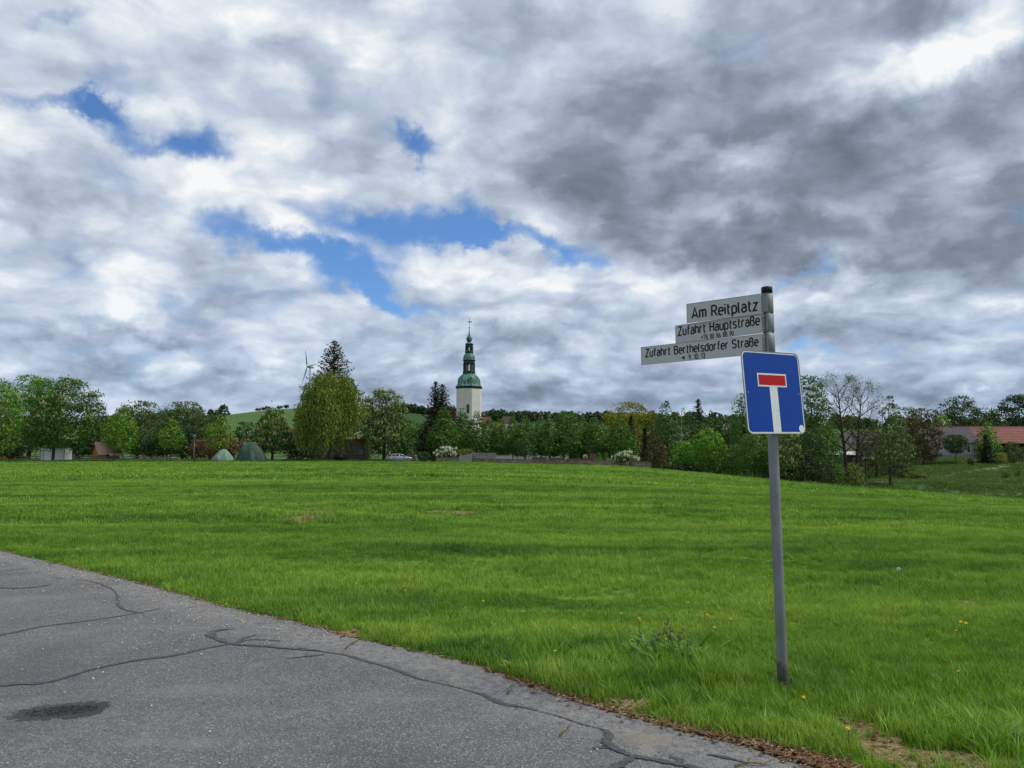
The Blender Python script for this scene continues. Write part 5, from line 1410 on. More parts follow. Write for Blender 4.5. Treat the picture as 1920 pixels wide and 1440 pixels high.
# ---- houses peeping through
oc = at(190, 850, 176)
oh, _r = gable_house('ochre_house', 'small ochre house with brown roof behind the rail fence', oc.x, 178, ground_z(oc.x, 178) - .2, 4.6, 4.0, 1.6, 4.0, R(48), 'plaster_ochre', 'tile_brown')
lean = MB().prism([(-.6, -2.45, 1.5), (-.6, -4.0, 1.0), (-.6, -4.0, 1.12), (-.6, -2.45, 1.62)], (3.0, 0, 0)).build('porch_roof', MATS['tile_brown'], oh)
for x_ in (-.4, 2.1): MB().box(x_, x_ + .14, -3.9, -3.76, -.5, 1.02).build('porch_post', MATS['wood_dark'], lean)
window(oh, -.6, .6, .5, 1.3, -2.002, 'wood_dark', 1)
hs = at(20, 855, 170)
gable_house('brick_shed', 'small orange brick shed below the trees at the left edge', hs.x, 170, ground_z(hs.x, 170) - .3, 3.6, 2.6, 1.0, 1.9, R(75), 'plaster_ochre', 'tile_orange', cat='shed')
# house with solar panels, its ridge above the hedge
sc0 = at(556, 802, 212)
sh, sroof = gable_house('solar_house', 'house with orange ridge and dark solar panels seen between chestnut and willow', sc0.x + 2.5, 215, ground_z(sc0.x, 212), 10.0, 8.0, 4.4, sc0.z - ground_z(sc0.x, 212) + .1, R(0), 'plaster_cream', 'tile_orange')
rz_, ez_ = sc0.z - ground_z(sc0.x, 212) + .1, 4.4
sl_ = (rz_ - ez_) / 4.0
for i in range(6):
    for j in range(3):
        y0, y1 = -(.55 + j * 1.12), -(.55 + j * 1.12 + 1.05); x0 = -4.6 + i * 1.52
        pm = MB(); f_ = lambda y: rz_ + y * sl_ + .20
        pm.add([(x0, y0, f_(y0)), (x0 + 1.45, y0, f_(y0)), (x0 + 1.45, y1, f_(y1)), (x0, y1, f_(y1)), (x0, y0, f_(y0) + .05), (x0 + 1.45, y0, f_(y0) + .05), (x0 + 1.45, y1, f_(y1) + .05), (x0, y1, f_(y1) + .05)],
               [(3, 2, 1, 0), (4, 5, 6, 7), (0, 1, 5, 4), (1, 2, 6, 5), (2, 3, 7, 6), (3, 0, 4, 7)])
        pm.build('solar_panel', MATS['solar_glass'], sroof)
h_ = at(398, 811, 235)
gable_house('orange_roof_house', 'orange roof glimpsed behind the yellow green maple', h_.x, 236, ground_z(h_.x, 236), 9, 7, 3.2, h_.z - ground_z(h_.x, 236), R(10), 'plaster_cream', 'tile_orange')
h_ = at(673, 817, 170)
gable_house('orange_gable_house', 'orange tiled gable just above the brown building', h_.x, 172, ground_z(h_.x, 172), 7, 1.6, 3.2, h_.z - ground_z(h_.x, 172), R(88), 'plaster_cream', 'tile_orange')
# white hall behind the lindens
h0, h1 = at(956, 858, 188), at(1066, 858, 188)
zb = ground_z((h0.x + h1.x) / 2, 188)
hall, _r = gable_house('white_hall', 'long low white hall behind the trunks of the lindens', (h0.x + h1.x) / 2, 191, zb, h1.x - h0.x, 6, at(1000, 845, 188).z - zb, at(1000, 834, 188).z - zb, 0, 'plaster_white', 'slate', cat='building')
Lh = h1.x - h0.x
for f_ in (.16, .36, .56, .76): window(hall, -Lh / 2 + f_ * Lh, -Lh / 2 + f_ * Lh + 1.0, .9, 1.9, -3.002, 'white_paint', 1)
# far village roofs above the lindens
for (a, b, d, L_, W_, rot, label, w_, r_) in [(911, 782, 560, 7, 5, 25, 'far house with brown red roof right of the church tower', 'plaster_cream', 'tile_red'), (952, 781, 600, 8, 5, -12, 'far house with brown roof on the wooded ridge', 'plaster_white', 'tile_brown'), (938, 795, 520, 6, 4, 8, 'far house with bright orange roof above the lindens', 'plaster_cream', 'tile_orange'), (1365, 794, 560, 7, 5, 20, 'far red house on the ridge left of the blue sign', 'plaster_white', 'tile_red')]:
    p_ = at(a, b, d); zg = ground_z(p_.x, d); rh = max(p_.z - zg, 5.0)
    gable_house('village_house', label, p_.x, d, zg, L_, W_, rh * .5, rh, R(rot), w_, r_, group='far village houses')

# ---- grey house on the right
HD = 178.0
a0, a1 = at(1757, 858, HD), at(1836, 858, HD)
zb = at(1797, 857.5, HD).z
Lg = a1.x - a0.x
eave = at(1797, 828.5, HD).z - zb; rid = at(1797, 803, HD + 3.5).z - zb
gh, groof = gable_house('grey_house', 'single storey grey house with dark slate roof and white gable', (a0.x + a1.x) / 2, HD + 4.2, zb, Lg, 8.0, eave, rid, R(-7), 'plaster_grey', 'slate', plinth='plinth_grey', chimneys=((-2.1, .4, .5, rid + .5), (1.3, .5, .6, rid + .65)))
sx_ = lambda px: (px - 1797) / F * HD
window(gh, sx_(1767), sx_(1776.5), at(1797, 844, HD).z - zb, at(1797, 836.5, HD).z - zb, -4.002, 'white_paint', 1)
window(gh, sx_(1795), sx_(1804), at(1797, 844, HD).z - zb, at(1797, 836.5, HD).z - zb, -4.002, 'white_paint', 1)
window(gh, sx_(1817), sx_(1824.5), at(1797, 849, HD).z - zb, at(1797, 836, HD).z - zb, -4.002, 'white_paint', 0)
window(gh, sx_(1770), sx_(1774.5), at(1797, 855.5, HD).z - zb, at(1797, 853, HD).z - zb, -4.034, 'dark_frame', 0)
MB().prism([(Lg / 2 + .01, -3.95, .7), (Lg / 2 + .01, 3.95, .7), (Lg / 2 + .01, 3.95, eave), (Lg / 2 + .01, 0, rid - .2), (Lg / 2 + .01, -3.95, eave)], (.03, 0, 0)).build('gable_panel', MATS['plaster_white'], gh)
window(gh, -.6, .6, 3.2, 4.4, Lg / 2 + .042, 'white_paint', 1, axis='x'); window(gh, -2.8, -1.6, 1.0, 2.2, Lg / 2 + .042, 'white_paint', 1, axis='x')
po = MB().prism([(-Lg / 2 - 2.6, -3.2, 1.9), (-Lg / 2 - 1.25, -3.2, 2.9), (-Lg / 2 + .0, -3.2, 1.95), (-Lg / 2 + .0, -3.2, 2.1), (-Lg / 2 - 1.25, -3.2, 3.05), (-Lg / 2 - 2.6, -3.2, 2.05)], (0, 3.0, 0)).build('porch_roof', MATS['slate'], gh)
MB().box(-Lg / 2 - 2.3, -Lg / 2 - .05, -.5, -.3, -.6, 2.0).build('porch_wall', MATS['wood_dark'], gh)
MB().box(-Lg / 2 - 2.45, -Lg / 2 - 2.25, -3.0, -2.8, -.6, 2.0).build('porch_post', MATS['plaster_grey'], po)
MB().box(-Lg / 2 - .25, -Lg / 2 - .06, -3.0, -2.8, -.6, 2.0).build('porch_post', MATS['plaster_grey'], po)
# terrace strip before it
tp = MB(); vs = []
for x in np.linspace(a0.x - 3.5, a0.x + 7.2, 14):
    for y in (HD - 2.6, HD - 1.4): vs.append((x, y, ground_z(x, y) + .06))
tp.add(vs, [(2 * i, 2 * i + 2, 2 * i + 3, 2 * i + 1) for i in range(13)])
tag(tp.build('footpath', MATS['stone_pale']), kind='structure')

# ---- red roofed barn
BD = 196.0
b0 = at(1776, 860, BD); b1 = at(1990, 860, BD)
zb = at(1900, 856, BD).z; Lb = b1.x - b0.x
be, brd = at(1900, 829, BD).z - zb, at(1900, 801, BD + 5).z - zb
barn = thing('red_barn', 'long open fronted barn with red ribbed roof at the right edge', 'barn', ((b0.x + b1.x) / 2, BD + 5, zb), R(-3))
MB().box(-Lb / 2, Lb / 2, 4.6, 4.9, -1, be).build('back_wall', MATS['plaster_brown'], barn)
for s in (-1, 1): MB().prism([(s * Lb / 2 - .15, -4.6, -1), (s * Lb / 2 - .15, 4.6, -1), (s * Lb / 2 - .15, 4.6, be), (s * Lb / 2 - .15, 0, brd - .2), (s * Lb / 2 - .15, -4.6, be)], (.3, 0, 0)).build('end_wall', MATS['plaster_brown'], barn)
rough_mat('roof_sheet_red', (0.155, 0.042, 0.032), 0.14, .8, 0.65, 0.05)
bsl = (brd - be) / 5.0
nr_ = 10
for j in range(nr_):   # overlapping courses of red sheets
    y0 = -5.4 + j * 5.4 / nr_; y1 = y0 + 5.4 / nr_ + .08
    f_ = lambda y: brd + y * bsl + .02
    lift = .10
    MB().prism([(-Lb / 2 - .3, y0, f_(y0) + lift), (-Lb / 2 - .3, y1, f_(y1) + .02), (-Lb / 2 - .3, y1, f_(y1) - .06), (-Lb / 2 - .3, y0, f_(y0) - .02)], (Lb + .6, 0, 0)).build('roof_course', MATS['roof_sheet_red'], barn)
MB().prism([(-Lb / 2 - .3, 0, brd + .02), (-Lb / 2 - .3, 5.4, be - .1), (-Lb / 2 - .3, 5.4, be - .2), (-Lb / 2 - .3, 0, brd - .1)], (Lb + .6, 0, 0)).build('roof', MATS['roof_sheet_red'], barn)
MB().tube([(-Lb / 2 - .3, 0, brd + .06), (Lb / 2 + .3, 0, brd + .06)], .14, 6).build('ridge_cap', MATS['roof_sheet_red'], barn)
MB().box(-Lb / 2, Lb / 2, -4.75, -4.5, be - .45, be - .12).build('beam', MATS['stone_pale'], barn)
for i in range(8):
    x_ = -Lb / 2 + .4 + i * (Lb - .8) / 7
    MB().box(x_ - .16, x_ + .16, -4.78, -4.46, -1, be - .45).build('post', MATS['wood_grey'], barn)
MB().box(-Lb / 2 + .4, Lb / 2, -1.2, -1.0, -1, be - .1).build('inner_wall', MATS['wood_dark'], barn)
MB().box(-Lb / 2 + 13, Lb / 2, -4.4, -4.3, -1, 1.1).build('front_boarding', MATS['wood_grey'], barn)

# ---- cream house and sheds behind the bare alder
h_ = at(1615, 812, 196); zg = ground_z(h_.x, 196)
ch_, _r = gable_house('cream_house', 'cream house with grey roof behind the bare alder', h_.x, 198, zg, 8.0, 7.0, at(1615, 830, 195).z - zg, h_.z - zg, R(6), 'plaster_cream', 'slate')
for f_ in (-2.6, -.6, 1.5): window(ch_, f_, f_ + 1.1, 1.6, 2.8, -3.502, 'white_paint', 1)
h_ = at(1577, 847, 178); zg = ground_z(h_.x, 178)
sd = thing('shed', 'long low shed with pale sheet roof behind the alder trunks', 'shed', (h_.x, 178, zg))
MB().box(-4.6, 4.6, 0, 4, -.8, h_.z - zg - .6).build('wall', MATS['wood_dark'], sd)
MB().prism([(-4.9, -.5, h_.z - zg - .75), (-4.9, 4.4, h_.z - zg - .0), (-4.9, 4.4, h_.z - zg + .1), (-4.9, -.5, h_.z - zg - .65)], (9.8, 0, 0)).build('roof', MATS['stone_pale'], sd)
for x_ in (-3, 0, 2.6): MB().box(x_, x_ + 1.2, -.03, 0, .1, 1.5).build('door', MATS['wood_grey'], sd)

# ---- white container
CD = 139.5
k0, k1 = at(75.5, 862, CD), at(120.8, 862, CD)
zb = ground_z((k0.x + k1.x) / 2, CD); Wc = k1.x - k0.x; Hc = at(98, 838.5, CD).z - zb
ct = thing('site_container', 'white box container with grey frame behind the large chestnut trunk', 'container', ((k0.x + k1.x) / 2, CD, zb))
MB().box(-Wc / 2, Wc / 2, 0, 2.3, .06, Hc - .12).build('body', MATS['container_white'], ct)
MB().box(-Wc / 2 - .05, Wc / 2 + .05, -.06, 2.35, Hc - .12, Hc).build('roof_frame', MATS['dark_frame'], ct)
MB().box(-Wc / 2 - .03, Wc / 2 + .03, -.04, 2.33, -.2, .06).build('base_frame', MATS['dark_frame'], ct)
for x_ in (-Wc / 2, -Wc / 2 + .55, Wc / 2 - .10): MB().box(x_ - .03, x_ + .05, -.03, -.003, .06, Hc - .12).build('frame_post', MATS['concrete'], ct)
dr = MB().box(-Wc / 2 + .10, -Wc / 2 + .50, -.025, -.004, .12, Hc - .25).build('door', MATS['white_paint'], ct)
MB().box(-Wc / 2 + .42, -Wc / 2 + .46, -.06, -.025, 1.0, 1.2).build('handle', MATS['dark_frame'], dr)
# ---- rail fence
FD = 143.0
f0, f1 = at(28, 858, FD), at(334, 858, FD)
fn = thing('rail_fence', 'low grey wooden rail fence along the far edge of the field', 'fence', (f0.x, FD, 0))
nseg = 15
for i in range(nseg + 1):
    x_ = f0.x + (f1.x - f0.x) * i / nseg; z_ = ground_z(x_, FD)
    MB().box(x_ - f0.x - .07, x_ - f0.x + .07, -.07, .07, z_ - .3, z_ + .86).build('post', MATS['wood_grey'], fn)
    if i < nseg:
        x2 = f0.x + (f1.x - f0.x) * (i + 1) / nseg; z2 = ground_z(x2, FD)
        for h in (.42, .78):
            MB().prism([(x_ - f0.x + .01, -.10, z_ + h), (x_ - f0.x + .01, -.10, z_ + h + .15), (x_ - f0.x + .01, -.05, z_ + h + .15), (x_ - f0.x + .01, -.05, z_ + h)], (x2 - x_ - .02, 0, z2 - z_)).build('rail', MATS['wood_grey'], fn)

# ---- cemetery walls
def wall_run(name, label, pts, mat, thick=.45, cop=None, copm='coping', cat='wall'):
    """pts: (px, top_py, bottom_py, depth)"""
    P = [(at(a, b, d), at(a, c, d)) for a, b, c, d in pts]
    o = P[0][1]
    t = thing(name, label, cat, (o.x, o.y, o.z))
    m = MB(); vs = []
    for (tp_, bt) in P:
        zb_ = min(bt.z, ground_z(bt.x, bt.y)) - .4
        vs += [(bt.x - o.x, bt.y - o.y, zb_ - o.z), (bt.x - o.x, bt.y - o.y, tp_.z - o.z), (bt.x - o.x, bt.y - o.y + thick, tp_.z - o.z), (bt.x - o.x, bt.y - o.y + thick, zb_ - o.z)]
    n = len(P)
    fs = [(i * 4 + k, i * 4 + (k + 1) % 4, i * 4 + 4 + (k + 1) % 4, i * 4 + 4 + k) for i in range(n - 1) for k in range(4)] + [(0, 1, 2, 3), tuple((n - 1) * 4 + k for k in (3, 2, 1, 0))]
    m.add(vs, fs); m.build('masonry', MATS[mat], t)
    if cop:
        for i in range(n - 1):
            a = P[i][0] - o; b = P[i + 1][0] - o
            k = max(1, int((b - a).length / 1.6))
            for j in range(k):   # coping stones
                p = a.lerp(b, j / k); q = a.lerp(b, (j + .985) / k)
                cm_ = MB(); e = .06
                cm_.add([(p.x, p.y - e, p.z), (q.x, q.y - e, q.z), (q.x, q.y + thick + e, q.z), (p.x, p.y + thick + e, p.z), (p.x, p.y - e, p.z + cop), (q.x, q.y - e, q.z + cop), (q.x, q.y + thick + e, q.z + cop), (p.x, p.y + thick + e, p.z + cop)],
                        [(3, 2, 1, 0), (4, 5, 6, 7), (0, 1, 5, 4), (1, 2, 6, 5), (2, 3, 7, 6), (3, 0, 4, 7)])
                cm_.build('coping_stone', MATS[copm], t)
    return t
wall_run('stone_wall', 'long low rubble stone wall along the cemetery terrace', [(885.5, 860.3, 866.3, 131), (960, 861.6, 869, 127.5), (1080, 863.2, 873.2, 122.5), (1150, 865, 877, 119.5), (1221, 867, 881.5, 117)], 'rubble', .5, .10)
wall_run('stone_wall', 'short rubble wall with reddish coping below the white rhododendron', [(818, 859.0, 866.2, 131.5), (859.5, 859.2, 866.4, 131.3)], 'rubble', .5, .14)
wall_run('concrete_wall', 'grey concrete wall section between two stone walls', [(860, 855.5, 866.3, 131.0), (885, 849.5, 866.3, 130.8)], 'concrete', .6)
wall_run('terrace_wall', 'upper terrace wall, grey then brick toned, above the stone wall', [(886.5, 850.2, 860, 133.5), (929, 850.2, 860.6, 133.0)], 'concrete', .5, .07, 'stone_pale')
wall_run('terrace_wall', 'pale rendered low wall left of the white hall', [(930, 853.8, 861, 133), (957.5, 854.2, 861, 133)], 'stone_pale', .4, .06, 'dark_frame')
wall_run('grave_wall', 'low brick toned wall with red flowers right of the silver car', [(768, 855.2, 864.5, 139), (780, 855.4, 864.5, 139)], 'rubble', .5, .1)
# graves on the terrace
def grave(label, px, py0, py1, w_px, d, mat, shape='slab'):
    a = at(px, py1, d); h = at(px, py0, d).z - a.z; w = w_px / F * d
    t = thing('gravestone', label, 'gravestone', (a.x, d, a.z), 0, 'graves on the terrace')
    if shape == 'arch':
        MB().prism(arched(-w / 2, w / 2, -.8, h, -.15), (0, .3, 0)).build('stone', MATS[mat], t)
        MB().prism(arched(-w / 4, w / 4, .05, h * .72, -.17), (0, .015, 0)).build('niche', MATS['dark_frame'], t)
    else:
        MB().box(-w / 2, w / 2, -.2, .2, -.8, h * .82).build('stone', MATS[mat], t)
        MB().box(-w / 2 - .06, w / 2 + .06, -.26, .26, h * .82, h).build('cap', MATS[mat], t)
    return t
for (a, b, c_, w, d, mt, sh_, l) in [(1011, 857.2, 862.5, 27, 131, 'granite_red', 'slab', 'wide red granite grave before the white hall'), (1042, 858.4, 863, 28, 129, 'granite_red', 'slab', 'long flat red grave right of the wide red one'), (1074, 859.4, 864, 24, 127, 'coping', 'slab', 'low reddish grave edging on the stone wall'), (1103, 858.6, 864.5, 20, 125, 'granite_red', 'slab', 'short red grave left of the cone shaped shrubs'),
                                     (1097.5, 851.8, 862, 8, 128, 'stone_pale', 'arch', 'pale arched gravestone left of the cone shaped shrubs'), (1112, 850.5, 863, 12, 131, 'coping', 'slab', 'brick toned gravestone behind the arched one'), (1143, 860, 866, 10, 121, 'stone_pale', 'slab', 'small pale gravestone left of the white rhododendron')]:
    grave(l, a, b, c_, w, d, mt, sh_)
leafy('cone_shrub', 'left one of two clipped cone shaped shrubs on the terrace', 1123.5, 848.5, 13, 123, 'linden', 'fresh', leaf=.12)
leafy('cone_shrub', 'right one of two clipped cone shaped shrubs on the terrace', 1135, 847.5, 15, 124, 'linden', 'green', leaf=.12)
leafy('rhododendron', 'white flowering rhododendron hanging over the stone wall', 1173, 848, 47, 119.8, 'round', 'dark', flowers=360, leaf=.17)
leafy('rhododendron', 'white flowering rhododendron behind the short rubble wall', 839, 839.5, 44, 133.5, 'round', 'dark', flowers=360, leaf=.17)
leafy('hedge', 'olive clipped hedge right of the white rhododendron', 872, 841.5, 36, 134.5, 'round', 'olive', clumps=50)
leafy('round_bush', 'dark round bush between silver car and rubble wall', 795, 846.5, 24, 135, 'round', 'deep')
leafy('round_bush', 'low dark red leaved bush left of the rubble wall', 812, 853, 15, 135, 'round', 'copper')
leafy('flower_bed', 'red flowers on the low wall behind the car', 774, 853.2, 13, 139.3, 'round', 'russet', flowers=0, leaf=.1, clumps=14)
leafy('cone_shrub', 'grey green pointed shrub behind the silver car', 772, 839, 12, 141, 'linden', 'grey', leaf=.14)

# ---- tarpaulin heaps
def tarp(label, px0, px1, top_py, base_py, d, mat, peak, seed, group=None, sec=None):
    rs = random.Random(seed)
    a, b = at(px0, base_py, d), at(px1, base_py, d); w = b.x - a.x; zb = ground_z((a.x + b.x) / 2, d)
    H_ = at(px0, top_py, d).z - zb
    t = thing('tarpaulin_heap', label, 'tarpaulin', ((a.x + b.x) / 2, d, zb), 0, 'tarpaulin covered heaps')
    n, k = 44, 18; vs = []
    for j in range(k + 1):
        f = j / k                                    # 0 rim, 1 top
        for i in range(n):
            ang = 2 * math.pi * i / n
            fold = 1 + .10 * (1 - f) * math.sin(ang * 7 + seed) + .07 * math.sin(ang * 13 + f * 3) * (1 - f)
            x = math.cos(ang) * w / 2 * (1 - f) ** .62 * fold + peak * w / 2 * f ** .8
            y = math.sin(ang) * w * .36 * (1 - f) ** .62 * fold
            z = H_ * (f ** .78) * (1 - .06 * math.sin(ang * 5 + 2) * (1 - f))
            if sec: z += sec[1] * H_ * math.exp(-((x / (w / 2) - sec[0]) / .22) ** 2) * (1 - f) * f * 2.2
            vs.append((x, y, max(z, 0) - (.15 if j == 0 else 0)))
    m = MB(); m.add(vs, [(j * n + i, j * n + (i + 1) % n, (j + 1) * n + (i + 1) % n, (j + 1) * n + i) for j in range(k) for i in range(n)] + [tuple(k * n + i for i in range(n))])
    m.build('sheet', mat, t, True)
    for i in range(7):
        x_ = -w / 2 + w * (i + .5) / 7
        MB().box(-.16, .16, -.11, .11, -.05, .13, Matrix.Translation((x_, -w * .34 * math.sqrt(max(.05, 1 - (2 * x_ / w) ** 2)) - .1, 0)) @ Matrix.Rotation(rs.random(), 4, 'Z')).build('weight_stone', MATS['stone_pale' if i % 2 else 'wood_grey'], t)
    return t
rough_mat('tarp_pale', (0.135, 0.225, 0.175), 0.2, 2.0, 0.6, 0.2, 6, dirt=(.30, .34, .30), dirt_scale=1.2, dirt_lo=.56, dirt_hi=.66)
rough_mat('tarp_dark', (0.028, 0.062, 0.044), 0.25, 1.6, 0.6, 0.2, 6)
tarp('heap under a pale green tarpaulin', 398, 438, 841.5, 861, 136, MATS['tarp_pale'], .05, 2)
tarp('taller heap under a dark green tarpaulin with a pointed top', 443, 500, 828, 861, 137, MATS['tarp_dark'], -.02, 5, sec=(-.55, .5))

# ---- lamp post on the field edge
lp = at(363, 866, 131); zg = ground_z(lp.x, 131); hl = at(363, 815, 131).z - zg
lamp = thing('lamp_post', 'slim dark lamp post at the far edge of the field', 'lamp post', (lp.x, 131, zg))
MB().tube([(0, 0, -.3), (0, 0, 1.0), (0, 0, 1.05), (0, 0, hl - .45)], [.085, .085, .055, .045], 10).build('pole', MATS['dark_frame'], lamp, True)
MB().tube([(0, 0, -.2), (0, 0, .95)], .10, 10).build('base', MATS['black_plastic'], lamp, True)
hd = MB().lathe([(.05, hl - .47), (.16, hl - .42), (.22, hl - .30), (.24, hl - .27)], 12).build('lamp_glass', MATS['stone_pale'], lamp, True)
MB().lathe([(.26, hl - .27), (.26, hl - .22), (.18, hl - .06), (.03, hl)], 12).build('lamp_hood', MATS['dark_frame'], lamp, True)

# ---- wind turbine on the hill
WD = 1500.0
hub = at(578.5, 688, WD); zg = ground_z(hub.x, WD)
tur = thing('wind_turbine', 'pale three bladed wind turbine behind the willow', 'wind turbine', (hub.x, WD, zg))
hz = hub.z - zg
rough_mat('turbine_paint', (0.20, 0.23, 0.25), 0.05, .1, 0.5, 0.0)
MB().tube([(2.2, 4, -2), (2.2, 4, hz * .5), (2.2, 4, hz - 1)], [2.6, 2.0, 1.4], 14).build('tower', MATS['turbine_paint'], tur, True)
MB().tube([(-1.5, -3, hz), (0, -1, hz), (5.5, 9, hz), (7.5, 12.5, hz - .2)], [1.2, 2.2, 2.2, 1.0], 10).build('nacelle', MATS['turbine_paint'], tur, True)
MB().tube([(-2.2, -4.6, hz), (-1.7, -3.6, hz), (-1.2, -2.4, hz)], [.3, 1.3, 1.7], 10).build('hub', MATS['turbine_paint'], tur, True)
for (tx, ty) in ((574.5, 654.5), (597, 683), (567.5, 721)):
    e = at(tx, ty, WD) - Vector((hub.x, WD, zg)); b0_ = Vector((-1.7, -3.4, hz)); e.y = -6
    d_ = e - b0_; sd_ = Vector((d_.z, 0, -d_.x)).normalized()
    bl = MB(); pts = []
    for f, w in ((0, .7), (.06, .9), (.2, 1.9), (.5, 1.25), (.8, .75), (1.0, .15)):
        c_ = b0_ + d_ * f
        pts += [c_ - sd_ * w * .9, c_ + Vector((0, -.35 * (1.05 - f), 0)), c_ + sd_ * w * .6, c_ + Vector((0, .35 * (1.05 - f), 0))]
    bl.add(pts, [(i * 4 + k, i * 4 + (k + 1) % 4, i * 4 + 4 + (k + 1) % 4, i * 4 + 4 + k) for i in range(5) for k in range(4)] + [(0, 1, 2, 3), (20, 21, 22, 23)])
    bl.build('blade', MATS['turbine_paint'], tur, True)

# ---- posts of a broken fence on the rough meadow
for (a, b, c_, d, lean_, l) in [(1772.5, 892, 899, 118, .18, 'leaning post in the middle of the rough meadow'), (1867, 881, 890, 126, -.12, 'meadow fence post left of the thorny bushes'), (1744, 889.5, 895, 122, .25, 'tilted short post on the rough meadow'), (1626, 899, 906, 111, -.3, 'tilted post beside the slender twin stems'), (1634, 901, 908, 110, 0, 'upright post left of the meadow birch'), (1674, 896, 903, 114, .1, 'thin post right of the meadow birch'), (1608, 903, 911, 106, 0, 'short pale post at the crest of the field')]:
    p_ = at(a, c_, d); h = max(at(a, b, d).z - p_.z, .5) + .3; zg = ground_z(p_.x, d)
    t = thing('fence_post', l, 'post', (p_.x, d, zg), 0, 'old fence posts on the meadow')
    MB().tube([(0, 0, -.3), (lean_ * h * .5, 0, h * .5), (lean_ * h, 0, h)], [.07, .065, .055], 7).build('shaft', MATS['wood_grey'], t, True)
    MB().tube([(lean_ * h * .8 - .0, -.075, h * .8), (lean_ * h * .8 + .02, .075, h * .8)], .02, 5).build('wire_clip', MATS['bolt_metal'], t)

# ------------------------------------------------------------------ silver hatchback
new_mat('car_paint'); finish(bsdf(mixc(sstep(fbm(objco(), 3, 3, .5), .4, .7), (0.24, 0.28, 0.32), (0.28, 0.32, 0.36)), 0.28, 0.55, 0.5))
rough_mat('tyre', (0.016, 0.016, 0.017), 0.2, 8, 0.85, 0.1)
rough_mat('rim_metal', (0.45, 0.46, 0.47), 0.08, 8, 0.35, 0.0, metal=0.8)
rough_mat('tail_red', (0.42, 0.012, 0.012), 0.1, 8, 0.25, 0.0, spec=.5)
rough_mat('lamp_clear', (0.55, 0.57, 0.58), 0.1, 8, 0.15, 0.0, spec=.6)
CARD = 136.5
cc_ = at(750.5, 866, CARD); zb = ground_z(cc_.x, CARD) + .05
car = thing('parked_car', 'silver hatchback parked on the far lane beside the cemetery', 'car', (cc_.x, CARD, zb), R(14))
# lower body: side outline (x forward) swept over the width with rounded shoulders
prof_low = [(-2.02, .34), (-2.06, .55), (-2.04, .82), (-1.98, .95), (-1.2, .99), (0.0, .97), (.85, .94), (1.45, .86), (1.88, .74), (2.05, .60), (2.07, .42), (2.0, .28), (1.3, .22), (-1.3, .22)]
def car_shell(prof, stations):
    """stations: (y, inset toward the centre of the outline)"""
    cxm, czm = sum(p[0] for p in prof) / len(prof), sum(p[1] for p in prof) / len(prof)
    m = MB(); n = len(prof); vs = []
    for (y, k, dz_) in stations:
        for (x, z) in prof: vs.append((cxm + (x - cxm) * k, y, czm + (z - czm) * (k * .5 + .5) + dz_))
    fs = [(i * n + j, i * n + (j + 1) % n, (i + 1) * n + (j + 1) % n, (i + 1) * n + j) for i in range(len(stations) - 1) for j in range(n)]
    fs += [tuple(range(n)), tuple((len(stations) - 1) * n + j for j in range(n))[::-1]]
    m.add(vs, fs); return m
body = car_shell(prof_low, [(-.86, .955, -.01), (-.80, .99, 0), (-.5, 1.0, .0), (.5, 1.0, .0), (.80, .99, 0), (.86, .955, -.01)]).build('body', MATS['car_paint'], car, True)
prof_cab = [(-1.92, .95), (-1.72, 1.22), (-1.45, 1.40), (-.9, 1.45), (-.2, 1.44), (.25, 1.36), (.78, 1.08), (1.02, .94)]
cab = car_shell(prof_cab, [(-.80, .985, -.02), (-.70, .975, .0), (-.58, 1.0, 0), (.58, 1.0, 0), (.70, .975, 0), (.80, .985, -.02)])
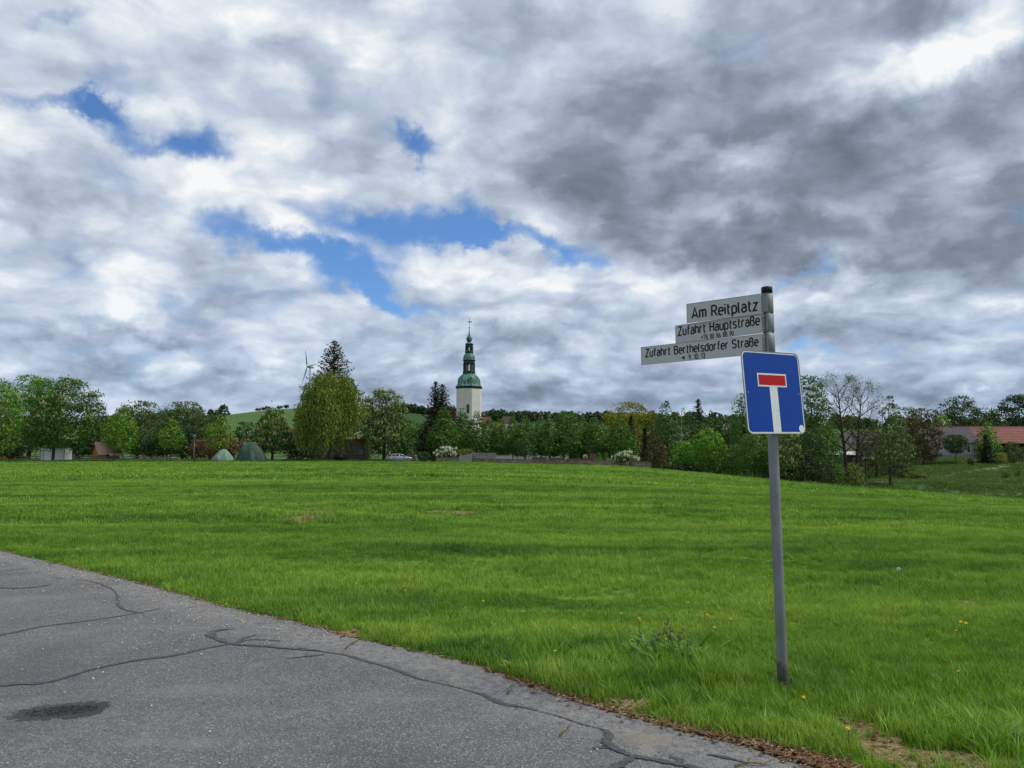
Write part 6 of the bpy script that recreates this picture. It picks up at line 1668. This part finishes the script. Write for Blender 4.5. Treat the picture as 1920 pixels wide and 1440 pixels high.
# narrow the top of the cabin
cab.v = [(x, y * (1 - .20 * max(0, (z - .95) / .5)), z) for x, y, z in cab.v]
cab.build('cabin', MATS['car_paint'], car, True)
def sidey(z): return .812 * (1 - .20 * max(0, (z - .95) / .5))
for s in (-1, 1):
    for (pts, nm) in (([(-1.62, 1.02), (-1.42, 1.30), (-1.02, 1.37), (-.92, 1.01)], 'rear_side_window'), ([(-.86, 1.01), (-.94, 1.37), (-.28, 1.37), (-.22, 1.0)], 'side_window'), ([(-.15, 1.0), (-.21, 1.37), (.18, 1.31), (.72, 1.01)], 'side_window')):
        m = MB(); m.add([(x, s * sidey(z), z) for x, z in pts], [(0, 1, 2, 3)]); m.build(nm, MATS['window_glass'], car)
    MB().box(-.98, -.90, s * .855, s * .868, .45, .92).build('door_gap', MATS['dark_frame'], car)
    MB().box(-1.3, -1.12, s * .862, s * .885, .84, .87).build('door_handle', MATS['dark_frame'], car)
    mr = MB().box(.62, .80, s * .84, s * 1.0, .98, 1.10).build('mirror', MATS['car_paint'], car)
    for x in (-1.28, 1.28):
        w = MB().lathe([(.20, -.09), (.30, -.10), (.315, -.06), (.315, .06), (.30, .10), (.20, .09)], 20)
        Mw_ = Matrix.Translation((x, s * .78, .315)) @ Matrix.Rotation(R(90), 4, 'X')
        w.v = [tuple(Mw_ @ Vector(q)) for q in w.v]
        wo = w.build('wheel', MATS['tyre'], car, True)
        r = MB().lathe([(.02, -.105), (.19, -.10), (.215, -.085), (.215, .085), (.19, .10), (.02, .105)], 16)
        r.v = [tuple(Mw_ @ Vector(q)) for q in r.v]
        r.build('rim', MATS['rim_metal'], wo, True)
        a = MB().lathe([(.36, -.06), (.375, -.055), (.375, .055), (.36, .06)], 20); a.v = [tuple(Matrix.Translation((x, s * .83, .33)) @ Matrix.Rotation(R(90), 4, 'X') @ Vector(q)) for q in a.v]
        a.build('wheel_arch', MATS['dark_frame'], car, True)
    MB().prism([(-1.93, s * .62, .96), (-1.99, s * .80, .90), (-1.83, s * .80, 1.18), (-1.75, s * .66, 1.24)], (-.02, 0, .015)).build('tail_light', MATS['tail_red'], car)
    MB().prism([(1.90, s * .50, .66), (1.80, s * .84, .66), (1.66, s * .84, .80), (1.78, s * .52, .80)], (.05, 0, .02)).build('headlight', MATS['lamp_clear'], car)
m = MB(); m.add([(-1.925, -.60, .98), (-1.925, .60, .98), (-1.57, .52, 1.36), (-1.57, -.52, 1.36)], [(0, 1, 2, 3)]); m.v = [(x - .03, y, z + .02) for x, y, z in m.v]; m.build('rear_window', MATS['window_glass'], car)
m = MB(); m.add([(.96, -.66, .98), (.96, .66, .98), (.30, .56, 1.35), (.30, -.56, 1.35)], [(0, 1, 2, 3)]); m.v = [(x + .02, y, z + .025) for x, y, z in m.v]; m.build('windscreen', MATS['window_glass'], car)
MB().box(-2.10, -2.04, -.78, .78, .34, .58).build('rear_bumper', MATS['dark_frame'], car)
MB().box(2.03, 2.09, -.74, .74, .30, .46).build('front_bumper', MATS['dark_frame'], car)
MB().box(-2.085, -2.055, -.26, .26, .62, .73).build('number_plate', MATS['white_paint'], car)

# ------------------------------------------------------------------ person behind the car
rough_mat('skin', (0.42, 0.26, 0.19), 0.08, 10, 0.6, 0.0)
rough_mat('jacket_maroon', (0.115, 0.012, 0.026), 0.2, 8, 0.9, 0.1)
rough_mat('trousers_dark', (0.030, 0.034, 0.045), 0.2, 8, 0.9, 0.1)
rough_mat('hair_white', (0.50, 0.48, 0.45), 0.1, 20, 0.8, 0.1)
def skinned(name, verts, edges, radii, parent, mat, root=0, sub=2):
    me = bpy.data.meshes.new(name); me.from_pydata(verts, edges, [])
    o = bpy.data.objects.new(name, me); COL.objects.link(o)
    sk = o.modifiers.new('skin', 'SKIN'); sk.use_smooth_shade = True
    lay = me.skin_vertices[0].data if me.skin_vertices else None
    if lay is None:
        bpy.context.view_layer.objects.active = o
        me.skin_vertices.new() if hasattr(me.skin_vertices, 'new') else None
        lay = me.skin_vertices[0].data
    for i, r in enumerate(radii):
        lay[i].radius = r if hasattr(r, '__len__') else (r, r); lay[i].use_root = (i == root)
    su = o.modifiers.new('sub', 'SUBSURF'); su.levels = sub; su.render_levels = sub
    me.materials.append(mat)
    o.parent = parent
    return o
pp = at(730.5, 862, 138.2); zb = ground_z(pp.x, 138.2)
per = thing('person', 'person in a maroon jacket standing behind the silver car', 'person', (pp.x, 138.2, zb), R(20))
V_ = [(0, 0, .95), (0, 0, 1.12), (0, .02, 1.30), (0, .03, 1.44), (0, .01, 1.52), (0, -.02, 1.60), (0, -.03, 1.70)]
E_ = [(0, 1), (1, 2), (2, 3), (3, 4), (4, 5), (5, 6)]
Rr_ = [(.16, .12), (.15, .11), (.18, .12), (.13, .10), .055, (.078, .09), (.07, .085)]
for s in (-1, 1):
    b = len(V_)
    V_ += [(s * .10, 0, .86), (s * .11, -.02, .50), (s * .11, .02, .10), (s * .12, -.10, .04)]; E_ += [(0, b), (b, b + 1), (b + 1, b + 2), (b + 2, b + 3)]; Rr_ += [.095, .065, .045, .04]
    b = len(V_)
    V_ += [(s * .19, .02, 1.40), (s * .24, .00, 1.14), (s * .22, -.18, 1.00), (s * .20, -.26, .99)]; E_ += [(3, b), (b, b + 1), (b + 1, b + 2), (b + 2, b + 3)]; Rr_ += [.062, .046, .034, (.038, .018)]
    for k_, (ang, ln_) in enumerate(((-.5, .075), (-.22, .085), (0.0, .09), (.2, .085), (.9, .065))):
        f0 = len(V_)
        V_ += [(s * .20 + math.sin(ang) * .03, -.285 - math.cos(ang) * ln_ * .4, .985), (s * .20 + math.sin(ang) * .05, -.285 - math.cos(ang) * ln_ * .85, .96)]
        E_ += [(b + 3, f0), (f0, f0 + 1)]; Rr_ += [.009, .008]
skinned('body', V_, E_, Rr_, per, MATS['skin'])
skinned('jacket', [(0, 0, .88), (0, 0, 1.12), (0, .02, 1.30), (0, .03, 1.43), (.19, .02, 1.40), (.24, 0, 1.14), (.222, -.16, 1.01), (-.19, .02, 1.40), (-.24, 0, 1.14), (-.222, -.16, 1.01)], [(0, 1), (1, 2), (2, 3), (3, 4), (4, 5), (5, 6), (3, 7), (7, 8), (8, 9)], [(.19, .15), (.18, .14), (.205, .145), (.15, .12), .078, .062, .05, .078, .062, .05], per, MATS['jacket_maroon'])
skinned('trousers', [(0, 0, .95), (.10, 0, .84), (.11, -.02, .50), (.11, .02, .10), (-.10, 0, .84), (-.11, -.02, .50), (-.11, .02, .10)], [(0, 1), (1, 2), (2, 3), (0, 4), (4, 5), (5, 6)], [(.175, .135), .11, .082, .066, .11, .082, .066], per, MATS['trousers_dark'])
hm = MB().lathe([(.01, 1.79), (.05, 1.785), (.085, 1.75), (.098, 1.70), (.094, 1.66), (.02, 1.655)], 14); hm.v = [(x * .92, y * 1.06 + .005, z) for x, y, z in hm.v]; hm.build('hair', MATS['hair_white'], per, True)
MB().prism([(-.012, -.125, 1.63), (.012, -.125, 1.63), (0, -.145, 1.645), (0, -.12, 1.675)], (0, .03, 0)).build('nose', MATS['skin'], per)
for s in (-1, 1): MB().box(s * .032 - .012, s * .032 + .012, -.122, -.108, 1.678, 1.69).build('eye', MATS['trousers_dark'], per)
MB().box(-.025, .025, -.117, -.105, 1.592, 1.600).build('mouth', MATS['granite_red'], per)

# ------------------------------------------------------------------ dandelions
rough_mat('dandelion_yellow', (0.62, 0.40, 0.015), 0.15, 60, 0.8, 0.0)
rough_mat('stem_green', (0.085, 0.15, 0.03), 0.2, 20, 0.8, 0.0)
rough_mat('clock_white', (0.50, 0.50, 0.48), 0.1, 50, 0.9, 0.0)
hm_ = MB(); rs = random.Random(2)
for ring, (n, r, zz) in enumerate(((16, .019, .0), (13, .014, .004), (8, .007, .007))):
    for i in range(n):
        a = 6.283 * i / n + ring * .3; ca, sa = math.cos(a), math.sin(a)
        hm_.add([(0, 0, zz), (ca * r * .6 - sa * .0022, sa * r * .6 + ca * .0022, zz + .003), (ca * r, sa * r, zz + .005), (ca * r * .6 + sa * .0022, sa * r * .6 - ca * .0022, zz + .003)], [(0, 1, 2, 3)])
dand_head = hm_.mesh('flower_head', fix=False); dand_head.materials.append(MATS['dandelion_yellow'])
st = MB().tube([(0, 0, -1.0), (.02, 0, -.5), (0, 0, 0)], [.012, .011, .010], 5); dand_stem = st.mesh('stem'); dand_stem.materials.append(MATS['stem_green'])
DAND = [(1185, 1217), (1322, 1160), (1326, 1165), (1370, 1178), (1340, 1184), (1410, 1195), (1662, 1163), (1802, 1174), (1812, 1183), (1794, 1190), (1507, 1320), (1199, 1175), (1139, 1153), (1165, 1157), (1063, 1135), (1075, 1188), (1198, 1175), (1003, 1177), (1041, 1226), (906, 1131), (900, 1128), (668, 1106), (674, 1069), (641, 1100), (648, 1095), (643, 1095), (445, 1075), (350, 1015), (145, 1034), (352, 1045), (605, 1085), (875, 1092), (1510, 1163), (1798, 1276), (1590, 1372), (1250, 1208), (1274, 1254), (760, 1118), (1445, 1120), (980, 1150), (560, 1110), (1290, 1140)]
for i, (a, b) in enumerate(DAND):
    p_ = on_plane(a, b, .10); zg = ground_z(p_.x, p_.y)
    hgt = .135 + .05 * rs.random()
    t = thing('dandelion', 'small yellow dandelion flower in the green grass', 'dandelion', (p_.x, p_.y, zg), rs.random() * 6, 'yellow dandelions in the grass')
    o = link('flower_head', dand_head, None, t, (0, 0, hgt)); o.rotation_euler = (rs.uniform(.1, .6), rs.uniform(-.4, .4), 0); k_ = rs.uniform(.6, .95); o.scale = (k_, k_, k_)
    o = link('stem', dand_stem, None, t, (0, 0, hgt)); o.scale = (.2, .2, hgt)
p_ = on_plane(1685, 1082, .2); zg = ground_z(p_.x, p_.y)
t = thing('dandelion_clock', 'white dandelion seed head on a tall stem in the meadow', 'dandelion', (p_.x, p_.y, zg))
o = link('stem', dand_stem, None, t, (0, 0, .30)); o.scale = (.25, .25, .3)
sm = MB()
for i in range(90):
    d = Vector((rs.gauss(0, 1), rs.gauss(0, 1), rs.gauss(0, 1))).normalized(); u = d.orthogonal().normalized() * .005; w = d.cross(u)
    c_ = d * .024; sm.add([c_ - u, c_ - w, c_ + u, c_ + w], [(0, 1, 2, 3)])
link('seed_head', sm.mesh('seed_head', fix=False), MATS['clock_white'], t, (0, 0, .32))

# ------------------------------------------------------------------ broad leaved weeds
weed_leaf = leaf_mat('leaf_weed', (0.075, 0.170, 0.030), 0.45, 0.2, scale=8.0)
rough_mat('weed_bud', (0.13, 0.15, 0.06), 0.4, 40, 0.9, 0.0)
def big_leaf(m, base, az, L, w, rise, droop_):
    """broad pointed leaf, folded along its midrib"""
    ca, sa = math.cos(az), math.sin(az); n = 6; vs = []
    for i in range(n + 1):
        f = i / n; r_ = L * f * math.cos(rise * (1 - f * droop_)); z = L * f * math.sin(rise) - droop_ * L * f * f * .6
        hw = w * math.sin(math.pi * min(1, f * .92 + .08)) ** .8 * .5 + .002
        for s in (-1, 0, 1):
            vs.append(Vector(base) + Vector((ca * r_ - sa * hw * s, sa * r_ + ca * hw * s, z + (abs(s) * hw * .35))))
    m.add(vs, [(i * 3 + k, i * 3 + k + 1, i * 3 + k + 4, i * 3 + k + 3) for i in range(n) for k in (0, 1)])
def weed(name, label, px, py, n, L, stems, seed, spread=.25):
    rs = random.Random(seed); p_ = on_plane(px, py, 0); zg = ground_z(p_.x, p_.y)
    t = thing(name, label, 'weed', (p_.x, p_.y, zg))
    lf = []
    for i in range(n):
        m = MB(); a = rs.random() * 6.283; r = spread * rs.random() ** .7
        big_leaf(m, (math.cos(a) * r, math.sin(a) * r * .8, .02 + rs.random() * .04), rs.random() * 6.283, L * rs.uniform(.6, 1.15), L * rs.uniform(.10, .20), rs.uniform(.7, 1.35), rs.uniform(.3, .7))
        link('leaf', m.mesh('leaf', True, fix=False), weed_leaf, t)
    for i in range(stems):
        a = rs.random() * 6.283; r = spread * rs.random(); bx_, by_ = math.cos(a) * r, math.sin(a) * r * .8; h = L * rs.uniform(.95, 1.35); tx, ty = bx_ + rs.gauss(0, .05), by_ + rs.gauss(0, .04)
        s_ = MB().tube([(bx_, by_, 0), ((bx_ + tx) / 2, (by_ + ty) / 2 + .01, h * .55), (tx, ty, h)], [.006, .005, .003], 5).build('stalk', MATS['stem_green'], t, True)
        b_ = MB()
        for q in range(7):
            c_ = Vector((tx + rs.gauss(0, .012), ty + rs.gauss(0, .012), h - rs.random() * .06)); b_.tube([c_ - Vector((0, 0, .011)), c_, c_ + Vector((0, 0, .012))], [.003, .009, .003], 5)
        bo = b_.build('buds', MATS['weed_bud'], s_); bo['kind'] = 'stuff'
    return t
weed('dock_plant', 'clump of broad leaved dock plants left of the signpost', 1270, 1248, 46, .25, 10, 3, .30)
weed('dock_plant', 'smaller broad leaved weed left of the larger dock clump', 1205, 1240, 14, .20, 3, 6, .18)
weed('plantain', 'low rosette of broad leaves at the asphalt edge', 955, 1256, 9, .11, 0, 8, .04)
weed('plantain', 'low rosette of leaves in the grass near the bottom right corner', 1890, 1400, 10, .16, 0, 9, .08)
# twigs on the asphalt edge
for (pts, l) in (([(648, 1215), (660, 1206), (672, 1199), (690, 1201)], 'bent brown twig lying at the asphalt edge'), ([(1378, 1436), (1400, 1430), (1430, 1432), (1445, 1428)], 'brown twig lying in the litter near the bottom edge'), ([(1050, 1378), (1062, 1366)], 'short pale stick on the worn asphalt margin'), ([(952, 1300), (958, 1286)], 'short pale stick on the asphalt, nearer the grass')):
    P_ = [on_plane(a, b, .012) for a, b in pts]; o_ = P_[0].copy()
    t = thing('twig', l, 'twig', tuple(o_))
    MB().tube([q - o_ + Vector((0, 0, .004 * (i % 2))) for i, q in enumerate(P_)], [.006, .0055, .005, .003][:len(P_)], 6).build('stem', MATS['straw_soil'], t, True)
    e_ = P_[1] - o_
    MB().tube([e_, e_ + Vector((.03, .04, .01))], [.004, .002], 5).build('side_shoot', MATS['straw_soil'], t, True)

# ------------------------------------------------------------------ grass, litter and petals (uncountable)
def grass_mat(name):
    new_mat(name)
    p = worldpos()
    c = ramp(grass_tone(p), GRASS_STOPS)
    oi = S.nt.nodes.new('ShaderNodeObjectInfo'); g = S.nt.nodes.new('ShaderNodeNewGeometry')
    rnd = S(oi.outputs['Random']) * .5 + S(g.outputs['Random Per Island']) * .5
    c = mixc(1.0, c, ramp(rnd, [(0.0, .42), (.5, 1.0), (1.0, 1.55)]), 'MULTIPLY')
    c = mixc(sstep(S(g.outputs['Random Per Island']), .96, 1.0) * .5, c, (0.20, 0.18, 0.07))
    d = S.nt.nodes.new('ShaderNodeBsdfDiffuse'); S.put(d.inputs['Color'], c)
    t = S.nt.nodes.new('ShaderNodeBsdfTranslucent'); S.put(t.inputs['Color'], mixc(1.0, c, (1.2, 1.25, .6), 'MULTIPLY'))
    gl = S.nt.nodes.new('ShaderNodeBsdfGlossy'); gl.inputs['Roughness'].default_value = .5; gl.inputs['Color'].default_value = (.55, .6, .55, 1)
    m1 = S.nt.nodes.new('ShaderNodeMixShader'); m1.inputs[0].default_value = .32
    S.nt.links.new(d.outputs[0], m1.inputs[1]); S.nt.links.new(t.outputs[0], m1.inputs[2])
    m2 = S.nt.nodes.new('ShaderNodeMixShader'); m2.inputs[0].default_value = .045
    S.nt.links.new(m1.outputs[0], m2.inputs[1]); S.nt.links.new(gl.outputs[0], m2.inputs[2])
    finish(S(m2.outputs[0]))
    return MATS[name]
GM = grass_mat('grass_blade')
def tuft(n, rad, h0, h1, w, seed, lean=.5):
    rng = np.random.RandomState(seed); m = MB()
    for i in range(n):
        a = rng.rand() * 6.283; r = rad * math.sqrt(rng.rand()); x, y = math.cos(a) * r, math.sin(a) * r
        L = h0 + (h1 - h0) * rng.rand(); az = rng.rand() * 6.283; ln = lean * (.25 + .9 * rng.rand()) ; dx_, dy_ = math.cos(az), math.sin(az)
        px_, py_ = -dy_, dx_; ww = w * (.7 + .6 * rng.rand()) / 2
        P = []
        for f in (0, .5, 1.0):
            o_ = L * ln * f * f; P.append((x + dx_ * o_, y + dy_ * o_, L * f * (1 - .28 * ln * f)))
        (a0, a1, a2) = P
        m.add([(a0[0] - px_ * ww, a0[1] - py_ * ww, -.01), (a0[0] + px_ * ww, a0[1] + py_ * ww, -.01), (a1[0] + px_ * ww * .8, a1[1] + py_ * ww * .8, a1[2]), (a1[0] - px_ * ww * .8, a1[1] - py_ * ww * .8, a1[2]), a2], [(0, 1, 2, 3), (3, 2, 4)])
    me = m.mesh('tuft', fix=False); me.materials.append(GM)
    return me
def scatter(name, label, cat, meshes, P, rot, scl, idx, kind='stuff'):
    """instances of small meshes on the points P"""
    col = bpy.data.collections.new(name + '_pieces')
    for i, me in enumerate(meshes): col.objects.link(bpy.data.objects.new('%s_piece_%02d' % (name, i), me))
    me = bpy.data.meshes.new(name); me.vertices.add(len(P)); me.vertices.foreach_set('co', P.astype(np.float32).ravel())
    for nm, ty, arr, key in (('rot', 'FLOAT_VECTOR', rot, 'vector'), ('scl', 'FLOAT', scl, 'value'), ('idx', 'INT', idx, 'value')):
        at_ = me.attributes.new(nm, ty, 'POINT'); at_.data.foreach_set(key, np.ascontiguousarray(arr, dtype=np.int32 if ty == 'INT' else np.float32).ravel())
    me.update()
    o = link(name, me); tag(o, label, cat, kind=kind)
    ng = bpy.data.node_groups.new(name, 'GeometryNodeTree')
    ng.interface.new_socket('Geometry', in_out='INPUT', socket_type='NodeSocketGeometry'); ng.interface.new_socket('Geometry', in_out='OUTPUT', socket_type='NodeSocketGeometry')
    N = ng.nodes; gi = N.new('NodeGroupInput'); go = N.new('NodeGroupOutput')
    ci = N.new('GeometryNodeCollectionInfo'); ci.inputs['Collection'].default_value = col; ci.inputs['Separate Children'].default_value = True; ci.inputs['Reset Children'].default_value = True
    ip = N.new('GeometryNodeInstanceOnPoints'); ip.inputs['Pick Instance'].default_value = True
    def na(nm, ty):
        q = N.new('GeometryNodeInputNamedAttribute'); q.data_type = ty; q.inputs['Name'].default_value = nm; return q.outputs['Attribute']
    er = N.new('FunctionNodeEulerToRotation')
    ng.links.new(gi.outputs[0], ip.inputs['Points']); ng.links.new(ci.outputs[0], ip.inputs['Instance'])
    ng.links.new(na('idx', 'INT'), ip.inputs['Instance Index']); ng.links.new(na('rot', 'FLOAT_VECTOR'), er.inputs[0]); ng.links.new(er.outputs[0], ip.inputs['Rotation'])
    ng.links.new(na('scl', 'FLOAT'), ip.inputs['Scale']); ng.links.new(ip.outputs[0], go.inputs[0])
    md = o.modifiers.new('scatter', 'NODES'); md.node_group = ng
    return o
rng = np.random.RandomState(101)
def sample_field(n, d0, d1, margin=1.2):
    """points of the field at depths d0..d1, a little wider than the view"""
    y = np.sqrt(rng.rand(n) * (d1 ** 2 - d0 ** 2) + d0 ** 2)
    x = (rng.rand(n) * 2 - 1) * (y * .667 * 1.08 + margin)
    return x, y
PTS, ROTS, SCL, IDX = [], [], [], []
NEAR = [tuft(26, .075, .05, .15, .0052, 1 + i, .55) for i in range(6)]
TALL = [tuft(24, .06, .14, .30, .0062, 20 + i, .75) for i in range(4)]
MID = [tuft(26, .17, .06, .14, .012, 40 + i, .6) for i in range(5)]
FARM = [tuft(22, .42, .07, .15, .034, 60 + i, .6) for i in range(5)]
meshes = NEAR + TALL + MID + FARM
def vnoise(x, y, s, ph=0.0):
    return (np.sin(x * s + 1.7 * np.sin(y * s * .7 + ph) + ph) + np.sin(y * s * 1.3 + 1.3 * np.sin(x * s * .9 + 2 * ph)) + np.sin((x + y) * s * .8 + 1.1 * np.sin((x - y) * s * .6) + ph)) / 3
def add_tufts(x, y, i0, ni, s0, s1, edge_keep=.02, tallness=None, sparse_bare=True):
    ed = edge_dist(x, y) if y.min() < 30 else np.full(len(x), 9.0)
    edn = ed + .13 * vnoise(x, y, 3.1) + .05 * vnoise(x, y, 1.3, 4.0) + .06 * vnoise(x, y, 9.0) + .04 * vnoise(x, y, 23.0, 1.0)
    keep = edn > edge_keep + .10 * rng.rand(len(x)) ** 2 + (.10 * np.clip((x - 0.2) / 2.0, 0, 1))
    keep &= y < far_y(x) - .2
    bf = bare_f(x, y)
    keep &= (bf > 1.0 + .25 * rng.rand(len(x))) | (rng.rand(len(x)) < .05)
    x, y, ed = x[keep], y[keep], ed[keep]
    z = np.minimum(ground_np(x, y), -.025 + .09 * np.maximum(ed, 0))
    P = np.stack([x, y, z], 1); n = len(x)
    s = s0 + (s1 - s0) * rng.rand(n)
    s *= 1 + .30 * vnoise(x, y, 1.1, 2.0) + .28 * vnoise(x, y, 4.3, 1.0)
    if tallness is not None: s *= tallness(x, y, ed)
    s *= np.clip(.45 + ed / .25, .45, 1.0)
    s *= .5 + .5 * np.clip(np.hypot(x - base.x, (y - base.y + .25) * .6) / .45, 0, 1)
    PTS.append(P); ROTS.append(np.stack([rng.normal(size=n) * .12, rng.normal(size=n) * .12, rng.rand(n) * 6.283], 1)); SCL.append(s); IDX.append(i0 + rng.randint(0, ni, n))
near_tall = lambda x, y, ed: 1 + .35 * np.exp(-((ed - .7) / .6) ** 2) * np.clip((x + 1.5) / 3, 0, 1)
x, y = sample_field(46000, 2.4, 9.0); add_tufts(x, y, 0, 6, .44, .74, .02, near_tall)
x, y = sample_field(48000, 9.0, 18.0); add_tufts(x, y, 0, 6, .52, .88, .02)
# taller rank grass round the post and in the bottom right corner
x, y = sample_field(9000, 2.6, 7.5)
ed_ = edge_dist(x, y)
k = (ed_ > .15) & (x > -.5) & (rng.rand(len(x)) < np.exp(-((ed_ - .75) / .65) ** 2) * np.clip((x + .5) / 1.5, .15, 1) * (.55 + .5 * vnoise(x, y, 2.6, .5)))
add_tufts(x[k], y[k], 6, 4, .45, .85, .10)
a_ = rng.rand(130) * 6.283; r_ = .05 + .22 * np.sqrt(rng.rand(130)); add_tufts(base.x + np.cos(a_) * r_, base.y + .12 + np.sin(a_) * r_, 6, 4, .35, .65, .1)
a_ = rng.rand(240) * 6.283; r_ = .45 * np.sqrt(rng.rand(240)); dk = on_plane(1255, 1262, 0); add_tufts(dk.x + np.cos(a_) * r_, dk.y + np.sin(a_) * r_ * .8 - .1, 6, 4, .45, .75, .1)
# scattered ranker tufts all over the near field
x, y = sample_field(5200, 3.0, 16.0); k = vnoise(x, y, 2.1, 3.0) + .35 * rng.normal(size=len(x)) > .45; add_tufts(x[k], y[k], 6, 4, .34, .62, .2)
x, y = sample_field(56000, 18.0, 45.0, 3); add_tufts(x, y, 10, 5, .65, 1.1)
x, y = sample_field(64000, 45.0, 134.0, 6); add_tufts(x, y, 15, 5, .75, 1.3)
scatter('grass', 'short green meadow grass covering the field', 'grass', meshes, np.concatenate(PTS), np.concatenate(ROTS), np.concatenate(SCL), np.concatenate(IDX))

# rough growth on the slopes beyond the field
PTS, ROTS, SCL, IDX = [], [], [], []
RM = leaf_mat('rough_grass', (0.062, 0.125, 0.030), 0.35, 0.3, scale=.3)
RG = []
for i in range(4):
    q = tuft(26, .55, .12, .38, .05, 90 + i, .6); q.materials.clear(); q.materials.append(RM); RG.append(q)
x, y = rng.rand(60000) * 130 - 5, 55 + rng.rand(60000) * 125
k = (y > far_y(x) + .3) & (np.abs(x) < y * .8); x, y = x[k], y[k]
x2, y2 = rng.rand(9000) * 150 - 110, 131 + rng.rand(9000) * 26; k = (y2 > far_y(x2) + .2) & ~((x2 > -31) & (x2 < -8) & (y2 < far_y(x2) + 5.4)); x2, y2 = x2[k], y2[k]
x, y = np.concatenate([x, x2]), np.concatenate([y, y2]); n = len(x)
scatter('rough_grass', 'rough darker grass on the meadow beyond the field', 'grass', RG, np.stack([x, y, ground_np(x, y)], 1), np.stack([rng.normal(size=n) * .1, rng.normal(size=n) * .1, rng.rand(n) * 6.283], 1), (.6 + .7 * rng.rand(n)) * (1 + .4 * vnoise(x, y, .4)), rng.randint(0, 4, n))

# leaf litter and straw along the verge and on the bare patches
rough_mat('litter_brown', (0.15, 0.080, 0.040), 0.5, 6, 0.9, 0.0); rough_mat('litter_straw', (0.30, 0.215, 0.11), 0.35, 6, 0.9, 0.0); rough_mat('litter_pale', (0.42, 0.38, 0.28), 0.2, 6, 0.9, 0.0)
def flake(L, w, mat, curl=.3):
    m = MB(); m.add([(-L / 2, 0, .002), (0, -w / 2, .002 + curl * w), (L / 2, 0, .003), (0, w / 2, .004 + curl * w)], [(0, 1, 2), (0, 2, 3)]); me = m.mesh('flake', fix=False); me.materials.append(MATS[mat]); return me
LF = [flake(.05, .022, 'litter_brown'), flake(.035, .020, 'litter_brown'), flake(.07, .004, 'litter_straw', 0), flake(.10, .004, 'litter_straw', 0), flake(.05, .005, 'litter_brown', 0), flake(.016, .011, 'litter_pale')]
s_ = rng.rand(15000) * (len(EDGE_A) - 2); i_ = s_.astype(int); f_ = (s_ - i_)[:, None]
B = EDGE_A[i_] * (1 - f_) + EDGE_A[i_ + 1] * f_; Nn = np.array([(edge_n[i].x, edge_n[i].y) for i in i_])
off = np.abs(rng.normal(size=len(B))) * .085 * (.35 + .65 * np.clip((B[:, 0] + 2) / 3, 0, 1)) - .035 + .05 * (rng.rand(len(B)) < .25) * rng.normal(size=len(B))
Q = B + Nn * off[:, None]
k = (rng.rand(len(Q)) < np.clip(.05 + (Q[:, 0] + .2) / 2.0, .05, 1)) & (np.hypot(Q[:, 0], Q[:, 1]) < 16); Q = Q[k]
pt = []
for (cx, cy, rx, ry) in BARE_W:
    n = int(np.clip(rx * ry * 1500, 60, 700)); a_ = rng.rand(n) * 6.283; r_ = np.sqrt(rng.rand(n)) * 1.15; pt.append(np.stack([cx + np.cos(a_) * r_ * rx, cy + np.sin(a_) * r_ * ry], 1))
Q = np.concatenate([Q] + pt); n = len(Q)
onroad = edge_dist(Q[:, 0], Q[:, 1]) < 0
zq = np.where(onroad, .004, np.minimum(ground_np(Q[:, 0], Q[:, 1]), -.025 + .09 * np.maximum(edge_dist(Q[:, 0], Q[:, 1]), 0)) + .018)
scatter('leaf_litter', 'dry brown leaves and straw along the asphalt edge', 'litter', LF, np.column_stack([Q, zq]), np.stack([rng.normal(size=n) * .2, rng.normal(size=n) * .2, rng.rand(n) * 6.283], 1), .6 + .8 * rng.rand(n), rng.randint(0, 6, n))
# pale petals and grit on the asphalt
PF = [flake(.020, .014, 'litter_pale'), flake(.028, .016, 'litter_pale'), flake(.016, .012, 'clock_white'), flake(.03, .006, 'litter_straw', 0)]
s_ = rng.rand(5200) * 130; i_ = s_.astype(int); f_ = (s_ - i_)[:, None]
B = EDGE_A[i_] * (1 - f_) + EDGE_A[i_ + 1] * f_; Nn = np.array([(edge_n[i].x, edge_n[i].y) for i in i_])
Q1 = B - Nn * (np.abs(rng.normal(size=len(B))) ** 1.5 * .5 - .06)[:, None]
Q1 = Q1[rng.rand(len(Q1)) < np.clip((-Q1[:, 0] - .5) / 4, .06, 1)]
x, y = rng.rand(900) * 9 - 6, 2.4 + rng.rand(900) * 9; k = edge_dist(x, y) < -.05; Q2 = np.stack([x[k], y[k]], 1)
Q2 = Q2[rng.rand(len(Q2)) < .5]
Q = np.concatenate([Q1, Q2]); Q = Q[edge_dist(Q[:, 0], Q[:, 1]) < .015]; n = len(Q)
zq = np.where(edge_dist(Q[:, 0], Q[:, 1]) < 0, .006, ground_np(Q[:, 0], Q[:, 1]) + .03)
scatter('petals', 'pale fallen petals scattered over the asphalt', 'petals', PF, np.column_stack([Q, zq]), np.stack([rng.normal(size=n) * .2, rng.normal(size=n) * .2, rng.rand(n) * 6.283], 1), (.5 + .7 * rng.rand(n)), rng.randint(0, 4, n))
